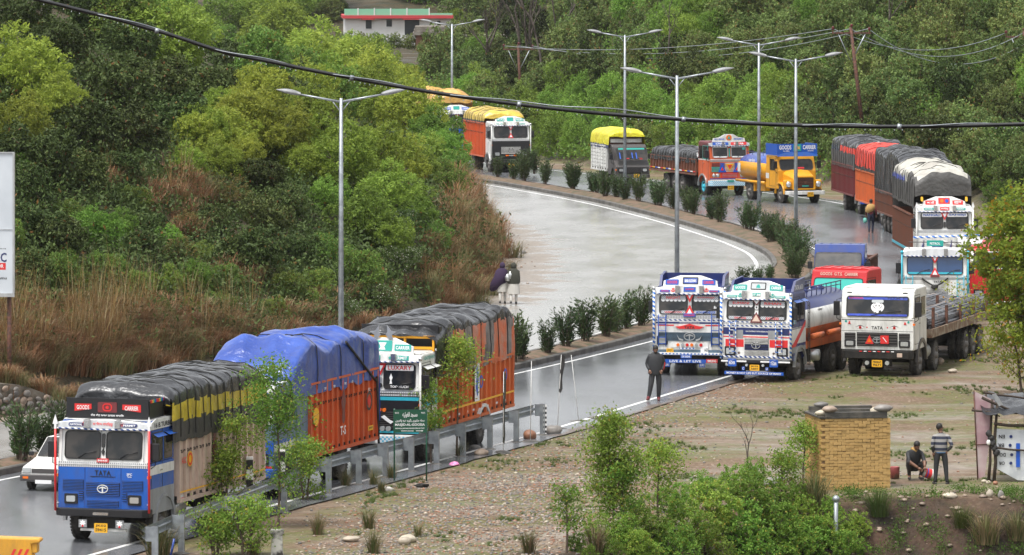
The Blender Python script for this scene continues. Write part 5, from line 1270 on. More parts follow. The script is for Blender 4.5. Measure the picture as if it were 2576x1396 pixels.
def rebar_truck():
    rz = R_(-16); T = Truck(gl(2207, 950), rz, 2.56, 'plain white flatbed truck with single windscreen, loaded with steel bars', zb=.95, zbelt=2.05, zw=2.86, zr=3.08, lean=.14, D=2.15)
    T.cab('white', 'white', 'white', 'white', 'white', arch_y=1.3, arch_r=.66); T.arch(1.3, .66, 'dgrey', .14)
    T.screens([(0, 2.2)], r=.1, z0=2.1, z1=2.8); T.badge(rr(0, 2.735, 2.1, .1, .03), 't_royal', 'screen_band', .03, .036); T.badge(rr(0, 2.155, 2.1, .08, .03), 't_royal', 'screen_band', .03, .036)
    T.text('NATIONAL', -.75, 2.735, .5, .06, 'redp', off=.04); T.text('PERMIT', .65, 2.735, .6, .07, 'navy', off=.04)
    T.text('☬', 0, 2.42, .46, .38, 'white2', off=.034); T.badge(rr(0, 2.63, .42, .1, .04), 'lens', 'inner_mirror', .03, .036)
    T.band(1.98, 2.0, 'dgrey', t=.024, name='panel_joint'); T.band(1.6, 1.612, 'dgrey', t=.022, name='panel_joint')
    T.text('TATA', 0, 1.72, .4, .11, 'print', off=.026)
    for k in (-1, 1):
        T.badge([(k * .72, 1.72), (k * .6, 1.77), (k * .46, 1.73), (k * .6, 1.68)], 'white2', 'painted_eye', .019, .024); T.badge(disc(k * .6, 1.725, .05), 'redlens', 'painted_eye', .024, .028); T.badge(disc(k * .6, 1.725, .022), 'print', 'painted_eye', .028, .031)
        T.badge([(k * .78, 1.74), (k * .6, 1.81), (k * .42, 1.74), (k * .6, 1.785)], 'print', 'painted_eye', .019, .023)
        T.badge(disc(k * .36, 1.73, .025), 'redp', 'sticker', .019, .024); T.tri(k * .98, 1.86 + .04, .1, .12, True, 'redp', 'redp', .5, .03); T.badge(disc(k * 1.1, 1.93, .04), 'teal', 'sticker', .019, .026)
        b = B(); b.box(k * .98 - .08, k * .98 + .08, -.0, .06, 2.9, 2.94); b.build('marker_lamp', 'print', T.r)
    g = T.grille(-.72, .72, 1.08, 1.56, 5, 'dgrey', 'dgrey', t=.03)
    for k in (-1, 1):
        T.grille(min(k * .76, k * 1.15), max(k * .76, k * 1.15), 1.32, 1.54, 3, 'dgrey', 'dgrey'); T.badge(rr(k * .955, 1.18, .4, .22, .03), 'black', 'headlight_surround', 0, .03)
    T.lamps([-.96, .96], 1.18, .26, .15)
    T.tata(.0, 1.3, .12, 'grey', .09); T.tri(-.26, 1.32, .3, .3, True, 'redp', 'amber', .5, .1); T.badge(rect(.13, .42, 1.18, 1.46), 'redp', 'reflector_square', .05, .1); T.badge([(.2, 1.4), (.23, 1.4), (.36, 1.24), (.33, 1.24)], 'white2', 'stripe', .1, .105)
    T.bumper(.66, .93, 'chassis', .16, 2.5)
    for i in range(8): T.badge(rect(-.6 + i * .16, -.5 + i * .16, .9, .93), 'white2' if i % 2 else 'redp', 'reflector_strip', .165, .175)
    T.badge(rr(.82, .8, .18, .14, .02), 'cream', 'number_board', .165, .18)
    T.plate_(.02, .5, 'PB08AF', '9671', .36, .24, -.14)
    for x in (-.33, .38): T.badge(disc(x, .52, .075), 'lens', 'fog_lamp', .1, .18)
    T.doors('glass', y0=.22, y1=.98, y2=1.2, y3=1.85); T.mirrors(w=.22, h=.5); T.indicators(1.85)
    T.chassis(14.4, (3.9, 9.2, 10.5, 11.8), 1.3, 1.04)
    b = B(); W = 1.28
    b.box(-W, W, 2.75, 14.6, 1.28, 1.44); bed = b.build('flat_bed', 'rust', T.r)
    b = B()
    for sg in (-1, 1): b.box(sg * W, sg * (W + .07), 2.75, 14.6, 1.2, 1.5)
    b.box(-W, W, 2.68, 2.75, 1.2, 1.5); b.build('bed_edge', 'bedwood', bed)
    for sg in (-1, 1):
        for y in (3.3, 5.6, 8.0, 10.4, 12.8):
            b = B(); x = sg * (W - .02); b.box(x - .05, x + .05, y, y + .1, 1.44, 2.1 + random.uniform(-.1, .15)); b.build('stake', 'rust', T.r)
    for y in (4.2, 7, 10): b = B(); x = 0; b.box(-.04, .06, y, y + .09, 1.44, 2.2); b.build('stake', 'rust', T.r)
    rnd = random.Random(3)
    Mt = Matrix.Translation(T.r.location) @ Matrix.Rotation(rz, 4, 'Z')
    for (x0, x1, lab, h, yst) in ((-1.2, -.1, 'long bundle of steel bars on the far side of the flatbed', .6, 3.4), (.05, 1.2, 'long bundle of steel bars on the near side of the flatbed', .6, 3.0)):
        root = empty('steel_bar_bundle', T.r.location.copy(), rz, lab, 'steel bars')
        b = B(); n = 0
        for k in range(210):
            x = rnd.uniform(x0, x1); c = 1 - ((x - (x0 + x1) / 2) / ((x1 - x0) / 2)) ** 2; z = 1.46 + rnd.uniform(.1, 1) * h * (.55 + .45 * c); r = rnd.choice((.013, .016, .02)); yy = yst + rnd.uniform(-.15, .25); xd = rnd.uniform(-.22, .22)
            P = [(x, yy, z), (x + xd * .3 * math.sin(2), yy + 3.5, z + rnd.uniform(-.05, .05)), (max(x0, min(x1, x + xd)), yy + 7.5, z + rnd.uniform(-.06, .06)), (x, 14.2 + rnd.uniform(-.3, .6), z)]
            b.tube(P, r, 4, sm=False)
        bars = b.build('bars', 'rebar', root); bars['kind'] = 'stuff'
        for y in (4.6, 6.4, 8.4, 10.6, 12.6):
            b = B(); xm = (x0 + x1) / 2; w = (x1 - x0) / 2
            b.tube([(xm - w, y, 1.5), (xm - w * .9, y, 1.5 + h * .7), (xm, y + .03, 1.5 + h * 1.0), (xm + w * .9, y, 1.5 + h * .7), (xm + w + .02, y, 1.5)], .006, 4); b.build('tie_wire', 'cream', root)
rebar_truck()

# cab roofs behind: red lorry, blue lorry, cyan tanker, small white van, red and grey tanker
T = Truck(gl(2106, 866), R_(-24), 2.2, 'red cab lorry lettered GOODS G.T.S. CARRIER above a teal windscreen', zb=.7, zbelt=1.7, zw=2.48, zr=2.78, lean=.22, D=1.8)
T.cab('red', 'red', 'red', 'red', 'red'); T.arch(m='black'); T.screens([(0, 1.95)], 'gglass', z0=1.76, z1=2.46); T.text('GOODS  G.T.S.  CARRIER', 0, 2.6, 1.5, .12, 'cream', lambda u, v, t: (u, .20 + .2 * (v - 2.5) - t, v), .02)
b = B()
for i in range(5): x = -.8 + i * .4; b.box(x - .02, x + .02, .45, 1.7, 2.8, 2.83)
b.build('roof_rib', 'red', T.r)
T.doors('glass', y0=.35, y1=1.1, y2=1.25, y3=1.25); T.mirrors(); T.lamps([-.75, .75], 1.0); T.grille(-.5, .5, .95, 1.3, 5, 'black', 'dgrey'); T.bumper(.5, .7, 'black'); T.chassis(6.5, (4.6,), wsc=.9); T.body(2.0, 4.4, 1.0, 1.55, 'brown', .5, hooks=False)
T = small_truck(gl(2107, 769), R_(-9), 'blue light lorry with open rusty load bed, parked by the end of the median', 'blue2', 'blue2', 2.05, zr=2.45)
T.body(2.05, 3.6, .8, 1.75, 'rust', .5, hooks=False); b = B()
for i in range(5): x = -.8 + i * .4; b.box(x - .02, x + .02, 1.05, 1.8, 2.45, 2.475)
b.build('roof_rib', 'blue2', T.r); o = empty('load_sack', T.r.location + Vector((.9, 3.2, .82)), 0, 'pale sack heap in the bed of the blue light lorry', 'sacks'); b = B(); b.blob((0, 0, .45), (.6, .8, .5), 2, .3); b.build('sacking', 'cream', o)

T = Truck(gl(2352, 830), R_(-5), 2.45, 'white cab tanker with cyan ladders and a PETROL sign', zr=3.05)
T.cab('white', 'white', 'white', 'white', 'white'); T.arch(); T.band(1.93, 2.03, 'silver'); T.screens([(-.57, 1.02), (.57, 1.02)], 'tglass', z0=2.12, z1=2.82)
for x in (-.57, .57): T.badge(rr(x, 2.18, .92, .08, .02), 'cyan', 'screen_band', .03, .036)
T.tri(0, 2.72, .38, .36, False); T.tri(0, 2.24, .38, .36, True); T.badge(rr(0, 2.08, .3, .1, .02), 'maroon', 'name_plate', .05, .08); T.canes('cyan', .9, 2.95, 'cyan', .03)
T.ladder(-.98, m='cyan', z1=2.1); T.ladder(.98, m='cyan', z1=2.1); T.grille(-.5, .5, 1.35, 1.55, 4, 'white', 'white'); T.text('TATA', .1, 1.85, .3, .08, 'print', off=.03); T.lamps([-.85, .85], 1.15); T.bumper(.6, .82, 'white')
T.hood('silver', 2.84, .3, crest=0); b = B(); b.tube([T.F(-.5, 1.98, .05), T.F(-.2, 1.78, .09), T.F(0, 1.68, .1), T.F(.25, 1.8, .09), T.F(.5, 2.0, .05)], .035, 6); b.blob(T.F(0, 1.66, .1), (.14, .08, .1), 2, .4); b.build('hanging_garland', 'rope', T.r)
b = B(); b.box(-.32, .32, .35, .4, 3.2, 3.42); k = b.build('sign_board', 'teal', T.r); lettering('PETROL', lambda u, v, t: (u, .35 - t, v), 0, 3.3, .4, .09, 'white2', T.r, .006)
b = B(); b.tube([(-1.0, .4, 3.05), (-1.0, .4, 3.35), (1.0, .4, 3.35), (1.0, .4, 3.05)], .02, 6); b.build('roof_rack', 'dgrey', T.r)
b = B(); b.tube([(-.85, .8, 3.5), (3.2, 1.4, 3.62)], .045, 8); b.build('long_pole', 'stripe_bw', T.r)
T.doors('glass'); T.mirrors(); b = B(); b.blob((-1.38, .05, 1.75), (.08, .08, .22), 3, .3); b.build('tassel', 'rope', T.r)
T.chassis(8.5, (5.2, 6.4), tank=False); big_tank(T, 2.2, 8.3, ['white', 'white', 'white'])
T = small_truck(gl(2478, 745), R_(4), 'small white cab lorry half hidden behind the cyan trimmed tanker', 'white', 'white', 2.0, zr=2.4)
T.text('95', .5, 1.6, .2, .14, 'white2', off=.036); T.body(2.0, 3.5, .85, 2.0, 'white', .5, hooks=False)
T = Truck(Vector((19.15, 226, 0)), R_(-6), 2.4, 'red and dark grey tanker behind the yellow green tree', zr=2.9, zw=2.75)
T.cab('red', 'white', 'red', 'red', 'red'); T.arch(); T.screens([(-.56, 1.0), (.56, 1.0)], z0=2.1, z1=2.7); T.lamps([-.85, .85], 1.1); T.bumper(.55, .8, 'white'); T.doors(); T.chassis(9.5, (5.6, 6.9), tank=False); big_tank(T, 2.2, 9.3, ['grey', 'red', 'red'], 2.1, 1.15, .92, 2.7, 1.5)

# white hatchback
def hatchback(loc, rz):
    r = empty('car', loc, rz, 'small white hatchback driving between the blue truck and the median', 'car')
    st = [(0.0, .62, .42, .62), (.06, .68, .34, .70), (.6, .70, .3, .80), (1.0, .71, .3, .84), (1.45, .71, .3, 1.0), (3.1, .71, .3, .98), (3.35, .68, .36, .9)]
    b = B(); vs = []; n = 10
    for y, w, z0, z1 in [(0, .66, .3, .6), (.05, .7, .26, .7), (.85, .72, .24, .84), (.9, .72, .24, .86), (3.2, .72, .24, .88), (3.35, .68, .3, .84)]:
        vs += [(-w * .9, y, z0), (-w, y, z0 + .12), (-w, y, z1 - .16), (-w * .94, y, z1 - .03), (-w * .7, y, z1), (w * .7, y, z1), (w * .94, y, z1 - .03), (w, y, z1 - .16), (w, y, z0 + .12), (w * .9, y, z0)]
    k = 6
    fs = [(i*n+j, i*n+(j+1) % n, (i+1)*n+(j+1) % n, (i+1)*n+j) for i in range(k - 1) for j in range(n)] + [tuple(range(n)), tuple(range((k-1)*n, k*n))]
    b.add(vs, fs); b.build('body', 'white', r, bevel=.03)
    b = B(); P0 = [(-.66, .95, .84), (.66, .95, .84), (.66, 3.2, .86), (-.66, 3.2, .86)]; P1 = [(-.53, 1.5, 1.38), (.53, 1.5, 1.38), (.53, 2.9, 1.38), (-.53, 2.9, 1.38)]
    b.add(P0 + P1, [(0, 1, 5, 4), (1, 2, 6, 5), (2, 3, 7, 6), (3, 0, 4, 7), (4, 5, 6, 7)]); b.build('roof', 'white', r, bevel=.05)
    b = B(); L = lambda p, q, t: tuple(p[i] + (q[i] - p[i]) * t for i in range(3))
    def inset(a, b_, c, d, o, t=.1):
        m = [sum(q[i] for q in (a, b_, c, d)) / 4 for i in range(3)]; return [tuple(m[i] + (q[i] - m[i]) * (1 - t) + o[i] for i in range(3)) for q in (a, b_, c, d)]
    b.add(inset(P0[0], P0[1], P1[1], P1[0], (0, -.02, .02)), [(0, 1, 2, 3)]); b.build('windscreen', 'glass', r)
    b = B(); b.add(inset(P0[1], P0[2], P1[2], P1[1], (.02, 0, .01), .14), [(0, 1, 2, 3)]); b.add(inset(P0[0], P0[3], P1[3], P1[0], (-.02, 0, .01), .14), [(0, 1, 2, 3)]); b.build('side_window', 'glass', r)
    b = B(); b.box(-.71, .71, -.08, .1, .28, .46); b.build('bumper', 'dgrey', r, bevel=.03); b = B(); b.box(-.38, .38, -.012, .02, .5, .62); b.build('grille', 'dgrey', r)
    for x in (-.53, .53): b = B(); b.box(x - .13, x + .13, -.02, .05, .5, .64); b.build('headlight', 'lens', r, bevel=.01); b = B(); b.box(x - .08, x + .08, -.095, -.08, .35, .41); b.build('indicator', 'amber', r)
    b = B(); b.box(-.24, .24, -.1, -.085, .22, .32); b.build('number_plate', 'white2', r)
    for x in (-.8, .8): b = B(); b.box(x - .07, x + .07, .98, 1.08, .88, 1.0); b.build('mirror', 'black', r, bevel=.02)
    b = B(); b.tube([(-.3, 1.0, .92), (.25, 1.12, 1.08)], .012, 5); b.build('wiper', 'black', r)
    for sg in (-1, 1):
        for y in (.62, 2.7): wheel(r, sg * .62, y, sg, .52)
p = gl(112, 1236); hatchback(p + Vector((.0, 0, 0)), R_(-17))
# ------------------------------------------------------------- street lamps
def lamp(x, yb, ytop, label, rot=0.0):
    p = G(x, yb); p.z = terrain(p.x, p.y) if abs(p.x - Cx(p.y)) > 1.3 else .2
    top = CH - p.y * (ytop - YH) / FPX; h = top - p.z
    r = empty('street_lamp', p, rot, label, 'street lamp', 'double armed street lamps along the median')
    b = B(); b.tube([(0, 0, 0), (0, 0, h * .55), (0, 0, h)], [.11, .085, .06], 10); b.lathe([(-.02, .2), (.12, .2), (.14, .1)], 'z', (0, 0, 0), 10); b.build('pole', 'galv', r)
    for sg in (-1, 1):
        b = B(); b.tube([(sg * .02, 0, h - .12), (sg * 1.45, 0, h + .14)], [.04, .03], 8); b.tube([(sg * .02, 0, h - .45), (sg * .3, 0, h - .09)], .02, 5); arm = b.build('arm', 'galv', r)
        b = B(); n = 10; vs = []; k = 7
        for i in range(k):
            t = i / (k - 1); w = .17 * math.sin(math.pi * min(1, .12 + t * .95)) ** .6 if i < k - 1 else .02; X = sg * (1.35 + t * .82); z = h + .13 + .16 * t
            for j in range(n):
                a = 2 * math.pi * j / n; zz = math.sin(a); vs.append((X, w * math.cos(a), z + (.11 if zz > 0 else .07) * zz * (w / .17)))
        b.add(vs, [(i*n+j, i*n+(j+1) % n, (i+1)*n+(j+1) % n, (i+1)*n+j) for i in range(k - 1) for j in range(n)] + [tuple(range(n))], 0, True)
        b.build('lamp_head', 'grey', arm)
    return r
lamp(1137, 393, 60, 'farthest double armed street lamp, in front of the half hidden truck with ochre tarpaulin')
lamp(1572, 487, 88, 'double armed street lamp in front of the small lorry with lemon yellow cover')
lamp(1703, 838, 190, 'tall double armed street lamp rising behind the LIVE & LET LIVE truck')
lamp(1909, 560, 108, 'double armed street lamp in front of the yellow tanker, on its left')
lamp(2002, 652, 148, 'double armed street lamp in front of the blue GOODS CARRIER headboard')
lamp(858, 985, 247, 'nearest double armed street lamp behind the blue tarpaulin')

# ------------------------------------------------------------- overhead cable with rain drops
cp = [(-700, -170), (-300, -95), (100, 0), (200, 25), (300, 50), (430, 88), (560, 130), (680, 155), (800, 180), (1000, 217), (1140, 240), (1300, 262), (1500, 284), (1700, 299), (1900, 311), (2100, 317), (2300, 318), (2576, 312), (2900, 300), (3400, 270)]
r = empty('overhead_cable', at(1288, 262, 40), 0, 'thick black overhead cable with hanging raindrops crossing the whole view', 'cable')
o0 = r.location
def W(x, y, Y=40): return at(x, y, Y) - o0
def cat_(pts, n=6):
    out = []
    for i in range(len(pts) - 1):
        p0, p1, p2, p3 = pts[max(0, i - 1)], pts[i], pts[i + 1], pts[min(len(pts) - 1, i + 2)]
        for k in range(n):
            t = k / n; out.append(tuple(.5 * (2*p1[q] + (p2[q] - p0[q]) * t + (2*p0[q] - 5*p1[q] + 4*p2[q] - p3[q]) * t*t + (3*p1[q] - p0[q] - 3*p2[q] + p3[q]) * t**3) for q in range(2)))
    return out + [pts[-1]]
path = cat_(cp); M['cable'] = mat('black wet cable', (.012, .012, .013), .3)
b = B(); b.tube([W(*p) for p in path], .0135, 8); b.build('main_cable', 'cable', r)
b = B(); b.tube([W(p[0], p[1] - 3 - 3 * math.sin(p[0] / 47) - 9 * max(0, math.sin((p[0] - 1220) / 560 * math.pi) if 1220 < p[0] < 1780 else 0), 40 - .02 * math.cos(p[0] / 47)) for p in path], .0035, 5); b.build('thin_wire', 'galv', r)
b = B(); rnd = random.Random(5); x = 110
M['drop'] = mat('water drop', (.75, .78, .8), .05, .3)
while x < 2570:
    y = np.interp(x, [p[0] for p in path], [p[1] for p in path]); b.blob(W(x, y + 8.5), (.0035, .0035, .006), 1, 0, (4, 6)); x += rnd.choice((12, 14, 20, 34, 50))
k = b.build('raindrops', 'drop', r); k['kind'] = 'stuff'
for x in (395, 885, 1306, 1720, 2262):
    y = np.interp(x, [p[0] for p in path], [p[1] for p in path]); b = B(); b.tube([W(x - 5, y - 1), W(x + 5, y + 1)], .019, 8); b.build('cable_tie', 'galv', r)

# ------------------------------------------------------------- utility poles
def upole(base, top, label, arms=True):
    r = empty('utility_pole', base, 0, label, 'utility pole'); t = top - base
    b = B(); b.tube([(0, 0, 0), tuple(t)], [.13, .09], 8); b.build('pole', 'rust', r)
    b = B(); z = t - Vector((0, 0, .35)); b.box(z.x - 1.1, z.x + 1.2, z.y - .05, z.y + .05, z.z - .05, z.z + .05); c = b.build('crossarm', 'rust', r)
    b = B(); b.tube([z + Vector((.9, 0, 0)), z + Vector((.1, 0, -1.6))], .04, 5); b.tube([z + Vector((-.75, 0, 0)), z + Vector((-.05, 0, -1.6))], .03, 5); b.build('brace', 'galv', r)
    for dx, dz in ((-1.05, .25), (.05, .4), (1.1, .2)):
        b = B(); q = z + Vector((dx, 0, 0)); b.tube([q, q + Vector((0, 0, dz))], .03, 5); b.lathe([(dz - .04, .03), (dz, .11), (dz + .06, .06), (dz + .1, .1), (dz + .14, .02)], 'z', tuple(q), 8); b.build('insulator', 'maroon', r)
    return r
b0 = on_ground(2176, 372); tp = at(2140, 68, b0.y); upole(b0, tp, 'rusty brown leaning utility pole on the wooded slope behind the loaded trucks')
b1 = gz((at(1312, 262, 430).x, 430)); tp1 = at(1303, 112, 430); upole(b1, tp1, 'rusty utility pole among the bare trees on the far side of the bend')
tp2 = at(2575, 78, b0.y + 6); b2 = gz((tp2.x + .5, b0.y + 6)); b2.z = min(b2.z, tp2.z - 4); upole(b2, tp2, 'utility pole at the far right edge of the wooded slope')
for i, (dx, sagl, A, Bp) in enumerate(((-1, 18, tp1, tp), (0, 26, tp1, tp), (1, 34, tp1, tp), (-1, 30, tp, tp2), (0, 40, tp, tp2), (1, 52, tp, tp2))):
    P = []
    for k in range(21):
        t = k / 20; q = A.lerp(Bp, t) + Vector((dx * 1.05, 0, -.1)); q.z -= sagl / 26 * 4 * t * (1 - t); P.append(q)
    o = P[0].copy(); b = B(); b.tube([q - o for q in P], .022, 4); c = b.build('power_line', 'galv'); c.location = o
    tag(c, 'thin power line sagging between the utility poles on the slope', 'wire', 'power lines between the utility poles')

# ------------------------------------------------------------- guard rail
RP = [(-8.75, 141.2), (-8.25, 143.7), (-7.2, 148.9), (-6.1, 154.1), (-5.07, 159.1), (-4.3, 161.5), (-3.6, 163.6), (-2.9, 165.4), (-2.2, 167.5), (-1.45, 169.9), (-.67, 172.2), (.12, 174.4), (.93, 176.8)]
r = empty('guard_rail', (-5.07, 159.1, 0), 0, 'galvanised steel crash barrier on channel posts along the near edge of the road', 'guard rail')
o0 = Vector((-5.07, 159.1, 0))
prof = [(-.155, .0), (-.13, .035), (-.1, .075), (-.06, .08), (-.03, .02), (0, 0.0), (.03, .02), (.06, .08), (.1, .075), (.13, .035), (.155, 0)]
for i, (x, y) in enumerate(RP):
    z = terrain(x, y); a = Vector(RP[max(0, i - 1)]); c = Vector(RP[min(len(RP) - 1, i + 1)]); d = (c - a).normalized(); nrm = Vector((d.y, -d.x))
    p = Vector((x, y, z)) - o0; ax = Vector((d.x, d.y, 0)); nn = Vector((nrm.x, nrm.y, 0))
    def prism(c0, u, v, hu, hv, z0, z1, b):
        q = [c0 + u * s1 * hu + v * s2 * hv for s1, s2 in ((-1, -1), (1, -1), (1, 1), (-1, 1))]
        b.add([k + Vector((0, 0, z0)) for k in q] + [k + Vector((0, 0, z1)) for k in q], [(3, 2, 1, 0), (4, 5, 6, 7), (0, 1, 5, 4), (1, 2, 6, 5), (2, 3, 7, 6), (3, 0, 4, 7)])
    b = B()
    prism(p, ax, nn, .006, .075, -.3, 1.0, b)
    for s in (-1, 1): prism(p + nn * s * .075 + ax * .03, ax, nn, .035, .005, -.3, 1.0, b)
    po = b.build('post', 'galv', r)
    b = B(); q = p - nn * .16; prism(q, ax, nn, .006, .075, .62, .98, b)
    for s in (-1, 1): prism(q + nn * s * .075 + ax * .03, ax, nn, .035, .005, .62, .98, b)
    b.build('spacer_block', 'galv', po)
    b = B(); b.blob(p, (.22, .2, .07), i, .3); b.build('footing', 'kerb', po)
    if i < len(RP) - 1:
        e = Vector(RP[i + 1]); q1 = Vector((e.x, e.y, terrain(e.x, e.y))) - o0 - nn * .24; q0 = p - nn * .24
        b = B(); k = len(prof); vs = []
        for qq in (q0 - ax * .05, q1 + ax * .05):
            for t in (0, .004):
                for (zz, off) in prof: vs.append(qq - nn * (off - t) + Vector((0, 0, .82 + zz)))
        fs = [(j, j + 1, 2*k + j + 1, 2*k + j) for j in range(k - 1)] + [(k + j + 1, k + j, 3*k + j, 3*k + j + 1) for j in range(k - 1)] + [(0, k, 3*k, 2*k), (k - 1, 3*k - 1, 4*k - 1, 2*k - 1)]
        b.add(vs, fs); b.build('rail_panel', 'galv', r)
for (x, yb, yt) in ((1371, 1094, 1022), (1286 + 0, 1122, 1050)):
    p = G(x, yb, 0) if x > 1300 else G(1288, 1121); 
    if x > 1300:
        b = B(); b.box(-.05, .05, -.05, .05, -.1, .92); o = b.build('marker_post', 'bwsmall'); o.location = p; tag(o, 'black and white banded post at the end of the crash barrier', 'marker post')
for (x, yb, yt, l) in ((628, 1262, 1145, 'left one of two black and white striped posts behind the leafy roadside tree'), (709, 1240, 1128, 'right one of two black and white striped posts behind the leafy roadside tree')):
    p = G(x, yb + 40); h = (yb + 40 - yt) / ((yb + 40 - YH) / CH)
    b = B(); b.box(-.09, .09, -.08, .08, -.1, h); o = b.build('striped_post', 'bwpost', bevel=.01); o.location = gz(p); tag(o, l, 'marker post', 'black and white striped posts')

# ------------------------------------------------------------- green sign
M['signgreen'] = mat('dark green sign enamel', (.008, .075, .04), .35)
p = gz(G(1073, 1208)); r = empty('road_sign', p, R_(4), 'dark green sign board lettered MASJID-AL-GOOSIA on two thin posts', 'sign')
k = (1209 + 218) / 16; w = .94; z1 = (1209 - 1028) / k; z0 = (1209 - 1086) / k
b = B(); b.box(-w, 0, -.02, .0, z0, z1); bd = b.build('board', 'signgreen', r)
for x in (-w + .03, -.0): b = B(); b.tube([(x, .02, -.2), (x, .02, z1 + (.03))], .022, 8); b.build('post', 'signgreen', r)
S = lambda u, v, t: (u, -.02 - t, v); xm = -w / 2; hh = z1 - z0
lettering('ﻪﻴﺛﻮﻐﻟﺍ ﺪﺠﺴﻣ', S, xm, z1 - .15, .42, .17, 'white2', bd, .004); lettering('۷۸٦', S, -.1, z1 - .09, .11, .05, 'white2', bd, .004); lettering('۷۸٦', S, -w + .1, z1 - .09, .11, .05, 'white2', bd, .004)
lettering('ﻦﻳﺮﻬﻟﺎﭘ ﻩﺮﻫ ﻩﺭﻮﮔﺭ ﻯﺭﻮﻜﺟ ﻪﻠﺤﻣ', S, xm, z1 - .31, .82, .1, 'white2', bd, .004)
lettering('MASJID-AL-GOOSIA', S, xm, z0 + .22, .84, .09, 'white2', bd, .004); lettering('MOHALA JAKHARI RANGOORA BY PASS', S, xm, z0 + .12, .82, .045, 'white2', bd, .004)
b = B(); b.plate([(-.3, z0 + .045), (-.14, z0 + .045), (-.14, z0 + .03), (-.09, z0 + .053), (-.14, z0 + .076), (-.14, z0 + .06), (-.3, z0 + .06)], S, .001, .005); b.plate(rect(-.72, -.55, z0 + .045, z0 + .06), S, .001, .005); b.build('arrow', 'white2', bd)
lettering('BYE PASS', S, xm + .02, z0 + .052, .17, .035, 'white2', bd, .004)

# ------------------------------------------------------------- thin poles with flags, rocks
def rod(x, yb, xt, yt, label, flag=None, r_=.014):
    p = gz(G(x, yb)); t = at(xt, yt, p.y) - p
    r = empty('flag_pole', p, 0, label, 'flag pole'); b = B(); b.tube([(0, 0, -.1), tuple(t)], [r_, r_ * .6], 6); b.build('rod', 'white', r)
    b = B(); b.blob((0, 0, -.02), (.35, .3, .1), x, .3); b.build('footing', 'kerb', r)
    if flag:
        b = B(); vs = []; n = 9
        for i in range(n):
            z = t.z * 1.0 - i * flag / (n - 1); w = (.13 if flag < 2 else .08) * (1 - .25 * i / (n - 1)) if i < n - 1 else .04
            q = t * (z / t.z)
            vs += [(q.x - .02, q.y, z), (q.x + w * .5, q.y + .04 * math.sin(i * 1.3), z - .02), (q.x + w * (.8 + .2 * math.sin(i)), q.y - .03 * math.cos(i), z - .05)]
        b.add(vs, [(i*3+j, i*3+j+1, i*3+j+4, i*3+j+3) for i in range(n - 1) for j in range(2)], 0, True); b.build('flag', 'c_dark' if flag < 2 else 'c_green', r)
rod(1266, 1137, 1267, 935, 'thin white flag pole with a long limp green flag beside the third truck', 2.1)
rod(1334, 1111, 1337, 908, 'bare thin white pole standing in a stone heap at the end of the crash barrier')
rod(1402, 1078, 1412, 892, 'thin white pole with a furled dark flag by the road edge', 1.15)
rod(1457, 1059, 1437, 893, 'bare leaning thin pole at the road edge, rightmost of the thin poles')

ROCKM = [mat('river stone %d' % i, c, .5, noise=(2.5, tuple(q * .6 for q in c), .42, .6), bump=(6, .4, .02)) for i, c in enumerate([(.33, .25, .19), (.24, .22, .2), (.3, .14, .08), (.42, .36, .28), (.15, .14, .13), (.5, .44, .34)])]
def rock(x, y, wpx, hpx, label, m=0, seed=0, group=None):
    p = gz(G(x, y)) if on_ground(x, y) is None else on_ground(x, y); k = FPX / p.y
    b = B(); a, c = wpx / k / 2, hpx / k / 2
    b.blob((0, a * .7, c * .8), (a, a * .8, c), seed, .28, (8, 12)); M['_r'] = ROCKM[m]; o = b.build('rock', '_r'); o.location = p; o.rotation_euler.z = seed * .3 % .5
    tag(o, label, 'rock', group); return o
for a in ((1336, 1108, 34, 28, 'round red brown boulder at the foot of the last barrier post', 2, 1), (1395, 1094, 44, 26, 'large flat grey brown boulder beside the striped end post', 1, 2), (1216, 1148, 38, 20, 'oval brown stone in front of the crash barrier', 0, 3), (1502, 1056, 40, 10, 'low dark slab stone at the road edge near the leaning pole', 4, 4),
          (1196, 1132, 26, 14, 'dark stone behind the oval brown stone by the barrier', 4, 5), (888, 1364, 48, 16, 'long flat pale stone lying on the pebbles in the foreground', 3, 6), (1018, 1372, 34, 24, 'pale grey boulder on the pebbles, left one of a touching pair', 3, 7), (1032, 1366, 44, 22, 'pale pink boulder on the pebbles, behind the pale grey one', 5, 8),
          (2393, 1256, 36, 18, 'pale oval boulder on top of the cut bank below the two boys', 5, 9), (2362, 918, 26, 20, 'grey stone wedged by the trailer wheel of the flatbed truck', 0, 10), (2400, 939, 26, 12, 'pale stone on the gravel beside the flatbed truck', 3, 11), (1928, 608, 22, 14, 'red brown rock on the tip of the median', 2, 12), (1269, 795, 26, 12, 'dark stone lying on the pale inner road', 4, 13), (1318, 640, 14, 10, 'dark stone at the debris edge of the inner road', 4, 14),
          (2490, 1252, 20, 22, 'upright pink stone at the foot of the shack', 3, 15), (2520, 1256, 18, 24, 'upright grey stone near the shack corner', 1, 16), (1950, 1225, 60, 26, 'big grey slab in the undergrowth below the bare sapling', 1, 17), (2180, 1240, 10, 6, 'small pale stone by the tank', 3, 18)):
    rock(*a[:4], a[4], a[5], a[6])

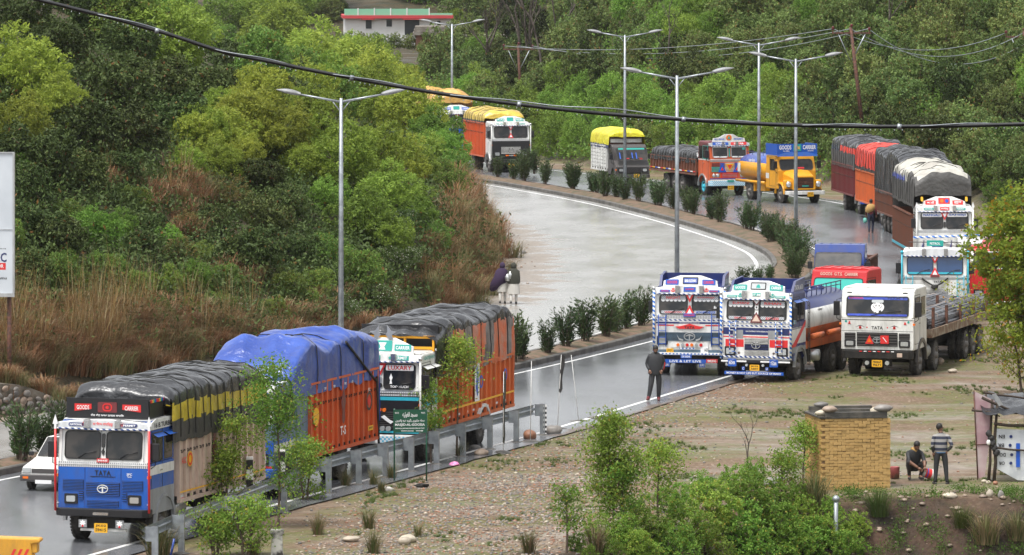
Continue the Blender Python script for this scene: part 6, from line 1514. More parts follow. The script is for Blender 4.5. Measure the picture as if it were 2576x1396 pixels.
# ------------------------------------------------------------- barrier bin bottom left, marker stone
p = G(-40, 1425); r = empty('road_barrier', Vector((p.x, p.y, -.04)), R_(-4), 'yellow plastic road barrier with red slanting stripes cut by the lower left corner', 'barrier')
M['ybar'] = mat('yellow barrier plastic', (.75, .36, .02), .4, dirt=(.5, 2))
b = B(); b.plate([(-1.6, 0), (1.25, 0), (1.25, .1), (1.2, .62), (1.42, .66), (1.42, .72), (1.38, .75), (-1.6, .82)], lambda u, v, t: (u, t, v), -.25, .25); b.build('body', 'ybar', r, bevel=.03)
b = B()
for i in range(3): x = .62 + i * .16; b.plate([(x, .2), (x + .07, .2), (x + .22, .5), (x + .15, .5)], lambda u, v, t: (u, -.25 - t, v), .001, .005)
b.build('stripe', 'redp', r); b = B(); b.box(1.2, 1.34, -.2, .2, .4, .64); b.build('end_lug', 'ybar', r, bevel=.02)
p = G(428, 1405); o = B().tube([(0, 0, 0), (.1, 0, .5)], .03, 6).build('plastic_pipe', 't_blue'); o.location = gz(p); tag(o, 'short light blue plastic pipe end poking up at the lower edge', 'pipe')
p = gz(G(697, 1398)); b = B(); b.plate([(-.16, -.1), (.16, -.1), (.14, .3), (.13, .5), (.17, .56), (.17, .66), (-.17, .66), (-.17, .56), (-.13, .5), (-.14, .3)], lambda u, v, t: (u, t, v), -.1, .12); o = b.build('marker_stone', mat('flaking white paint', (.6, .58, .52), .6, noise=(4, (.05, .045, .04), .45, .6)), bevel=.02); o.location = p; tag(o, 'stubby flaking white marker stone below the leafy tree', 'marker stone')
p = on_ground(2103, 1390); b = B(); b.tube([(0, 0, -.3), (0, 0, 1.45)], .06, 8); b.blob((0, 0, 1.45), .1, 1, .1); o = b.build('white_post', 'galv'); o.location = p; tag(o, 'whitish standpipe in the shrubs below the yellow brick tank', 'pipe')

# ------------------------------------------------------------- billboard
p = G(-40, 1020); Yb = 186.0; k = FPX / Yb; zt = CH - Yb * (385 - YH) / FPX; zb_ = CH - Yb * (737 - YH) / FPX; xr = (34 - CX0) / k
r = empty('billboard', (xr, Yb, terrain(xr, Yb)), 0, 'white advertising billboard cut by the left edge, with dark and red lettering', 'billboard'); gz0 = r.location.z
b = B(); b.box(-6, 0, -.08, .08, zb_ - gz0, zt - gz0); b.build('panel', mat('white billboard sheet', (.62, .66, .7), .5, noise=(.6, (.52, .56, .6), .4, .6)), r)
b = B(); z0, z1 = zb_ - gz0, zt - gz0; b.box(-6, .04, -.12, -.082, z0 - .12, z0); b.box(-.02, .04, -.12, .1, z0, z1); b.box(-6, .04, -.12, -.082, z1, z1 + .04); b.box(-6, 0, -.1, -.082, z0 + 2.05, z0 + 2.06); b.build('frame', 'silver', r)
for x in (-.15, -4.5): b = B(); b.tube([(x, .15, -.5), (x, .15, z0 + .2)], .07, 8); b.build('post', 'rust', r)
S = lambda u, v, t: (u, -.08 - t, v); zy = lambda y: CH - Yb * (y - YH) / FPX - gz0; xx = lambda x: (x - 34) / k
lettering('IC', S, xx(7), zy(647), .26, .30, 'navy', r, .006); b = B(); b.plate(rect(xx(-60), xx(15), zy(678), zy(661)), S, 0, .004); b.build('red_panel', 'redp', r)
lettering('OR', S, xx(2), zy(669), .2, .12, 'white2', r, .008); lettering('jammu', S, xx(1), zy(700), .42, .11, 'print', r, .006); lettering('skuast.org', S, xx(4), zy(625), .3, .04, 'print', r, .006)

# ------------------------------------------------------------- stone retaining wall, each stone a piece
r = empty('retaining_wall', (-16, 183, 0), 0, 'retaining wall of rounded river stones set in mortar at the foot of the left hillside', 'wall')
def wallpt(y): return Vector((-20 + (y - 179) * .853, y, 0))
M['mortar'] = mat('old mortar', (.17, .145, .115), .8, noise=(3, (.08, .07, .05), .4, .6), bump=(9, .6, .03))
b = B(); yy = np.arange(172, 186.1, .5); vs = []
for y in yy:
    q = wallpt(y) - Vector((-16, 183, 0)); tz = 1.0 * (1 - sst((y - 183.5) / 3.2)) + .02; vs += [(q.x, q.y, -.2), (q.x - .06, q.y + .06, tz), (q.x - 1.6, q.y + 1.9, tz + .15)]
b.add(vs, [(i*3+j, i*3+j+1, i*3+j+4, i*3+j+3) for i in range(len(yy) - 1) for j in range(2)]); b.build('mortar_face', 'mortar', r)
sm = []
for i in range(4):
    b = B(); b.blob((0, 0, 0), (.15, .07, .11), i + 20, .3, (5, 8)); M['_r'] = ROCKM[(1, 4, 0, 1)[i]]; sm.append(b.mesh('stone', '_r'))
rnd = random.Random(9)
for row in range(5):
    y = 174.0 + row * .1
    while y < 186 - row * .5:
        q = wallpt(y); z = .08 + row * .19 + rnd.uniform(-.05, .05); ang = math.atan(.853)
        o = link('stone', sm[rnd.randrange(4)], r); o.location = q - Vector((-16, 183, 0)) + Vector((.02 - z * .04, -.02, z)); o.rotation_euler = (rnd.uniform(-.1, .1), rnd.uniform(-.5, .5), math.pi / 2 - ang); s = rnd.uniform(.75, 1.15); o.scale = (s, s * .7, s * rnd.uniform(.7, 1.0)); y += rnd.uniform(.2, .42)

# ------------------------------------------------------------- yellow brick tank
M['ybrick'] = mat('yellow painted brick', (.50, .32, .11), .6, noise=(2.2, (.33, .20, .07), .4, .66), bump=(14, .5, .012)); M['ymortar'] = mat('yellow painted mortar', (.38, .235, .08), .7, noise=(4, (.14, .085, .04), .5, .66)); M['slab'] = mat('wet dark concrete slab', (.09, .08, .065), .5, noise=(3, (.04, .038, .033), .4, .6))
kk = (1228 + 218) / 16; pR = gl(2240, 1230); rz = R_(10); w, d, h = 1.98, 1.98, 2.0
p = pR - Vector((math.cos(rz), math.sin(rz), 0)) * (w / 2); r = empty('water_tank', Vector((p.x, p.y, -.02)), rz, 'square yellow painted brick tank with stones weighting its lid', 'tank')
b = B(); b.box(-w/2 + .02, w/2 - .02, .02, d - .02, -.7, h - .02); b.build('wall_core', 'ymortar', r)
bm_ = B(); bm_.plate(rr(0, 0, .225, .068, .016, 2), lambda u, v, t: (u, -t, v), -.03, .02); BR = []
for i in range(3):
    m_ = B(); m_.plate([(u + random.uniform(-.006, .006), v + random.uniform(-.005, .005)) for u, v in rr(0, 0, .222, .074, .018, 2)], lambda u, v, t: (u, -t, v), -.03, .014 + .005 * i); BR.append(m_.mesh('brick', 'ybrick'))
n = 0; rnd = random.Random(2); rows = 24
for j in range(rows):
    z = .04 + j * .0835; x = -w/2 + (.115 if j % 2 else .0)
    while x < w/2 - .04:
        x0, x1 = max(x, -w/2), min(x + .235, w/2)
        if x1 - x0 > .05:
            o = link('brick', rnd.choice(BR), r); o.location = ((x0 + x1) / 2, .012 + rnd.uniform(-.012, .01), z + rnd.uniform(-.009, .009)); o.scale = ((x1 - x0) / .235 * rnd.uniform(.98, 1.05), 1, rnd.uniform(1.0, 1.16)); o.rotation_euler = (rnd.uniform(-.04, .04), rnd.uniform(-.04, .04), rnd.uniform(-.03, .03)); n += 1
        x += .235
    if j % 1 == 0 and n < 292:
        y = 0.02 + (.1 if j % 2 else 0)
        for q in range(3 if j % 2 else 2):
            pass
b = B()
for j in range(rows):
    z = .04 + j * .0835; y = (.04 if j % 2 else -.07)
    while y < d - .05:
        y0_, y1_ = max(0.02, y), min(d - .01, y + .222)
        if y1_ > y0_: b.box(-w/2 - .0, -w/2 + .03, y0_, y1_, z - .036, z + .036)
        y += .235
k = b.build('side_bricks', 'ybrick', r); k['kind'] = 'stuff'
b = B(); b.box(-w/2 - .02, w/2 - .1, -.03, .12, h, h + .05); b.box(-w/2 - .03, -w/2 + .3, -.03, d, h + .0, h + .045); b.box(-w/2 - .02, w/2 - .05, d - .3, d + .02, h, h + .05); b.build('rim', 'slab', r)
for (y, z, x0, x1) in ((.0, .05, -.85, .9), (1.05, .05, -.7, .95), (1.8, .07, -.9, .9)):
    b = B(); b.box(x0, x1, y, y + .14, h + z, h + z + .12); o = b.build('beam', 'slab', r)
b = B(); b.box(-.7, .8, .2, 1.7, h - .01, h + .03); b.build('lid', mat('wet bright lid', (.35, .34, .3), .15), r)
for dx, dy, s, mI, l in ((-.82, .35, (.26, .16, .1), 5, 'pale cream stone on the back left corner of the tank lid'), (-.72, .1, (.22, .15, .1), 0, 'pinkish stone on the front left corner of the tank lid'), (.72, .5, (.2, .15, .13), 5, 'cream round stone on the back right corner of the tank lid'), (.82, .1, (.26, .16, .11), 1, 'grey stone on the front right corner of the tank lid'), (-.55, 1.85, (.2, .12, .08), 4, 'dark stone on the rear edge of the tank lid')):
    b = B(); b.blob((0, 0, s[2] * .9), s, int(dx * 10) + 30, .2, (8, 12)); M['_r'] = ROCKM[mI]; o = b.build('rock', '_r'); q = Matrix.Rotation(rz, 3, 'Z') @ Vector((dx, dy, h + (.16 if dy < .3 or dy > 1.7 else .03))); o.location = r.location + q; tag(o, l, 'rock')

# ------------------------------------------------------------- shack
p = gl(2475, 1213); r = empty('shack', p, R_(3), 'makeshift shack of branches, boards and printed sheets at the lower right edge', 'shack')
kk = FPX / p.y; U = lambda x: (x - 2475) / kk; Z = lambda y: (1213 - y) / kk
M['pinkboard'] = mat('faded pink board', (.42, .26, .28), .5, noise=(1.2, (.55, .48, .46), .4, .6)); M['flex'] = mat('white printed sheet', (.6, .62, .64), .4, noise=(2, (.45, .47, .5), .45, .65), bump=(3, .4, .03)); M['stick'] = mat('dark branch wood', (.045, .03, .02), .8, bump=(10, .6, .02))
b = B(); b.plate([(U(2462), Z(1205)), (U(2480), Z(1200)), (U(2505), Z(1010)), (U(2452), Z(985))], lambda u, v, t: (u, t, v), .2, .24); pb = b.build('board', 'pinkboard', r)
b = B(); b.tube([(U(2462), .19, Z(1207)), (U(2452), .19, Z(985))], .02, 5); b.tube([(U(2456), .19, Z(1120)), (U(2495), .19, Z(1119))], .012, 5); b.build('frame', 'rust', pb)
for i, (x0, y0_, x1, y1_, d0, rr_) in enumerate(((2488, 1212, 2498, 1005, .1, .05), (2500, 1210, 2510, 1010, -.05, .055), (2600, 1210, 2600, 1010, -.05, .05), (2443, 1031, 2640, 1046, -.1, .035), (2470, 1000, 2560, 1040, -.02, .05), (2500, 1065, 2640, 1078, -.1, .05), (2505, 1125, 2640, 1140, -.1, .035), (2450, 1028, 2520, 1050, .3, .03), (2480, 990, 2620, 1012, .5, .04), (2600, 1200, 2600, 1000, 1.6, .05), (2495, 1195, 2500, 1000, 1.6, .05))):
    b = B(); q0 = Vector((U(x0), d0, Z(y0_))); q1 = Vector((U(x1), d0 + .05, Z(y1_))); m_ = q0.lerp(q1, .5) + Vector((random.uniform(-.04, .04), 0, random.uniform(-.03, .03))); b.tube([q0, q0.lerp(q1, .25) + Vector((.02, 0, -.02)), m_, q1], [rr_, rr_ * .9, rr_ * .8, rr_ * .7], 6); b.build('branch_pole', 'stick', r)
b = B(); b.plate([(U(2506), Z(1178)), (U(2560), Z(1208)), (U(2640), Z(1212)), (U(2640), Z(1085)), (U(2507), Z(1078))], lambda u, v, t: (u, t + .02 * math.sin(u * 9), v), -.02, 0); fx = b.build('printed_sheet', 'flex', r)
S = lambda u, v, t: (u, -.03 - t, v)
for t, x, y in (('EN', 2520, 1098), ('BR', 2518, 1120), ('DO', 2522, 1144), ('OR', 2520, 1165)):
    lettering(t, lambda u, v, q: (2 * U(x) - u, -.035 - q, 2 * Z(y) - v), U(x), Z(y), .17, .1, 'print', fx, .004)
    b = B(); b.plate(disc(U(x + 23), Z(y), .045, 10), S, .01, .015); b.build('printed_dot', 'navy', fx)
b = B(); b.plate(rect(U(2556), U(2566), Z(1175), Z(1115)), S, .01, .015); b.build('blue_panel', 'bluep', fx)
b = B(); vs = []; NX, NY = 16, 10
for j in range(NY):
    for i in range(NX):
        x = U(2468) + i * .12; y = -.25 + j * .25; z = Z(1030) + .3 * (j / NY) + .1 * mn.noise(Vector((x * 3, y * 2, 1))) + (.05 if i % 4 == 0 else 0); vs.append((x, y, z - (.12 if j == 0 else 0)))
b.add(vs, [(j*NX+i, j*NX+i+1, (j+1)*NX+i+1, (j+1)*NX+i) for j in range(NY - 1) for i in range(NX - 1)], 0, True); b.build('roof_sheet', 't_black', r)
b = B(); b.plate([(U(2492), Z(990)), (U(2502), Z(988)), (U(2520), Z(1015)), (U(2510), Z(1020))], lambda u, v, t: (u, -.3 + t, v), 0, .02); b.build('silver_tape', 'silver', r)
b = B(); 
for i in range(5): b.blob((U(2487) + .05 * i, -.1, Z(1090 + i * 12)), (.09, .08, .1), i, .5)
b.build('hanging_bags', 'c_dark', r); b = B(); b.blob((U(2485), -.15, Z(1112)), (.06, .05, .08), 2, .2); b.build('bottle', 'white', r)
for i, (x, m_, y) in enumerate(((2476, 5, 1215), (2488, 3, 1218), (2505, 2, 1220), (2500, 4, 1212))): rock(x, y, 14, 10, ('pale stone at the left foot of the shack', 'tan stone at the foot of the shack front post', 'pink red stone at the foot of the shack', 'dark stone tucked under the shack sheet')[i], m_, 40 + i)

# ------------------------------------------------------------- buckets
p = gl(2325, 1205); r = empty('paint_bucket', p + Vector((.1, 0, 0)), 0, 'white paint bucket with red label tipped on its side by the squatting man', 'bucket')
a = R_(-18); b = B(); b.lathe([(-.16, .02), (-.16, .125), (.15, .15), (.16, .155), (.17, .155), (.17, .14), (-.13, .11), (-.13, .01)], 'x', (0, 0, 0), 18); o = b.build('pail', 'white', r); o.location = (0, 0, .16); o.rotation_euler = (0, -.3, .3)
o.rotation_euler = (0, R_(16), R_(15)); b = B(); b.lathe([(-.1, .134), (.08, .148)], 'x', (0, 0, 0), 18); k = b.build('label_band', 'redp', o); b = B(); b.lathe([(-.05, .14), (-.02, .143)], 'x', (0, 0, 0), 18); b.build('label_stripe', 'bluep', k)
p = gl(2251, 1203); b = B(); b.lathe([(0, .02), (0, .13), (.32, .14), (.33, .14), (.33, .12), (.03, .1), (.03, 0)], 'z', (0, 0, 0), 16); o = b.build('tin', mat('pink rusty tin', (.38, .10, .10), .5, noise=(4, (.12, .07, .05), .45, .6))); o.location = p; tag(o, 'dull pink tin standing beside the yellow brick tank', 'tin')
for i, (x, y, m_, l) in enumerate(((1143, 1168, 'pinkbag', 'bright pink plastic bag lying on the ground below the green sign'), (1060, 1225, 'rope', 'black plastic scrap on the gravel below the green sign post'), (975, 1232, 'c_white', 'crumpled white plastic litter among the dry tufts'))):
    if m_ == 'pinkbag': M['pinkbag'] = mat('pink plastic', (.8, .25, .5), .4)
    q = gz(G(x, y)); b = B(); b.blob((0, 0, .04), (.16, .12, .07), i + 3, .9, (6, 9)); o = b.build('plastic_litter', m_); o.location = q; tag(o, l, 'litter')

# ------------------------------------------------------------- houses far behind
Yh = 600.0; kk = FPX / Yh
M['hwhite'] = mat('whitewashed wall', (.72, .72, .72), .7, noise=(.4, (.6, .6, .58), .4, .65)); M['hgreen'] = mat('pale green parapet', (.22, .5, .33), .6); M['hred'] = mat('red painted ledge', (.5, .05, .06), .6); M['hmud'] = mat('mud brick wall', (.26, .12, .08), .85, noise=(1, (.17, .09, .06), .4, .6)); M['hroof'] = mat('grey thatch and tin', (.14, .12, .10), .8, noise=(2, (.22, .2, .17), .4, .6)); M['hteal'] = mat('teal painted wall', (.12, .38, .32), .6); M['wind'] = mat('dark window', (.03, .035, .04), .3)
q = at(985, 105, Yh); zg = terrain(q.x, q.y); r = empty('house', (q.x, q.y, zg), R_(3), 'white flat roofed house with green parapet and red ledge above the trees', 'house')
X = lambda x: (x - 985) / kk; Zh = lambda y: CH - Yh * (y - YH) / FPX - zg
b = B(); b.box(X(868), X(1135), 0, 8, -1.5, Zh(46)); wl_ = b.build('wall', 'hwhite', r)
b = B(); b.box(X(862), X(1140), -.6, 8, Zh(46), Zh(38)); b.build('ledge', 'hred', r)
b = B(); b.box(X(866), X(1080), -.4, -.2, Zh(38), Zh(22)); b.box(X(1080), X(1138), -.4, -.2, Zh(38), Zh(33)); pr = b.build('parapet', 'hgreen', r)
for x in (899, 940, 981, 1022, 1078): b = B(); b.box(X(x), X(x) + .12, -.46, -.18, Zh(38), Zh(20)); b.build('parapet_post', 'hwhite', pr)
for x0, x1, y0_, y1_ in ((972, 986, 46 + 3, 67), (920, 935, 50, 72), (1018, 1055, 50, 88), (1100, 1108, 52, 66)):
    b = B(); b.box(X(x0), X(x1), -.05, .05, Zh(y1_), Zh(y0_)); wd = b.build('window', 'wind', r); b = B(); b.ring(rect(X(x0) - .06, X(x1) + .06, Zh(y1_) - .06, Zh(y0_) + .06), rect(X(x0), X(x1), Zh(y1_), Zh(y0_)), lambda u, v, t: (u, -t, v), -.02, .08); b.build('frame', 'hwhite', wd)
for x0, x1 in ((908, 942), (1012, 1062)): b = B(); b.box(X(x0), X(x1), -.7, 0, Zh(49), Zh(47)); b.build('awning', 'hred', r)
def hut(x0, x1, yb, yt, Y, wall, roof, label, roofh=14):
    s = FPX / Y; q = at((x0 + x1) / 2, yb, Y); zg = terrain(q.x, q.y); r = empty('hut', (q.x, q.y, min(zg, q.z)), 0, label, 'hut'); z0 = r.location.z; w = (x1 - x0) / s; t = CH - Y * (yt - YH) / FPX - z0; b = B(); b.box(-w/2, w/2, 0, 5, -1, t - roofh / s); b.build('wall', wall, r)
    b = B(); 
    for i in range(3): zz = t - roofh / s + i * roofh / s / 3; b.box(-w/2 - .3 + .1 * i, w/2 + .3 - .1 * i, -.5 + .15 * i, 5.4, zz, zz + roofh / s / 3 - .02)
    b.build('roof', roof, r); b = B(); b.box(-w * .1, w * .05, -.04, .03, 0, t - roofh / s - .2); b.build('door', 'wind', r)
hut(1046, 1165, 106, 66, 585, 'hmud', 'hroof', 'low mud brick hut with layered grey roof in front of the white house', 22)
hut(1168, 1290, 108, 88, 610, 'hteal', 'hroof', 'teal walled shed between the far trees', 6)
hut(1280, 1350, 100, 66, 640, 'hmud', 'hroof', 'reddish brick building behind the bare trees', 10)
hut(1215, 1400, 40, 4, 690, 'hwhite', 'hroof', 'pale building at the top of the view behind the bare trees', 6)
hut(2290, 2420, 30, -8, 440, 'hwhite', 'hroof', 'whitish building glimpsed through the tree tops on the right slope', 6) if 0 else None
hut(1560, 1700, 6, -16, 760, 'hwhite', 'hroof', 'pale shed glimpsed through the tree tops beyond the bend', 4)
# ------------------------------------------------------------- people
def person(loc, rz, label, J, zones, scale=1.0, hair='hair', head_r=.095, extras=None, name='person'):
    """J: joints; the body is one skinned surface, zones colour it by the nearest bone"""
    r = empty(name, loc, rz, label, 'person')
    E_ = [('pelvis', 'chest'), ('chest', 'neck'), ('neck', 'head'), ('chest', 'shL'), ('shL', 'elL'), ('elL', 'wrL'), ('chest', 'shR'), ('shR', 'elR'), ('elR', 'wrR'), ('pelvis', 'hiL'), ('hiL', 'knL'), ('knL', 'anL'), ('anL', 'toL'), ('pelvis', 'hiR'), ('hiR', 'knR'), ('knR', 'anR'), ('anR', 'toR')]
    rad = dict(pelvis=.135, chest=.15, neck=.055, head=.07, shL=.075, shR=.075, elL=.052, elR=.052, wrL=.038, wrR=.038, hiL=.1, hiR=.1, knL=.072, knR=.072, anL=.05, anR=.05, toL=.038, toR=.038)
    rad.update(J.get('rad', {}))
    names = list(rad); P = [Vector(J[n]) for n in names]; idx = {n: i for i, n in enumerate(names)}
    me = bpy.data.meshes.new('body'); me.from_pydata([tuple(p) for p in P], [(idx[a], idx[b_]) for a, b_ in E_], [])
    o = link('body', me, r); sk = o.modifiers.new('s', 'SKIN'); 
    for i, n in enumerate(names):
        v = me.skin_vertices[0].data[i]; q = rad[n]; v.radius = (q, q * (.72 if n in ('chest', 'pelvis') else 1)); v.use_root = (n == 'pelvis')
    sb = o.modifiers.new('u', 'SUBSURF'); sb.levels = 2; sb.render_levels = 2
    bpy.context.view_layer.update(); dg = bpy.context.evaluated_depsgraph_get()
    nm = bpy.data.meshes.new_from_object(o.evaluated_get(dg)); o.modifiers.clear(); o.data = nm; nm.name = 'body'
    mats = []; segs = []
    for (a, b_) in E_:
        mm = zones.get((a, b_)) or zones.get(b_) or 'skin'
        if mm not in mats: mats.append(mm)
        segs.append((P[idx[a]], P[idx[b_]], mats.index(mm)))
    nm.materials.clear()
    for m_ in mats: nm.materials.append(M[m_])
    for f in nm.polygons:
        c = f.center; best = 1e9
        for A, Bq, mi in segs:
            ab = Bq - A; t = max(0, min(1, (c - A).dot(ab) / max(1e-9, ab.length_squared))); d = (c - (A + ab * t)).length
            if d < best: best = d; f.material_index = mi
        f.use_smooth = True
    # head with face features, hair; hands with fingers
    h = Vector(J['head']); fd = Vector(J.get('face', (0, -1, 0))).normalized(); up = Vector((0, 0, 1)); rt = fd.cross(up).normalized(); up = rt.cross(fd)
    b = B(); b.blob(h + up * .03, (.078, .092, .118), 1, .03, (10, 14)); b.blob(h + fd * .095 + up * .005, (.014, .02, .022), 2, 0, (5, 6)); b.blob(h + rt * .078 + up * .01, (.012, .02, .03), 2, 0, (5, 6)); b.blob(h - rt * .078 + up * .01, (.012, .02, .03), 2, 0, (5, 6)); b.blob(h + fd * .085 - up * .045, (.026, .01, .008), 2, 0, (4, 6), 1)
    for s in (-1, 1): b.blob(h + fd * .086 + rt * s * .03 + up * .035, (.011, .008, .008), 2, 0, (4, 6), 1)
    b.build('head', ['skin', 'hair'], r)
    if hair:
        b = B(); b.blob(h - fd * .018 + up * .062, (.09, .1, .1), 3, .1, (8, 12)); b.build('hair', hair, r)
    if J.get('beard'): b = B(); b.blob(h + fd * .05 - up * .06, (.06, .055, .06), 3, .1, (7, 9)); b.build('beard', 'hair', r)
    for s in 'LR':
        if J.get('nohand'): break
        w = Vector(J['wr' + s]); e = Vector(J['el' + s]); d = (w - e).normalized(); sd_ = d.cross(Vector((0, 1, .2))).normalized(); nn = d.cross(sd_)
        b = B(); b.tube([w, w + d * .05, w + d * .09], [.03, .042, .036], 8)
        for k, L_ in enumerate((.06, .072, .068, .052)):
            q = w + d * .085 + sd_ * (-.027 + .018 * k); b.tube([q, q + d * L_ * .5 + nn * .006, q + d * L_ + nn * .024], [.0095, .009, .007], 6)
        q = w + d * .03 - sd_ * .034; b.tube([q, q + d * .035 - sd_ * .022 + nn * .008, q + d * .07 - sd_ * .02 + nn * .02], [.012, .011, .008], 6); b.build('hand', 'skin', r)
    if extras: extras(r, J)
    r.scale = (scale,) * 3
    return r
def shoes(m):
    def f(r, J):
        for s in 'LR':
            a = Vector(J['an' + s]); t = Vector(J['to' + s]); d = (t - a); d.z = 0; d = d.normalized() if d.length else Vector((0, -1, 0)); b = B()
            c = a + d * .06; c.z = a.z - .055
            b.blob((0, 0, 0), (.048, .135, .045), 1, .05, (7, 10)); o = b.build('shoe', m, r); o.location = c; o.rotation_euler.z = math.atan2(d.y, d.x) + math.pi / 2
    return f
def coat(secs, m, name='jacket', n=18, seed=1, wob=.02):
    """garment over the body: horizontal ovals (x, y, z, rx, ry)"""
    def f(r, J):
        b = B(); vs = []
        for (x, y, z, a, c) in secs:
            for j in range(n):
                t = 2 * math.pi * j / n; q = 1 + wob * 3 * mn.noise(Vector((math.cos(t) * 2, math.sin(t) * 2, z * 2.5 + seed))); vs.append((x + a * q * math.cos(t), y + c * q * math.sin(t), z))
        b.add(vs, [(i*n+j, i*n+(j+1) % n, (i+1)*n+(j+1) % n, (i+1)*n+j) for i in range(len(secs) - 1) for j in range(n)], 0, True); b.build(name, m, r)
    return f
def both(*fs):
    def f(r, J):
        for q in fs: q(r, J)
    return f
LEG = lambda m: {k: m for k in ('hiL', 'hiR', 'knL', 'knR', 'anL', 'anR')}
TOP = lambda m: {k: m for k in ('chest', 'neck', 'shL', 'shR', 'elL', 'elR', 'wrL', 'wrR')}
J = dict(pelvis=(0, 0, .95), chest=(0, .01, 1.26), neck=(0, 0, 1.5), head=(.0, -.06, 1.62), shL=(-.19, 0, 1.42), elL=(-.27, .05, 1.16), wrL=(-.19, -.1, .98), shR=(.19, 0, 1.42), elR=(.27, .05, 1.16), wrR=(.2, -.1, .98),
         hiL=(-.1, 0, .9), knL=(-.15, -.12, .5), anL=(-.22, -.14, .12), toL=(-.28, -.27, .05), hiR=(.1, 0, .9), knR=(.11, -.02, .5), anR=(.1, .06, .09), toR=(.1, -.07, .03), face=(-.1, -1, -.5), beard=True, rad=dict(chest=.17, elL=.078, elR=.078, shL=.105, shR=.105, wrL=.05, wrR=.05, knL=.09, knR=.09, anL=.065, anR=.065, hiL=.12, hiR=.12))
person(gl(1649, 1008) , 0, 'bearded man in black quilted jacket and black track trousers walking on the road edge', J, {**LEG('c_black'), **TOP('c_black'), 'head': 'skin', 'toL': 'c_maroon', 'toR': 'c_maroon'}, 1.03,
       extras=both(shoes('maroon'), coat([(0, 0, .84, .22, .17), (0, 0, .88, .245, .18), (0, 0, 1.1, .245, .18), (0, 0, 1.3, .255, .18), (0, 0, 1.44, .22, .15), (0, 0, 1.54, .10, .10)], 'c_black'),
                   lambda r, J: B().tube([(.2, -.02, 1.42), (.3, -.02, 1.2), (.26, -.1, 1.0)], .012, 5).build('sleeve_stripe', 'redp', r)))
def walker(x, y, rz, label, shawl, trousers, xt):
    J = dict(pelvis=(0, 0, .9), chest=(0, -.02, 1.2), neck=(0, -.04, 1.4), head=(0, -.07, 1.52), shL=(-.18, 0, 1.33), elL=(-.22, -.05, 1.08), wrL=(-.12, -.2, .98), shR=(.18, 0, 1.33), elR=(.22, -.05, 1.08), wrR=(.1, -.2, 1.0),
             hiL=(-.09, 0, .85), knL=(-.1, -.1, .48), anL=(-.1, -.02, .09), toL=(-.1, -.17, .03), hiR=(.09, 0, .85), knR=(.1, .03, .47), anR=(.1, .2, .13), toR=(.1, .09, .04), face=(0, -1, -.2))
    return person(gl(x, y), rz, label, J, {**LEG(trousers), **TOP(shawl), 'head': 'skin', 'pelvis': trousers, 'toL': 'c_dark', 'toR': 'c_dark'}, 1.0, hair=None, extras=xt)
hood_ = lambda m: (lambda r, J: B().blob((0, -.05, 1.56), (.115, .13, .15), 4, .12, (9, 12)).build('head_shawl', m, r))
def pail(dx):
    def f(r, J):
        b = B(); b.lathe([(0, 0), (0, .1), (.2, .1), (.22, .06), (.27, .06), (.27, 0)], 'z', (dx, .3, 1.0), 14); o = b.build('milk_can', 'silver', r)
    return f
walker(1264, 764, R_(180), 'person in a billowing dark violet shawl and white trousers walking away with a milk can', 'c_violet', 'c_white',
       both(hood_('c_violet'), shoes('c_dark'), coat([(.02, 0, 1.47, .1, .1), (.02, 0, 1.36, .25, .17), (.06, 0, 1.1, .30, .22), (.16, -.02, .85, .34, .24), (.34, -.03, .6, .2, .14), (.42, -.03, .5, .05, .05)], 'c_violet', 'shawl', 20, 2, .05), coat([(0, 0, .92, .2, .15), (0, 0, .5, .23, .17)], 'c_white', 'tunic')))
walker(1292, 765, R_(176), 'person in a dark olive shawl and loose white clothes walking away beside the violet shawl', 'c_green', 'c_white',
       both(hood_('c_green'), shoes('c_dark'), coat([(0, 0, 1.47, .1, .1), (0, 0, 1.36, .24, .17), (0, 0, 1.1, .28, .22), (0, 0, .9, .27, .2), (0, 0, .84, .24, .18)], 'c_green', 'shawl', 18, 3, .04), coat([(0, 0, .88, .22, .17), (0, 0, .6, .25, .19), (0, 0, .42, .26, .2)], 'c_white', 'tunic')))
for x, y, l, dz in ((1277, 764, 'steel milk can carried between the two walkers in shawls', .95), (1284, 764, 'white milk can on the back of the walker in olive', 1.05)):
    q = gl(x, y); b = B(); b.lathe([(0, 0), (0, .1), (.2, .11), (.24, .06), (.29, .06), (.29, 0)], 'z', (0, 0, 0), 14); o = b.build('milk_can', 'silver'); o.location = q + Vector((0, -.33, dz)); tag(o, l, 'can')
J = dict(pelvis=(0, 0, .92), chest=(0, 0, 1.22), neck=(0, -.02, 1.43), head=(0, -.05, 1.54), shL=(-.18, 0, 1.36), elL=(-.26, .02, 1.1), wrL=(-.26, -.08, .88), shR=(.18, 0, 1.36), elR=(.25, .03, 1.1), wrR=(.24, -.06, .86),
         hiL=(-.09, 0, .87), knL=(-.09, -.14, .5), anL=(-.07, -.05, .1), toL=(-.07, -.19, .03), hiR=(.09, 0, .87), knR=(.09, .02, .48), anR=(.08, .2, .14), toR=(.08, .1, .04), face=(0, -1, -.1))
person(gl(2191, 586), R_(172), 'person in mustard shawl over maroon sweater walking away along the line of trucks', J, {**LEG('c_navy'), **TOP('c_maroon'), 'head': 'skin', 'toL': 'c_dark', 'toR': 'c_dark'}, 1.0,
       extras=both(shoes('c_dark'), coat([(0, 0, 1.46, .09, .09), (0, 0, 1.4, .2, .14), (.02, 0, 1.24, .26, .19), (.1, 0, 1.08, .2, .16), (.14, 0, 1.02, .1, .1)], 'c_ochre', 'shawl'), lambda r, J: B().blob((.3, -.05, .62), (.1, .07, .14), 2, .4).build('carried_bag', 'hteal', r)))
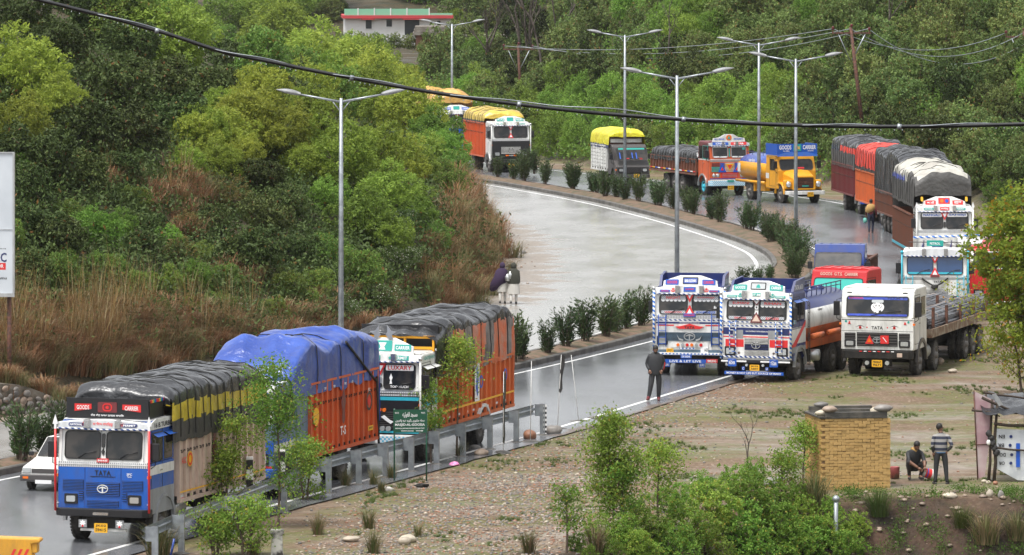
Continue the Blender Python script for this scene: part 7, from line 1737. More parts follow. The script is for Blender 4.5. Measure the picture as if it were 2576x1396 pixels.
J = dict(pelvis=(0, .16, .30), chest=(0, .05, .60), neck=(.02, -.08, .80), head=(.02, -.16, .90), shL=(-.18, -.0, .74), elL=(-.2, -.2, .5), wrL=(.02, -.32, .34), shR=(.19, -.02, .74), elR=(.22, -.22, .5), wrR=(.2, -.34, .36),
         hiL=(-.1, .12, .3), knL=(-.22, -.22, .52), anL=(-.14, -.0, .1), toL=(-.17, -.15, .03), hiR=(.1, .12, .3), knR=(.26, -.2, .5), anR=(.16, -.0, .1), toR=(.2, -.15, .03), face=(.1, -1, -.7))
person(gl(2300, 1206), R_(12), 'man in dark clothes squatting over the tipped paint bucket', J, {**LEG('c_dark'), **TOP('c_black'), 'wrL': 'skin', 'wrR': 'skin', 'head': 'skin', 'toL': 'skin', 'toR': 'skin'}, 1.05,
       extras=both(shoes('c_dark'), coat([(.02, -.05, .84, .08, .08), (0, -.02, .76, .2, .14), (0, .06, .55, .2, .16), (0, .14, .34, .19, .17)], 'c_black'), lambda r, J: B().tube([(-.09, -.06, .84), (0, -.16, .78), (.1, -.06, .84), (0, .02, .85), (-.09, -.06, .84)], .035, 6).build('scarf', 'c_ochre', r)))
J = dict(pelvis=(0, 0, .9), chest=(0, 0, 1.18), neck=(0, -.0, 1.39), head=(.03, -.03, 1.5), shL=(-.18, 0, 1.32), elL=(-.30, .08, 1.06), wrL=(-.16, .04, .9), shR=(.18, 0, 1.32), elR=(.23, .05, 1.04), wrR=(.2, .0, .86),
         hiL=(-.09, 0, .86), knL=(-.13, -.01, .48), anL=(-.16, .02, .09), toL=(-.2, -.1, .03), hiR=(.09, 0, .86), knR=(.13, -.01, .48), anR=(.15, .02, .09), toR=(.2, -.1, .03), face=(-.9, -.6, 0))
person(gl(2367, 1219), R_(176), 'boy in grey and navy striped sweater standing with hand on hip, his back turned', J, {**LEG('c_black'), **TOP('c_stripe'), 'wrR': 'c_dark', 'wrL': 'c_dark', 'head': 'skin', 'toL': 'c_dark', 'toR': 'c_dark'}, 1.04,
       extras=both(shoes('c_dark'), coat([(0, 0, .88, .16, .12), (0, 0, .92, .18, .13), (0, 0, 1.15, .175, .125), (0, 0, 1.28, .185, .12), (0, 0, 1.38, .11, .08)], 'c_stripe', 'sweater'), coat([(0, 0, .86, .155, .115), (0, 0, .9, .165, .12)], 'c_blue', 'shirt_hem')))
# ------------------------------------------------------------- vegetation
M['l_light'] = leafmat('fresh yellow green leaves', (.33, .39, .06), (.19, .26, .045), .45)
M['l_light2'] = leafmat('young lime leaves', (.22, .33, .055), (.13, .22, .04), .42)
M['l_dark'] = leafmat('dark evergreen leaves', (.034, .054, .015), (.09, .12, .035), .18, .5, seasonal=((.13, .06, .02), .02))
M['l_mid'] = leafmat('mid green leaves', (.10, .18, .035), (.18, .265, .055), .35, seasonal=((.2, .13, .03), .06))
M['l_far'] = leafmat('grey green hillside leaves', (.10, .15, .045), (.19, .25, .075), .33, seasonal=((.16, .12, .04), .08))
M['l_olive'] = leafmat('brownish olive leaves', (.11, .10, .03), (.15, .125, .045), .25, seasonal=((.25, .13, .04), .15))
M['l_white'] = leafmat('leaves dotted with white blossom', (.06, .10, .03), (.09, .14, .04), .25, seasonal=((.6, .6, .5), .07))
M['l_front'] = leafmat('fresh green roadside leaves', (.13, .25, .035), (.23, .33, .06), .42, seasonal=((.32, .28, .05), .06))
M['l_weed'] = leafmat('low weed leaves', (.05, .12, .02), (.10, .19, .035), .3)
M['l_ole'] = leafmat('dark narrow leaves', (.035, .065, .025), (.07, .10, .035), .15)
M['l_yel'] = leafmat('yellow green leaves with orange tint', (.36, .41, .055), (.24, .32, .045), .5, seasonal=((.45, .25, .03), .10))
M['dry'] = leafmat('dry grass blades', (.33, .19, .08), (.15, .08, .04), .2, .6, seasonal=((.38, .30, .18), .2))
M['dry2'] = leafmat('grey green dry blades', (.16, .15, .075), (.26, .19, .10), .25, .6, seasonal=((.10, .12, .04), .3))
M['grassb'] = leafmat('short green grass', (.06, .10, .025), (.12, .14, .04), .3)
RG = np.random.default_rng(12)
def unit(v): return v / np.maximum(1e-9, np.linalg.norm(v, axis=1, keepdims=True))
def leaf_quads(C, L, Wd, up=0.0, out=None, droop=0.0):
    n = len(C); d = unit(RG.normal(size=(n, 3)) + (out * .6 if out is not None else 0) + np.array([0, 0, up - droop])); nn = unit(RG.normal(size=(n, 3)) + np.array([0, 0, .9]) + (out * .5 if out is not None else 0)); s = unit(np.cross(d, nn))
    L = (L * RG.uniform(.7, 1.3, n))[:, None]; Wd = (Wd * RG.uniform(.7, 1.3, n))[:, None]
    V = np.stack([C - d * L * .5, C + s * Wd * .5, C + d * L * .5, C - s * Wd * .5], 1).reshape(-1, 3)
    return V, np.arange(4 * n).reshape(-1, 4)
def crown(name, m, nl, nleaf, L, Wd, shape=(1, 1, .85), lobe=(.26, .44), droop=.2, seed=0, fill=.25, tufts=0):
    """crown of unit radius, centre at the origin, made of leaf faces over many small lobes"""
    global RG
    RG = np.random.default_rng(seed)
    u = unit(RG.normal(size=(nl, 3))); rad = RG.uniform(.25, .82, nl) ** .8; lc = u * rad[:, None] * np.array(shape); lc[:, 2] = np.where(lc[:, 2] < -.55, -.55, lc[:, 2])
    lr = RG.uniform(lobe[0], lobe[1], nl)
    P = []; O = []
    per = (lr ** 2 / (lr ** 2).sum() * nleaf).astype(int)
    for c, r_, k in zip(lc, lr, per):
        d = unit(RG.normal(size=(k, 3))); rr_ = r_ * RG.uniform(1 - fill * 1.6, 1.12, k) ** 1.0
        # twiggy tufts: cluster part of the leaves
        q = max(3, k // 14); tc = unit(RG.normal(size=(q, 3))); pick = tc[RG.integers(0, q, k)]; d = unit(d * .27 + pick)
        P.append(c + d * rr_[:, None]); O.append(unit(d + c * .8))
    P = np.concatenate(P); O = np.concatenate(O)
    keep = np.ones(len(P), bool)
    for c, r_ in zip(lc, lr): keep &= np.linalg.norm(P - c, axis=1) > r_ * .62
    P, O = P[keep], O[keep]
    V, F = leaf_quads(P, L, Wd, 0, O, droop)
    return npmesh(name, V, F, m), lc
def trunk(name, lc, m, h=1.2, r0=.07, nb=9, lean=.1, zc=0):
    """trunk below a unit crown whose centre is zc above the origin"""
    b = B(); rnd = random.Random(len(lc) * 7 + nb); top = Vector((rnd.uniform(-lean, lean), rnd.uniform(-lean, lean), -.25))
    P = [Vector((0, 0, -h - .15)), Vector((rnd.uniform(-lean, lean) * .5, 0, -h * .6)), top]
    b.tube(P, [r0, r0 * .8, r0 * .6], 7)
    for i in rnd.sample(range(len(lc)), min(nb, len(lc))):
        e = Vector(lc[i]); s = P[1].lerp(P[2], rnd.uniform(.2, 1)); m_ = s.lerp(e, .5) + Vector((0, 0, .08)); b.tube([s, m_, e], [r0 * .42, r0 * .28, r0 * .1], 5)
    return b.mesh(name, m)
PROT = {}
def proto(kind, m, n, bark='bark', **k):
    PROT[kind] = []
    th = k.pop('th', 1.15); nb = k.pop('nb', 9); r0 = k.pop('r0', .06)
    for i in range(n):
        me, lc = crown('crown', m, seed=hash_(kind) + i, **k); PROT[kind].append((me, trunk('trunk', lc, bark, th, r0, nb)))
def hash_(s): return sum(ord(c) * (i + 3) for i, c in enumerate(s)) % 9973
proto('light', 'l_light', 3, nl=34, nleaf=15000, L=.09, Wd=.032, lobe=(.2, .36), droop=.35, shape=(1, .95, .95))
proto('lime', 'l_light2', 2, nl=30, nleaf=12000, L=.095, Wd=.038, lobe=(.2, .36), droop=.3)
proto('dark', 'l_dark', 3, nl=26, nleaf=10000, L=.12, Wd=.05, lobe=(.24, .42), droop=.7)
proto('mid', 'l_mid', 3, nl=28, nleaf=11000, L=.085, Wd=.04, lobe=(.22, .4), droop=.3)
proto('far', 'l_far', 4, bark='bark2', nl=26, nleaf=8000, L=.11, Wd=.052, lobe=(.22, .4), droop=.3, shape=(1, 1, .95))
proto('farlight', 'l_light2', 2, bark='bark2', nl=24, nleaf=8000, L=.09, Wd=.04, lobe=(.22, .4), droop=.3)
proto('olive', 'l_olive', 2, nl=24, nleaf=6500, L=.08, Wd=.03, lobe=(.25, .4), droop=.2)
proto('white', 'l_white', 2, nl=24, nleaf=9500, L=.07, Wd=.04, lobe=(.22, .4), droop=.3)
proto('thin', 'l_far', 2, bark='bark2', nl=22, nleaf=2600, L=.07, Wd=.035, lobe=(.2, .34), droop=.3, shape=(.9, .9, 1.25), th=2.0, nb=16, r0=.07)
def plant_(name, kind, p, R, label, cat='tree', group=None, sz=1.0, lift=None, var=None, rz=None):
    L_ = PROT[kind]; me, tm = L_[var if var is not None else random.randrange(len(L_))]
    r = empty(name, p, random.uniform(0, 6.28) if rz is None else rz, label, cat, group)
    z = (lift if lift is not None else .72) * R * sz
    c = link('crown', me, r); c.location = (0, 0, z); c.scale = (R, R, R * sz)
    t = link('trunk', tm, r); t.location = (0, 0, z); t.scale = (R, R, R * sz)
    return r
random.seed(21)
LAB = dict(light='feathery yellow green tree', lime='bushy lime green tree', dark='dense dark evergreen tree', mid='mid green leafy tree', olive='brownish olive thicket', white='bush dotted with white blossom', far='grey green tree', farlight='fresh green tree', thin='thin leafed slender tree')
def where(x, y):
    v = 'top' if y < 130 else ('upper part' if y < 330 else ('middle' if y < 620 else 'foot'))
    h = 'left edge' if x < 130 else ('left half' if x < 480 else ('middle part' if x < 760 else 'road side end'))
    return v, h
HL = [(55,200,115,'light'),(25,330,95,'light'),(130,290,80,'light'),(60,45,95,'dark'),(250,50,105,'dark'),(165,120,90,'dark'),(330,120,85,'dark'),(300,225,105,'dark'),(400,205,100,'dark'),(215,330,105,'dark'),(330,330,100,'dark'),(430,290,90,'dark'),
 (500,235,85,'dark'),(560,200,55,'dark'),(100,400,105,'dark'),(200,430,85,'dark'),(60,480,85,'dark'),(290,420,65,'dark'),(450,45,65,'lime'),(500,95,65,'lime'),(560,50,65,'lime'),(640,40,75,'lime'),(710,20,75,'lime'),(590,120,65,'lime'),(390,70,60,'olive'),
 (700,105,95,'light'),(785,165,95,'light'),(860,160,78,'light'),(935,190,74,'light'),(1000,235,66,'light'),(880,225,120,'light'),(965,265,95,'light'),(1020,255,65,'light'),(760,245,80,'light'),(610,330,105,'light'),(505,350,70,'light'),(560,290,60,'light'),(660,255,80,'light'),(700,350,90,'light'),(790,330,85,'light'),
 (640,450,80,'dark'),(575,500,60,'olive'),(665,560,80,'dark'),(645,650,95,'dark'),(585,640,65,'dark'),(745,640,65,'dark'),(720,520,65,'dark'),(850,420,100,'light'),(930,400,90,'light'),(1000,420,70,'light'),(960,500,90,'lime'),(1030,500,60,'lime'),(900,560,90,'lime'),(980,600,80,'lime'),(1000,665,60,'white'),(900,690,75,'mid'),(955,750,60,'white'),(820,640,65,'mid'),(850,765,55,'white'),
 (75,560,85,'dark'),(150,600,85,'dark'),(235,590,70,'lime'),(290,580,55,'lime'),(65,680,80,'dark'),(160,690,80,'mid'),(265,680,60,'mid'),(350,620,50,'dark'),(345,720,55,'mid'),(450,640,50,'olive'),(420,720,50,'lime'),(490,700,55,'lime'),(545,765,50,'mid'),(610,790,50,'white'),(690,790,45,'mid'),(1135,470,55,'mid'),(1050,300,80,'light'),(1090,365,55,'lime'),(1060,420,60,'lime'),(1110,430,45,'mid'),(1150,540,38,'mid'),(1095,600,50,'mid'),(1060,540,55,'lime'),(1080,390,55,'lime'),(1040,330,60,'light'),(1100,320,45,'lime'),
 (770,760,40,'mid'),(120,770,50,'dark'),(400,790,45,'mid'),(500,640,45,'mid'),(380,560,45,'dark'),(430,600,40,'lime'),(170,540,50,'mid'),(300,690,45,'mid'),(560,700,50,'mid'),(470,780,40,'lime'),(720,720,55,'mid'),(800,720,50,'mid'),(540,420,60,'light'),(490,360,62,'light'),(590,370,75,'light'),(470,420,45,'light'),(600,400,60,'light'),(760,430,60,'light'),(20,600,60,'mid'),(50,430,50,'lime'),(820,500,60,'lime'),(340,500,50,'mid'),(530,560,50,'dark'),(470,560,40,'olive'),(1010,560,45,'white'),(1055,640,40,'white'),(300,780,40,'dark'),(200,770,45,'dark')]
seen = {}
for (x, y, rp, kd) in HL:
    p = on_ground(x, y + rp * .62)
    if p is None: continue
    R = rp * p.y / FPX * (1.2 if kd == 'light' else (1.08 if kd == 'lime' else .98))
    v, h = where(x, y); base = LAB[kd]
    if kd != 'white' and rp < 58: base = base.replace('tree', 'bush')
    lab = '%s on the %s of the left hillside, %s' % (base, v, h); nm = 'bush' if 'bush' in base or kd in ('olive',) else 'tree'
    plant_(nm, kd, p, R, lab, 'bush' if nm == 'bush' else 'tree', 'plants of a kind: %s' % lab, sz=random.uniform(.85, 1.05))
# hidden backing trees further up the left hill so that it closes to the top
for i in range(16):
    q = gz((random.uniform(-20, -9), random.uniform(262, 335))); plant_('tree', random.choice(('lime', 'mid', 'dark')), q, random.uniform(1.5, 2.3), 'leafy tree standing behind the crest of the left hillside, toward the road', 'tree', 'trees behind the crest toward the road')
for i in range(30):
    x = random.uniform(-80, 760); p = on_ground(x, random.uniform(-25, 15)) or gz((x / 100 - 20, 245)); q = gz((p.x + random.uniform(-3, 3), p.y + random.uniform(3, 26)))
    kd = random.choice(('dark', 'dark', 'mid', 'lime')) if x < 400 else random.choice(('lime', 'mid', 'light')); plant_('tree', kd, q, random.uniform(1.6, 2.6), LAB[kd] + ' behind the crest of the left hillside', 'tree', 'trees behind the crest of the left hillside: ' + kd)
for X, Y, R, kd in ((-5.0, 300, 2.1, 'light'), (-6.4, 306, 2.0, 'light'), (-4.0, 294, 1.5, 'lime'), (-3.3, 287, 1.2, 'lime'), (-7.6, 312, 2.1, 'light'), (-5.6, 318, 1.9, 'light'), (-2.8, 280, 1.0, 'mid')):
    plant_('tree', kd, gz((X, Y)), R, LAB[kd] + ' at the road end of the hillside, before the ochre covered truck', 'tree', 'trees at the road end of the left hillside: ' + kd, lift=.9)
# far slope
def far_kind(x, y):
    n = mn.noise(Vector((x / 170, y / 120, 4)))
    if y > 225 and x < 1980: return 'farlight' if n > -.32 else 'far'
    if x > 2200 and y > 300: return 'dark' if n > -.15 else 'far'
    if x < 1480 and y > 90: return 'far' if n > -.1 else 'dark'
    return 'dark' if n < -.25 else ('farlight' if n > .3 else 'far')
for row, y in enumerate(range(-40, 530, 44)):
    for x in range(1090, 2680, 68):
        xx = x + (34 if row % 2 else 0) + random.uniform(-16, 16)
        if y > 420 and xx < 2380: continue
        yy = y + random.uniform(-14, 14)
        if xx < 1420 and yy < 225 and random.random() < (.85 if yy < 95 else .35): continue
        if 840 < xx < 1130 and yy < 150: continue
        p = on_ground(xx, yy + 30)
        if p is None or far_d(p.x, p.y) < 1.0: continue
        if any((p.x - a) ** 2 + (p.y - b_) ** 2 < 2.2 for a, b_ in seen.get('f', [])): continue
        seen.setdefault('f', []).append((p.x, p.y))
        kd = far_kind(xx, yy); rp = random.uniform(48, 74); R = rp * p.y / FPX
        side = 'rank nearest the road' if far_d(p.x, p.y) < 7 else ('second rank' if yy > 230 else ('third rank' if yy > 110 else 'topmost rank'))
        part = next(t for q, t in ((1300, 'left of the street lamp by the bend'), (1480, 'above the empty bend'), (1650, 'above the small lorry with yellow cover'), (1800, 'above the low slatted lorry'), (1920, 'above the crest of the ornate orange lorry'), (2080, 'above the yellow tanker'), (2200, 'above the maroon truck'), (2330, 'above the red and black tarpaulins'), (2460, 'above the NANGALI SAHIBJI truck'), (9999, 'at the right edge')) if xx < q)
        lab = '%s %s, %s' % (LAB[kd], side, part); plant_('tree', kd, p, R, lab, 'tree', 'far slope, ' + lab, sz=random.uniform(.95, 1.3))
for x, y, rp, kd in ((845, 125, 30, 'far'), (1040, 185, 36, 'farlight'), (1100, 160, 60, 'far'), (1180, 140, 70, 'farlight'), (1160, 60, 55, 'farlight'), (1200, 210, 60, 'far'), (1120, 230, 50, 'far'), (1250, 270, 60, 'dark'), (1180, 290, 50, 'dark'), (1380, 220, 70, 'far'), (1440, 120, 80, 'far'), (1340, 300, 60, 'dark'), (850, 20, 30, 'dark'), (1290, 160, 45, 'far'), (1240, 110, 40, 'far'), (1070, 130, 30, 'far'), (830, 25, 40, 'far'), (1180, 15, 45, 'far'), (780, 0, 60, 'mid'), (1400, 40, 60, 'far')):
    p = on_ground(x, y + rp * .7)
    if p: plant_('tree', kd, p, rp * p.y / FPX * .95, LAB[kd] + ' in the hollow around the far houses', 'tree', 'trees around the far houses: ' + kd)
# trees closing the view behind the houses
for i in range(40):
    x = 700 + i * 27 + random.uniform(-8, 8); Y = random.uniform(655, 780); q = at(x, 0, Y); q = gz((q.x, q.y)); plant_('tree', random.choice(('far', 'far', 'dark', 'mid')), q, random.uniform(3.0, 4.8), 'hazy tree on the rise behind the far houses', 'tree', 'hazy trees on the rise behind the far houses', sz=1.2)
for x, y, rp in ((2452, 500, 36), (2480, 520, 40), (2510, 535, 44), (2540, 560, 46), (2572, 590, 50), (2560, 520, 40), (2600, 610, 50), (2500, 490, 36)):
    p = gz(G(x, y)); plant_('bush', 'mid', p, rp * p.y / FPX, 'leafy bush on the bank to the right of the line of loaded trucks', 'bush', 'bushes right of the line of loaded trucks')
for x in (905, 950, 990, 1030, 870):
    q = at(x, 112, 588); q = gz((q.x, q.y)); plant_('bush', 'far', q, 1.0, 'grey green bush at the foot of the white house wall', 'bush', 'bushes at the foot of the white house wall')
# tall bare trees
def bare(p, h, label, seed, cat='tree', lean=0.1, thick=.12, n0=3):
    rnd = random.Random(seed); r = empty('bare_tree', p, 0, label, cat); tb = B(); br = B()
    def grow(b, s, d, L, rad, depth):
        P = [s]; q = s.copy(); dd = d.copy()
        for i in range(4): dd = (dd + Vector((rnd.uniform(-.18, .18), rnd.uniform(-.18, .18), .05))).normalized(); q = q + dd * L / 4; P.append(q.copy())
        b.tube(P, [rad * (1 - .12 * i) for i in range(5)], 6 if depth < 2 else 4, caps=False)
        if depth < 4:
            for k in range(rnd.choice((2, 3, 3))):
                s2 = P[rnd.choice((2, 3, 4))]; a = Vector((rnd.uniform(-1, 1), rnd.uniform(-1, 1), rnd.uniform(.2, .9))).normalized(); grow(br, s2, (dd * .9 + a * .8).normalized(), L * rnd.uniform(.55, .75), rad * .5, depth + 1)
    for k in range(n0): grow(tb, Vector((k * .3 - .3, 0, -.2)), Vector((rnd.uniform(-lean, lean) * 2, rnd.uniform(-lean, lean), 1)).normalized(), h * .5, thick * rnd.uniform(.7, 1), 0)
    tb.build('trunk', 'bark2', r); br.build('branches', 'bark2', r); return r
for x, y, h, l, s in ((1332, 205, 13, 'tall bare grey tree with several stems in front of the far houses', 3), (1375, 215, 12, 'tall bare tree right of the several stemmed one', 8), (1215, 195, 7, 'short bare leaning tree left of the utility pole beyond the bend', 5)):
    p = on_ground(x, y); bare(p, h, l, s, n0=3 if s == 3 else 2, lean=.12, thick=.2)
bare(gz(G(1907, 1178)), 1.9, 'small bare leafless sapling on the gravel lot', 11, n0=1, thick=.035, lean=.05)
for x, y, h, s in ((2330, 75, 6, 31), (1690, 200, 6, 32), (2250, 130, 6, 33)):
    p = on_ground(x, y); bare(p, h, 'thin bare tree among the green crowns of the far slope', s, n0=1, thick=.1)['group'] = 'thin bare trees on the far slope'

# oleander bushes on the median
def spray(name, m, n_st, h, per, L, Wd, seed, spread=.35, base=.12, lean=.0, stemr=.012):
    rg = np.random.default_rng(seed); rnd = random.Random(seed); b = B(); C = []; D = []
    for i in range(n_st):
        a = rnd.uniform(0, 6.28); s = rnd.uniform(.2, 1) * spread * h; top = Vector((math.cos(a) * s, math.sin(a) * s, h * rnd.uniform(.65, 1.05))); b0 = Vector((math.cos(a) * base * rnd.random(), math.sin(a) * base * rnd.random(), -.05)); mid = b0.lerp(top, .5) - Vector((math.cos(a), math.sin(a), 0)) * s * .15
        b.tube([b0, mid, top], [stemr, stemr * .8, stemr * .4], 4, caps=False)
        for k in range(per):
            t = rnd.uniform(.2, 1.0); q = b0.lerp(mid, t * 2) if t < .5 else mid.lerp(top, t * 2 - 1); C.append(q + Vector((rnd.gauss(0, .05), rnd.gauss(0, .05), rnd.gauss(0, .04))) * h); D.append((math.cos(a) * .4 + rnd.gauss(0, .6), math.sin(a) * .4 + rnd.gauss(0, .6), rnd.uniform(.2, 1.1)))
    C = np.array([tuple(c) for c in C]); D = unit(np.array(D)); n = len(C); nn = unit(rg.normal(size=(n, 3)) + np.array([0, -.5, .6])); S = unit(np.cross(D, nn)); Lx = (L * rg.uniform(.7, 1.3, n))[:, None]; Wx = (Wd * rg.uniform(.7, 1.3, n))[:, None]
    V = np.stack([C, C + D * Lx * .5 + S * Wx * .5, C + D * Lx, C + D * Lx * .5 - S * Wx * .5], 1).reshape(-1, 3)
    for i in range(n): b.f.append([len(b.v) + 4 * i + j for j in range(4)]); b.m.append(1); b.s.append(False)
    b.v += [tuple(v) for v in V]
    return b.mesh(name, ['bark', m])
OLE = [spray('median_shrub', 'l_ole', 20, 1.2, 52, .15, .036, 50 + i) for i in range(5)]
OLEBIG = [spray('median_shrub', 'l_ole', 44, 1.6, 56, .16, .038, 60 + i, spread=.5, base=.3) for i in range(2)]
SL = {'large dense shrubs near the tip of the median': 'large dense dark shrub near the rounded tip of the median', 'low shrubs on the median behind the LIVE & LET LIVE truck': 'low dark shrub on the median behind the LIVE & LET LIVE truck',
 'dark narrow leaved shrubs between the two roads at the picture middle': 'dark upright shrub on the kerbed strip left of the LIVE & LET LIVE truck', 'dark shrubs on the median beside the white hatchback': 'dark shrub on the median beside the white hatchback'}
def shrub(x, y, s, big=False, lab=None, grp='dark narrow leaved shrubs along the median'):
    p = G(x, y, .2); c, w = Cx(p.y), Hw(p.y) - .45
    if abs(p.x - c) < 4: p.x += random.uniform(-.15, .15); p.x = max(c - w, min(c + w, p.x))
    o = link('median_shrub', random.choice(OLEBIG if big else OLE)); s *= 1.22; o.location = (p.x, p.y, .18); o.rotation_euler.z = random.uniform(0, 6.28); k = s * random.uniform(.8, 1.15); o.scale = (k, k, k); tag(o, lab or SL.get(grp, 'dark narrow leaved shrub planted on the median opposite the small lorries'), 'shrub', grp); return o
for x, y in ((1259, 412), (1280, 418), (1306, 424), (1325, 430), (1345, 428), (1368, 440), (1395, 446), (1418, 450), (1436, 458), (1462, 470), (1490, 478), (1519, 490), (1540, 470), (1552, 492), (1610, 480), (1640, 500), (1662, 512), (1700, 510), (1725, 520), (1742, 535), (1775, 528), (1790, 548), (1813, 555), (1590, 470), (1570, 500)):
    shrub(x, y + 6, .95)
for x, y in ((1870, 575), (1895, 580)): shrub(x, y, .9)
for x, y, s in ((1925, 600, .6), (1950, 612, .65), (1975, 622, .7), (1995, 645, .75), (2005, 672, .85), (1990, 700, .8)): shrub(x, y, s, True, None, 'large dense shrubs near the tip of the median')
for x, y, s in ((1860, 730, .7), (1910, 722, .75), (1945, 715, .7), (1880, 760, .7), (1830, 770, .7)): shrub(x, y, s, False, None, 'low shrubs on the median behind the LIVE & LET LIVE truck')
for x, y, s in ((1307, 910, 1.15), (1355, 905, 1.05), (1419, 875, 1.15), (1425, 890, 1.0), (1483, 862, 1.2), (1530, 850, 1.1), (1580, 830, 1.15), (1612, 822, 1.1), (1558, 842, .9)): shrub(x, y, s, False, None, 'dark narrow leaved shrubs between the two roads at the picture middle')
for x, y, s in ((110, 1160, 1.05), (-4, 1130, .9), (125, 1150, .9)): shrub(x, y, s, False, None, 'dark shrubs on the median beside the white hatchback')

# foreground leafy trees: open crowns of small sprays
def open_tree(p, h, w, label, seed, m='l_front', leaves=2600, n_br=26, L=.08, Wd=.045, trunk_r=.035, low=.22, cat='tree', name='roadside_tree', multi=1, top=.3, clump=.12):
    rnd = random.Random(seed); rg = np.random.default_rng(seed); r = empty(name, p, 0, label, cat); b = B(); C = []
    for s in range(multi):
        ox = 0 if multi == 1 else rnd.uniform(-.3, .3) * w; tipx = rnd.uniform(-.1, .1) * w + ox * 1.3; P = [Vector((ox * .3, 0, -.2)), Vector((ox * .6 + rnd.uniform(-.06, .06), 0, h * .35)), Vector((tipx * .9 + rnd.uniform(-.08, .08), rnd.uniform(-.1, .1), h * .7)), Vector((tipx, 0, h * .97))]
        hh = 1 if s == 0 else rnd.uniform(.6, .95); P = [P[0]] + [Vector((q.x, q.y, q.z * hh)) for q in P[1:]]
        b.tube(P, [trunk_r, trunk_r * .8, trunk_r * .5, trunk_r * .15], 7, caps=False)
        for i in range(n_br // multi + 1):
            t = low + (1 - low) * rnd.random() ** .85; k = t * 3; j = min(2, int(k)); q = P[j].lerp(P[j + 1], k - j); env = math.sin(math.pi * min(1, (t - low) / (1 - low) * (1 - top) + top)) ** .7 if 1 else 1
            a = rnd.uniform(0, 6.28); reach = w * env * rnd.uniform(.35, 1); e = q + Vector((math.cos(a) * reach, math.sin(a) * reach, reach * rnd.uniform(.35, .9))); m_ = q.lerp(e, .5) + Vector((0, 0, -.04 * reach)); b.tube([q, m_, e], [trunk_r * .3, trunk_r * .2, .004], 4, caps=False)
            for c in range(9):
                tt = rnd.uniform(.25, 1.1); cc = q.lerp(e, tt) + Vector((rnd.gauss(0, .13), rnd.gauss(0, .13), rnd.gauss(0, .12))) * w; C.append(tuple(cc))
        for c in range(4): C.append(tuple(P[3] + Vector((rnd.gauss(0, .05), rnd.gauss(0, .05), -rnd.random() * .3))))
    b.build('trunk', 'bark', r)
    C = np.array(C); k = int(leaves * 1.25) // len(C) + 1; Q = np.repeat(C, k, 0) + rg.normal(size=(len(C) * k, 3)) * clump * np.array([1, 1, .7]); 
    global RG
    RG = rg; V, F = leaf_quads(Q, L, Wd, 0, None, .3); me = npmesh('crown', V, F, m); link('crown', me, r); return r
def G2(x, y): return on_ground(x, y) or gz(G(x, y))
open_tree(G2(700, 1328), 4.4, 1.25, 'open leafy young tree standing before the blue tarpaulin truck at the barrier', 1, leaves=4200, n_br=40)
open_tree(G2(560, 1330), 3.0, 1.0, 'light green leafy sapling in front of the cream truck body', 2, leaves=3400, n_br=30, multi=3)
open_tree(G2(545, 1402), 1.5, .8, 'leafy bush at the near end of the crash barrier', 3, leaves=2000, n_br=24, multi=4, low=.1, clump=.09)
open_tree(G2(620, 1402), 1.4, 1.0, 'wide leafy bush at the foot of the young tree', 4, leaves=2500, n_br=26, multi=4, low=.08, clump=.09)
open_tree(G2(770, 1260), 1.6, .8, 'leafy shoot beside the young tree, against the barrier', 5, leaves=2200, n_br=20, multi=2, low=.1)
open_tree(G2(1148, 1150), 3.45, 1.0, 'airy light green sapling in front of the white and teal truck', 6, leaves=3000, n_br=30, low=.42)
open_tree(G2(1085, 1168), 2.4, .6, 'thin light green sapling left of the airy sapling, behind the sign', 7, leaves=1400, n_br=16, low=.35)
open_tree(G2(1540, 1350), 3.15, .85, 'slim upright green tree in the middle foreground', 8, leaves=6500, n_br=64, low=.12, top=.25)
open_tree(G2(1570, 1352), 1.9, .8, 'leaning second stem beside the slim upright green tree', 9, leaves=1300, n_br=14, low=.3)
open_tree(G2(1655, 1330), 2.3, .8, 'small light green tree right of the slim upright tree', 10, leaves=1700, n_br=20, low=.2)
open_tree(G2(1425, 1392), 1.7, .65, 'low green sapling left of the slim upright tree', 13, leaves=1000, n_br=14, low=.15)
open_tree(G2(2020, 1228), 1.75, .7, 'slender green sapling against the left side of the tank', 11, leaves=1300, n_br=18, low=.2)
open_tree(G2(1965, 1250), 1.2, .7, 'leafy shoot left of the tank sapling', 12, leaves=1300, n_br=16, low=.1)
proto('front', 'l_front', 3, nl=30, nleaf=6500, L=.085, Wd=.05, lobe=(.2, .36), droop=.2, shape=(1, .9, .9), nb=14)
k = 0
TH = [(1510, 1345, 48), (1560, 1355, 55), (1450, 1375, 34), (1620, 1400, 55), (1600, 1300, 50), (1640, 1345, 62), (1600, 1390, 55), (1690, 1270, 55), (1720, 1330, 75), (1690, 1395, 70), (1770, 1240, 52), (1800, 1300, 80), (1770, 1380, 80), (1840, 1225, 55), (1880, 1270, 80), (1860, 1350, 90), (1880, 1410, 80), (1900, 1200, 45), (1950, 1270, 62), (1950, 1350, 88), (1980, 1400, 80), (2020, 1310, 60), (2050, 1380, 70), (2100, 1345, 55), (2130, 1395, 60), (2090, 1285, 38), (2160, 1330, 40), (1540, 1395, 40), (1480, 1400, 30), (2010, 1250, 40)]
RN = ('topmost rank', 'upper rank', 'middle rank', 'lowest rank')
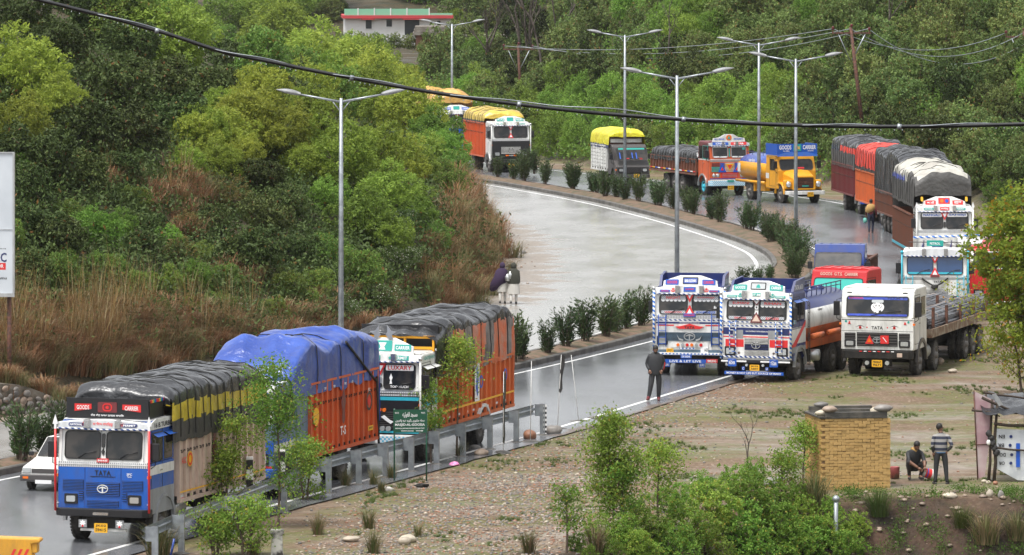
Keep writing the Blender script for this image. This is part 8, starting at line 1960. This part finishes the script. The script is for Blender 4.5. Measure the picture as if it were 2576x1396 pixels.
for x, y, rp in TH:
    col = next(t for q, t in ((1560, 'left of the thicket'), (1650, 'at its left end'), (1740, 'left of its middle'), (1830, 'in its middle'), (1920, 'below the bare sapling'), (2000, 'right of its middle'), (2070, 'beside the tank'), (9999, 'under the tank')) if x < q)
    lb_ = 'bushes of the foreground thicket, %s, %s' % (y // 60, col)
    p = G2(x, y + rp * .35); plant_('bush', 'front', p, rp * p.y / FPX * 1.05, 'fresh green bush of the foreground thicket, %s, %s' % (RN[0 if y < 1245 else (1 if y < 1305 else (2 if y < 1375 else 3))], col), 'bush', 'bushes of the foreground thicket ' + col, sz=.95, lift=.5)
# right edge tree, hanging into the view
p = gz((17.9, 190)); r = empty('tree', p, 0, 'large yellow green tree with orange blossom hanging in from the right edge', 'tree')
PROT['right'] = []
me, lc = crown('crown', 'l_yel', 64, 42000, .05, .028, shape=(.8, .75, 1.2), lobe=(.16, .28), droop=.3, seed=77)
c = link('crown', me, r); c.location = (-.2, 0, 4.3); c.scale = (3.3, 2.9, 3.0); t = link('trunk', trunk('trunk', lc, 'bark', 1.35, .035, 18, 0), r); t.location = c.location; t.scale = c.scale
open_tree(gz((17.1, 191)), 4.2, 2.0, 'lower sprays of yellow green leaves beside the large right edge tree', 31, 'l_yel', 6500, 40, .11, .06, .05, .1, multi=3, clump=.2)

# grass: tufts, tussocks, mats
def blades(n, h, spread, wdt, seed, curl=.5, seg=3):
    rg = np.random.default_rng(seed); a = rg.uniform(0, 2 * np.pi, n); b0 = np.stack([np.cos(a), np.sin(a), np.zeros(n)], 1) * rg.uniform(0, spread * .35, n)[:, None]; a2 = a + rg.normal(0, .5, n); out = np.stack([np.cos(a2), np.sin(a2), np.zeros(n)], 1); H_ = h * rg.uniform(.5, 1.1, n); R2 = rg.uniform(.1, 1, n) * spread
    side = np.stack([-np.sin(a2), np.cos(a2), np.zeros(n)], 1); V = []
    for k in range(seg + 1):
        t = k / seg; z = H_ * (t - curl * .55 * t ** 2.5); c = b0 + out * (R2 * t ** 1.7)[:, None] + np.stack([np.zeros(n), np.zeros(n), z], 1); w = wdt * (1 - t * .9); V += [c - side * w, c + side * w]
    V = np.stack(V, 1); m_ = 2 * (seg + 1); F = []
    for k in range(seg): F.append(np.stack([np.arange(n) * m_ + 2*k, np.arange(n) * m_ + 2*k + 1, np.arange(n) * m_ + 2*k + 3, np.arange(n) * m_ + 2*k + 2], 1))
    return V.reshape(-1, 3), np.concatenate(F)
def scatter(name, label, protos, pts, m, kind='stuff', cat='grass', smin=.7, smax=1.3):
    Vs, Fs, o = [], [], 0; rnd = random.Random(len(pts))
    for p in pts:
        V, F = rnd.choice(protos); a = rnd.uniform(0, 6.28); s = rnd.uniform(smin, smax) * (p[3] if len(p) > 3 else 1); c, q = math.cos(a) * s, math.sin(a) * s
        W_ = np.stack([V[:, 0] * c - V[:, 1] * q, V[:, 0] * q + V[:, 1] * c, V[:, 2] * s], 1) + np.array(p[:3]); Vs.append(W_); Fs.append(F + o); o += len(V)
    return tag(link(name, npmesh(name, np.concatenate(Vs), np.concatenate(Fs), m)), label, cat, None, kind)
TUS = [blades(120, 1.35, .95, .011, 200 + i, .95) for i in range(4)]; TALL = [blades(30, 2.5, .9, .009, 210 + i, .25) for i in range(4)]
pts = []; tall = []; rnd = random.Random(44)
def dens(x, y):      # picture regions of the hillside where dry grass shows
    d = 0
    for cx, cy, rx, ry, k in ((330, 850, 420, 65, .9), (60, 850, 160, 80, 1), (700, 850, 120, 50, .6), (450, 500, 90, 60, .6), (500, 590, 60, 40, .25), (1165, 660, 75, 120, 1), (1200, 470, 55, 110, 1), (1130, 740, 70, 60, .9), (480, 40, 60, 40, .2), (600, 700, 60, 40, .15), (300, 470, 40, 30, .3), (20, 900, 120, 60, 1), (250, 900, 260, 50, 1)):
        q = ((x - cx) / rx) ** 2 + ((y - cy) / ry) ** 2; d = max(d, k * max(0, 1 - q * q))
    return d
for i in range(9000):
    x, y = rnd.uniform(-40, 1260), rnd.uniform(-10, 1010); d = dens(x, y)
    if rnd.random() > d: continue
    p = on_ground(x, y)
    if p is None or XL(p.y) - p.x < -.1: continue
    if len(pts) < 1150: pts.append((p.x, p.y, p.z - .05, 1.15 if p.y < 230 else 1.0))
    if rnd.random() < .14: tall.append((p.x, p.y, p.z, 1.0))
for i in range(110):
    y = rnd.uniform(236, 335); X = XL(y) - rnd.uniform(0, 2.4); pts.append((X, y, terrain(X, y) - .05, 1.45))
for i in range(170):     # overhanging tussocks along the foot of the bank
    y = rnd.uniform(176, 330); d_ = rnd.uniform(.1, 1.8); X = XL(y) - d_; pts.append((X, y, terrain(X, y) - .05, 1.0))
for i in range(90):
    t = rnd.uniform(0, 1); y = 176 + 12 * t; q = Vector((-20 + (y - 179) * .853 - rnd.uniform(.1, 1.2), y + rnd.uniform(.0, 1.2), 0)); pts.append((q.x, q.y, max(terrain(q.x, q.y), 1.0 * (1 - sst((y - 183.5) / 3.2))) , .8))
scatter('dry_grass', 'brown dry grass tussocks covering the foot and gaps of the left hillside', TUS, pts, 'dry')
scatter('dry_grass', 'grey green dry tussocks mixed into the hillside grass', TUS, [(a + rnd.uniform(-.6, .6), b_ + rnd.uniform(-.6, .6), c - .1, s) for a, b_, c, s in rnd.sample(pts, 500)], 'dry2')
scatter('tall_dry_stalks', 'tall pale dry stalks rising above the hillside grass', TALL, tall[:330], 'dry')
# undergrowth leaves over the bare parts of the hills
U1 = []
for i in range(4):
    RG = np.random.default_rng(300 + i); C = RG.normal(size=(90, 3)) * np.array([.42, .42, .22]) + np.array([0, 0, .3]); U1.append(leaf_quads(C, .16, .08))
und = []
for i in range(2600):
    x, y = rnd.uniform(-60, 1240), rnd.uniform(-40, 900); p = on_ground(x, y)
    if p is not None and XL(p.y) - p.x > .8: und.append((p.x, p.y, p.z, 1.0))
scatter('undergrowth', 'low dark undergrowth between the trees of the left hillside', U1, und[:1900], 'l_dark', cat='undergrowth')
und = []
for i in range(2600):
    x, y = rnd.uniform(1080, 2640), rnd.uniform(-60, 470); p = on_ground(x, y)
    if p is not None and far_d(p.x, p.y) > .3: und.append((p.x, p.y, p.z, 1.3))
scatter('undergrowth', 'low green undergrowth beyond the far side of the road', U1, und[:1900], 'l_mid', cat='undergrowth')
# foreground tussocks
TF = [npmesh('grass_tussock', *blades(150, .42, .26, .006, 400 + i, .35), 'dry2') for i in range(3)]
TG = [npmesh('grass_tussock', *blades(220, .75, .5, .007, 410 + i, .7), 'dry2') for i in range(2)]; TGg = [npmesh('grass_tussock', *blades(240, .8, .55, .007, 420 + i, .6), 'grassb') for i in range(2)]
for x, y, s, big, l in ((870, 1225, 1.0, 0, 'olive brown grass tussock against the barrier post below the orange truck'), (940, 1222, .9, 0, 'grass tussock below the third barrier post'), (985, 1205, .9, 0, 'grass tussock between sign and barrier'), (960, 1240, .8, 0, 'small reddish grass tussock left of the sign post'), (928, 1330, 1.1, 0, 'brown grass tussock in the pebbles, above the white stone'), (940, 1392, 1.2, 0, 'grass tussock at the lower edge below the pebbles'), (1052, 1350, .7, 0, 'small grass tussock beside the pale boulders'), (800, 1345, 1.1, 0, 'reddish grass tussock right of the marker stone'), (1330, 1392, 1.2, 0, 'round grass tussock at the lower edge of the stony ground'), (1500, 1392, 1.5, 0, 'brown grass tussock below the slim upright tree'), (2050, 1270, 1.3, 1, 'drooping brown grass tussock below the left corner of the tank'),
              (2210, 1300, 1.0, 2, 'green grass tussock below the right corner of the tank'), (2480, 1370, 1.3, 1, 'long pale drooping grass tussock on the cut bank'), (2560, 1360, 1.2, 1, 'dry grass tussock at the lower right corner'), (2420, 1330, .8, 2, 'green grass tussock on the cut bank'), (1160, 1150, .9, 0, 'grass tussock behind the oval brown stone'), (640, 1400, 1.0, 0, 'grass tussock at the foot of the wide leafy bush'), (400, 1402, 1.2, 1, 'grass tussock by the light blue pipe')):
    p = G2(x, y); o = link('grass_tussock', (random.choice(TF) if big == 0 else (random.choice(TG) if big == 1 else random.choice(TGg)))); s *= 1.5; o.location = p; o.scale = (s, s, s); tag(o, l, 'grass tussock')
# low green cover on the cut bank and lot
gp = [blades(26, .12, .12, .006, 500 + i, .3, 2) for i in range(4)]; pts = []
for i in range(26000):
    X, Y = rnd.uniform(-4, 22), rnd.uniform(143, 212)
    if X < Ox(Y) + 1.05: continue
    n_ = mn.noise(Vector((X * .33, Y * .22, 8))) + .5 * mn.noise(Vector((X * 1.3, Y * .9, 2))); near = 1.0 if X < Ox(Y) + 2.6 and Y < 182 else 0
    if n_ + near * .35 + (.3 if Y < 159 and X > 9 else 0) < .33: continue
    pts.append((X, Y, terrain(X, Y) - .01, 1.0))
scatter('grass', 'short patchy green grass on the gravel lot and bank', gp, pts[:6000], 'grassb')
pts = [(x_, y_, terrain(x_, y_), .8) for x_, y_ in ((rnd.uniform(9, 20), rnd.uniform(146, 159)) for _ in range(1500)) if mn.noise(Vector((x_ * .5, y_ * .4, 3))) > -.1]
scatter('ground_cover', 'low leafy weeds on the cut bank', U1, [(a, b_, c, s * .42) for a, b_, c, s in pts], 'l_weed', cat='ground cover')
# pebbles and loose stones
def peb(seed):
    b = B(); b.blob((0, 0, 0), (1, .8, .5), seed, .5, (4, 6)); return np.array(b.v), b.f
for mi, (cnt, lo, hi) in enumerate(((6200, .02, .055), (5200, .02, .05), (4200, .02, .05), (1300, .02, .06), (3000, .02, .055), (350, .02, .06))):
    Vs, Fs, o = [], [], 0; PB = [peb(s) for s in range(4)]
    for i in range(cnt):
        for _ in range(6):
            Y = rnd.uniform(143, 206); X = rnd.uniform(-5.5, 19)
            if X < Ox(Y) + 1.0: continue
            w = .05 + 1.1 * math.exp(-((X - (-1.2 + (Y - 150) * .15)) / 3.2) ** 2) * (1 if Y < 165 else .3) + .22 * max(0, mn.noise(Vector((X * .4, Y * .3, 6))))
            if rnd.random() < w: break
        else: continue
        if rnd.random() > w * 3: continue
        V, F = PB[rnd.randrange(4)]; s = rnd.uniform(lo, hi) * (1.35 if rnd.random() < .08 else 1); a = rnd.uniform(0, 3.1); c, q = math.cos(a), math.sin(a)
        Vs.append(np.stack([(V[:, 0] * c - V[:, 1] * q), (V[:, 0] * q + V[:, 1] * c), V[:, 2]], 1) * s + np.array([X, Y, terrain(X, Y) + s * .2])); Fs += [[o + k for k in f] for f in F]; o += len(V)
    F4 = np.array([f for f in Fs]); M['_r'] = ROCKM[mi]; tag(link('pebbles', npmesh('pebbles', np.concatenate(Vs), F4, '_r', smooth=True)), 'loose river pebbles strewn over the lot', 'pebbles', None, 'stuff')
pts = []
V_, F_, o = [], [], 0
for i in range(900):     # rubble along the debris edge of the inner road and the bank on the cut
    if i < 420: Y = rnd.uniform(216, 300); X = XL(Y) + abs(rnd.gauss(0, .55)) - .1
    else: X = rnd.uniform(9, 20); Y = rnd.uniform(150, 159)
    V, F = peb(i % 4); s = rnd.uniform(.02, .07) if i < 420 else rnd.uniform(.03, .13); z = max(terrain(X, Y), 0 if i < 420 else -99); V_.append(V * s + np.array([X, Y, z + s * .25])); F_ += [[o + k for k in f] for f in F]; o += len(V)
M['_r'] = ROCKM[0]; tag(link('rubble', npmesh('rubble', np.concatenate(V_), np.array(F_), '_r', smooth=True)), 'loose stones along the debris edge and on the cut bank', 'rubble', None, 'stuff')

# ------------------------------------------------------------- rain haze
HZ = .00004
if HZ:
    m = bpy.data.materials.new('haze'); m.use_nodes = True; n = m.node_tree.nodes; n.remove(n["Principled BSDF"]); pv = n.new("ShaderNodeVolumePrincipled"); pv.inputs['Density'].default_value = HZ; pv.inputs['Color'].default_value = (.93, .96, 1, 1); pv.inputs['Anisotropy'].default_value = .2
    m.node_tree.links.new(pv.outputs[0], n["Material Output"].inputs['Volume']); m.volume_intersect if 0 else None
    zlo = min(o.data.vertices[0].co.z for o in [bpy.data.objects['ground']]); co = np.empty(len(bpy.data.objects['ground'].data.vertices) * 3, np.float32); bpy.data.objects['ground'].data.vertices.foreach_get('co', co); co = co.reshape(-1, 3)
    b = B(); b.box(co[:, 0].min() - 5, co[:, 0].max() + 5, co[:, 1].min() - 5, co[:, 1].max() + 5, co[:, 2].min() - 1, max(co[:, 2].max() + 14, 40)); o = tag(link('haze', b.mesh('haze', [])), 'thin rain haze in the air', 'haze', None, 'stuff'); o.data.materials.append(m)
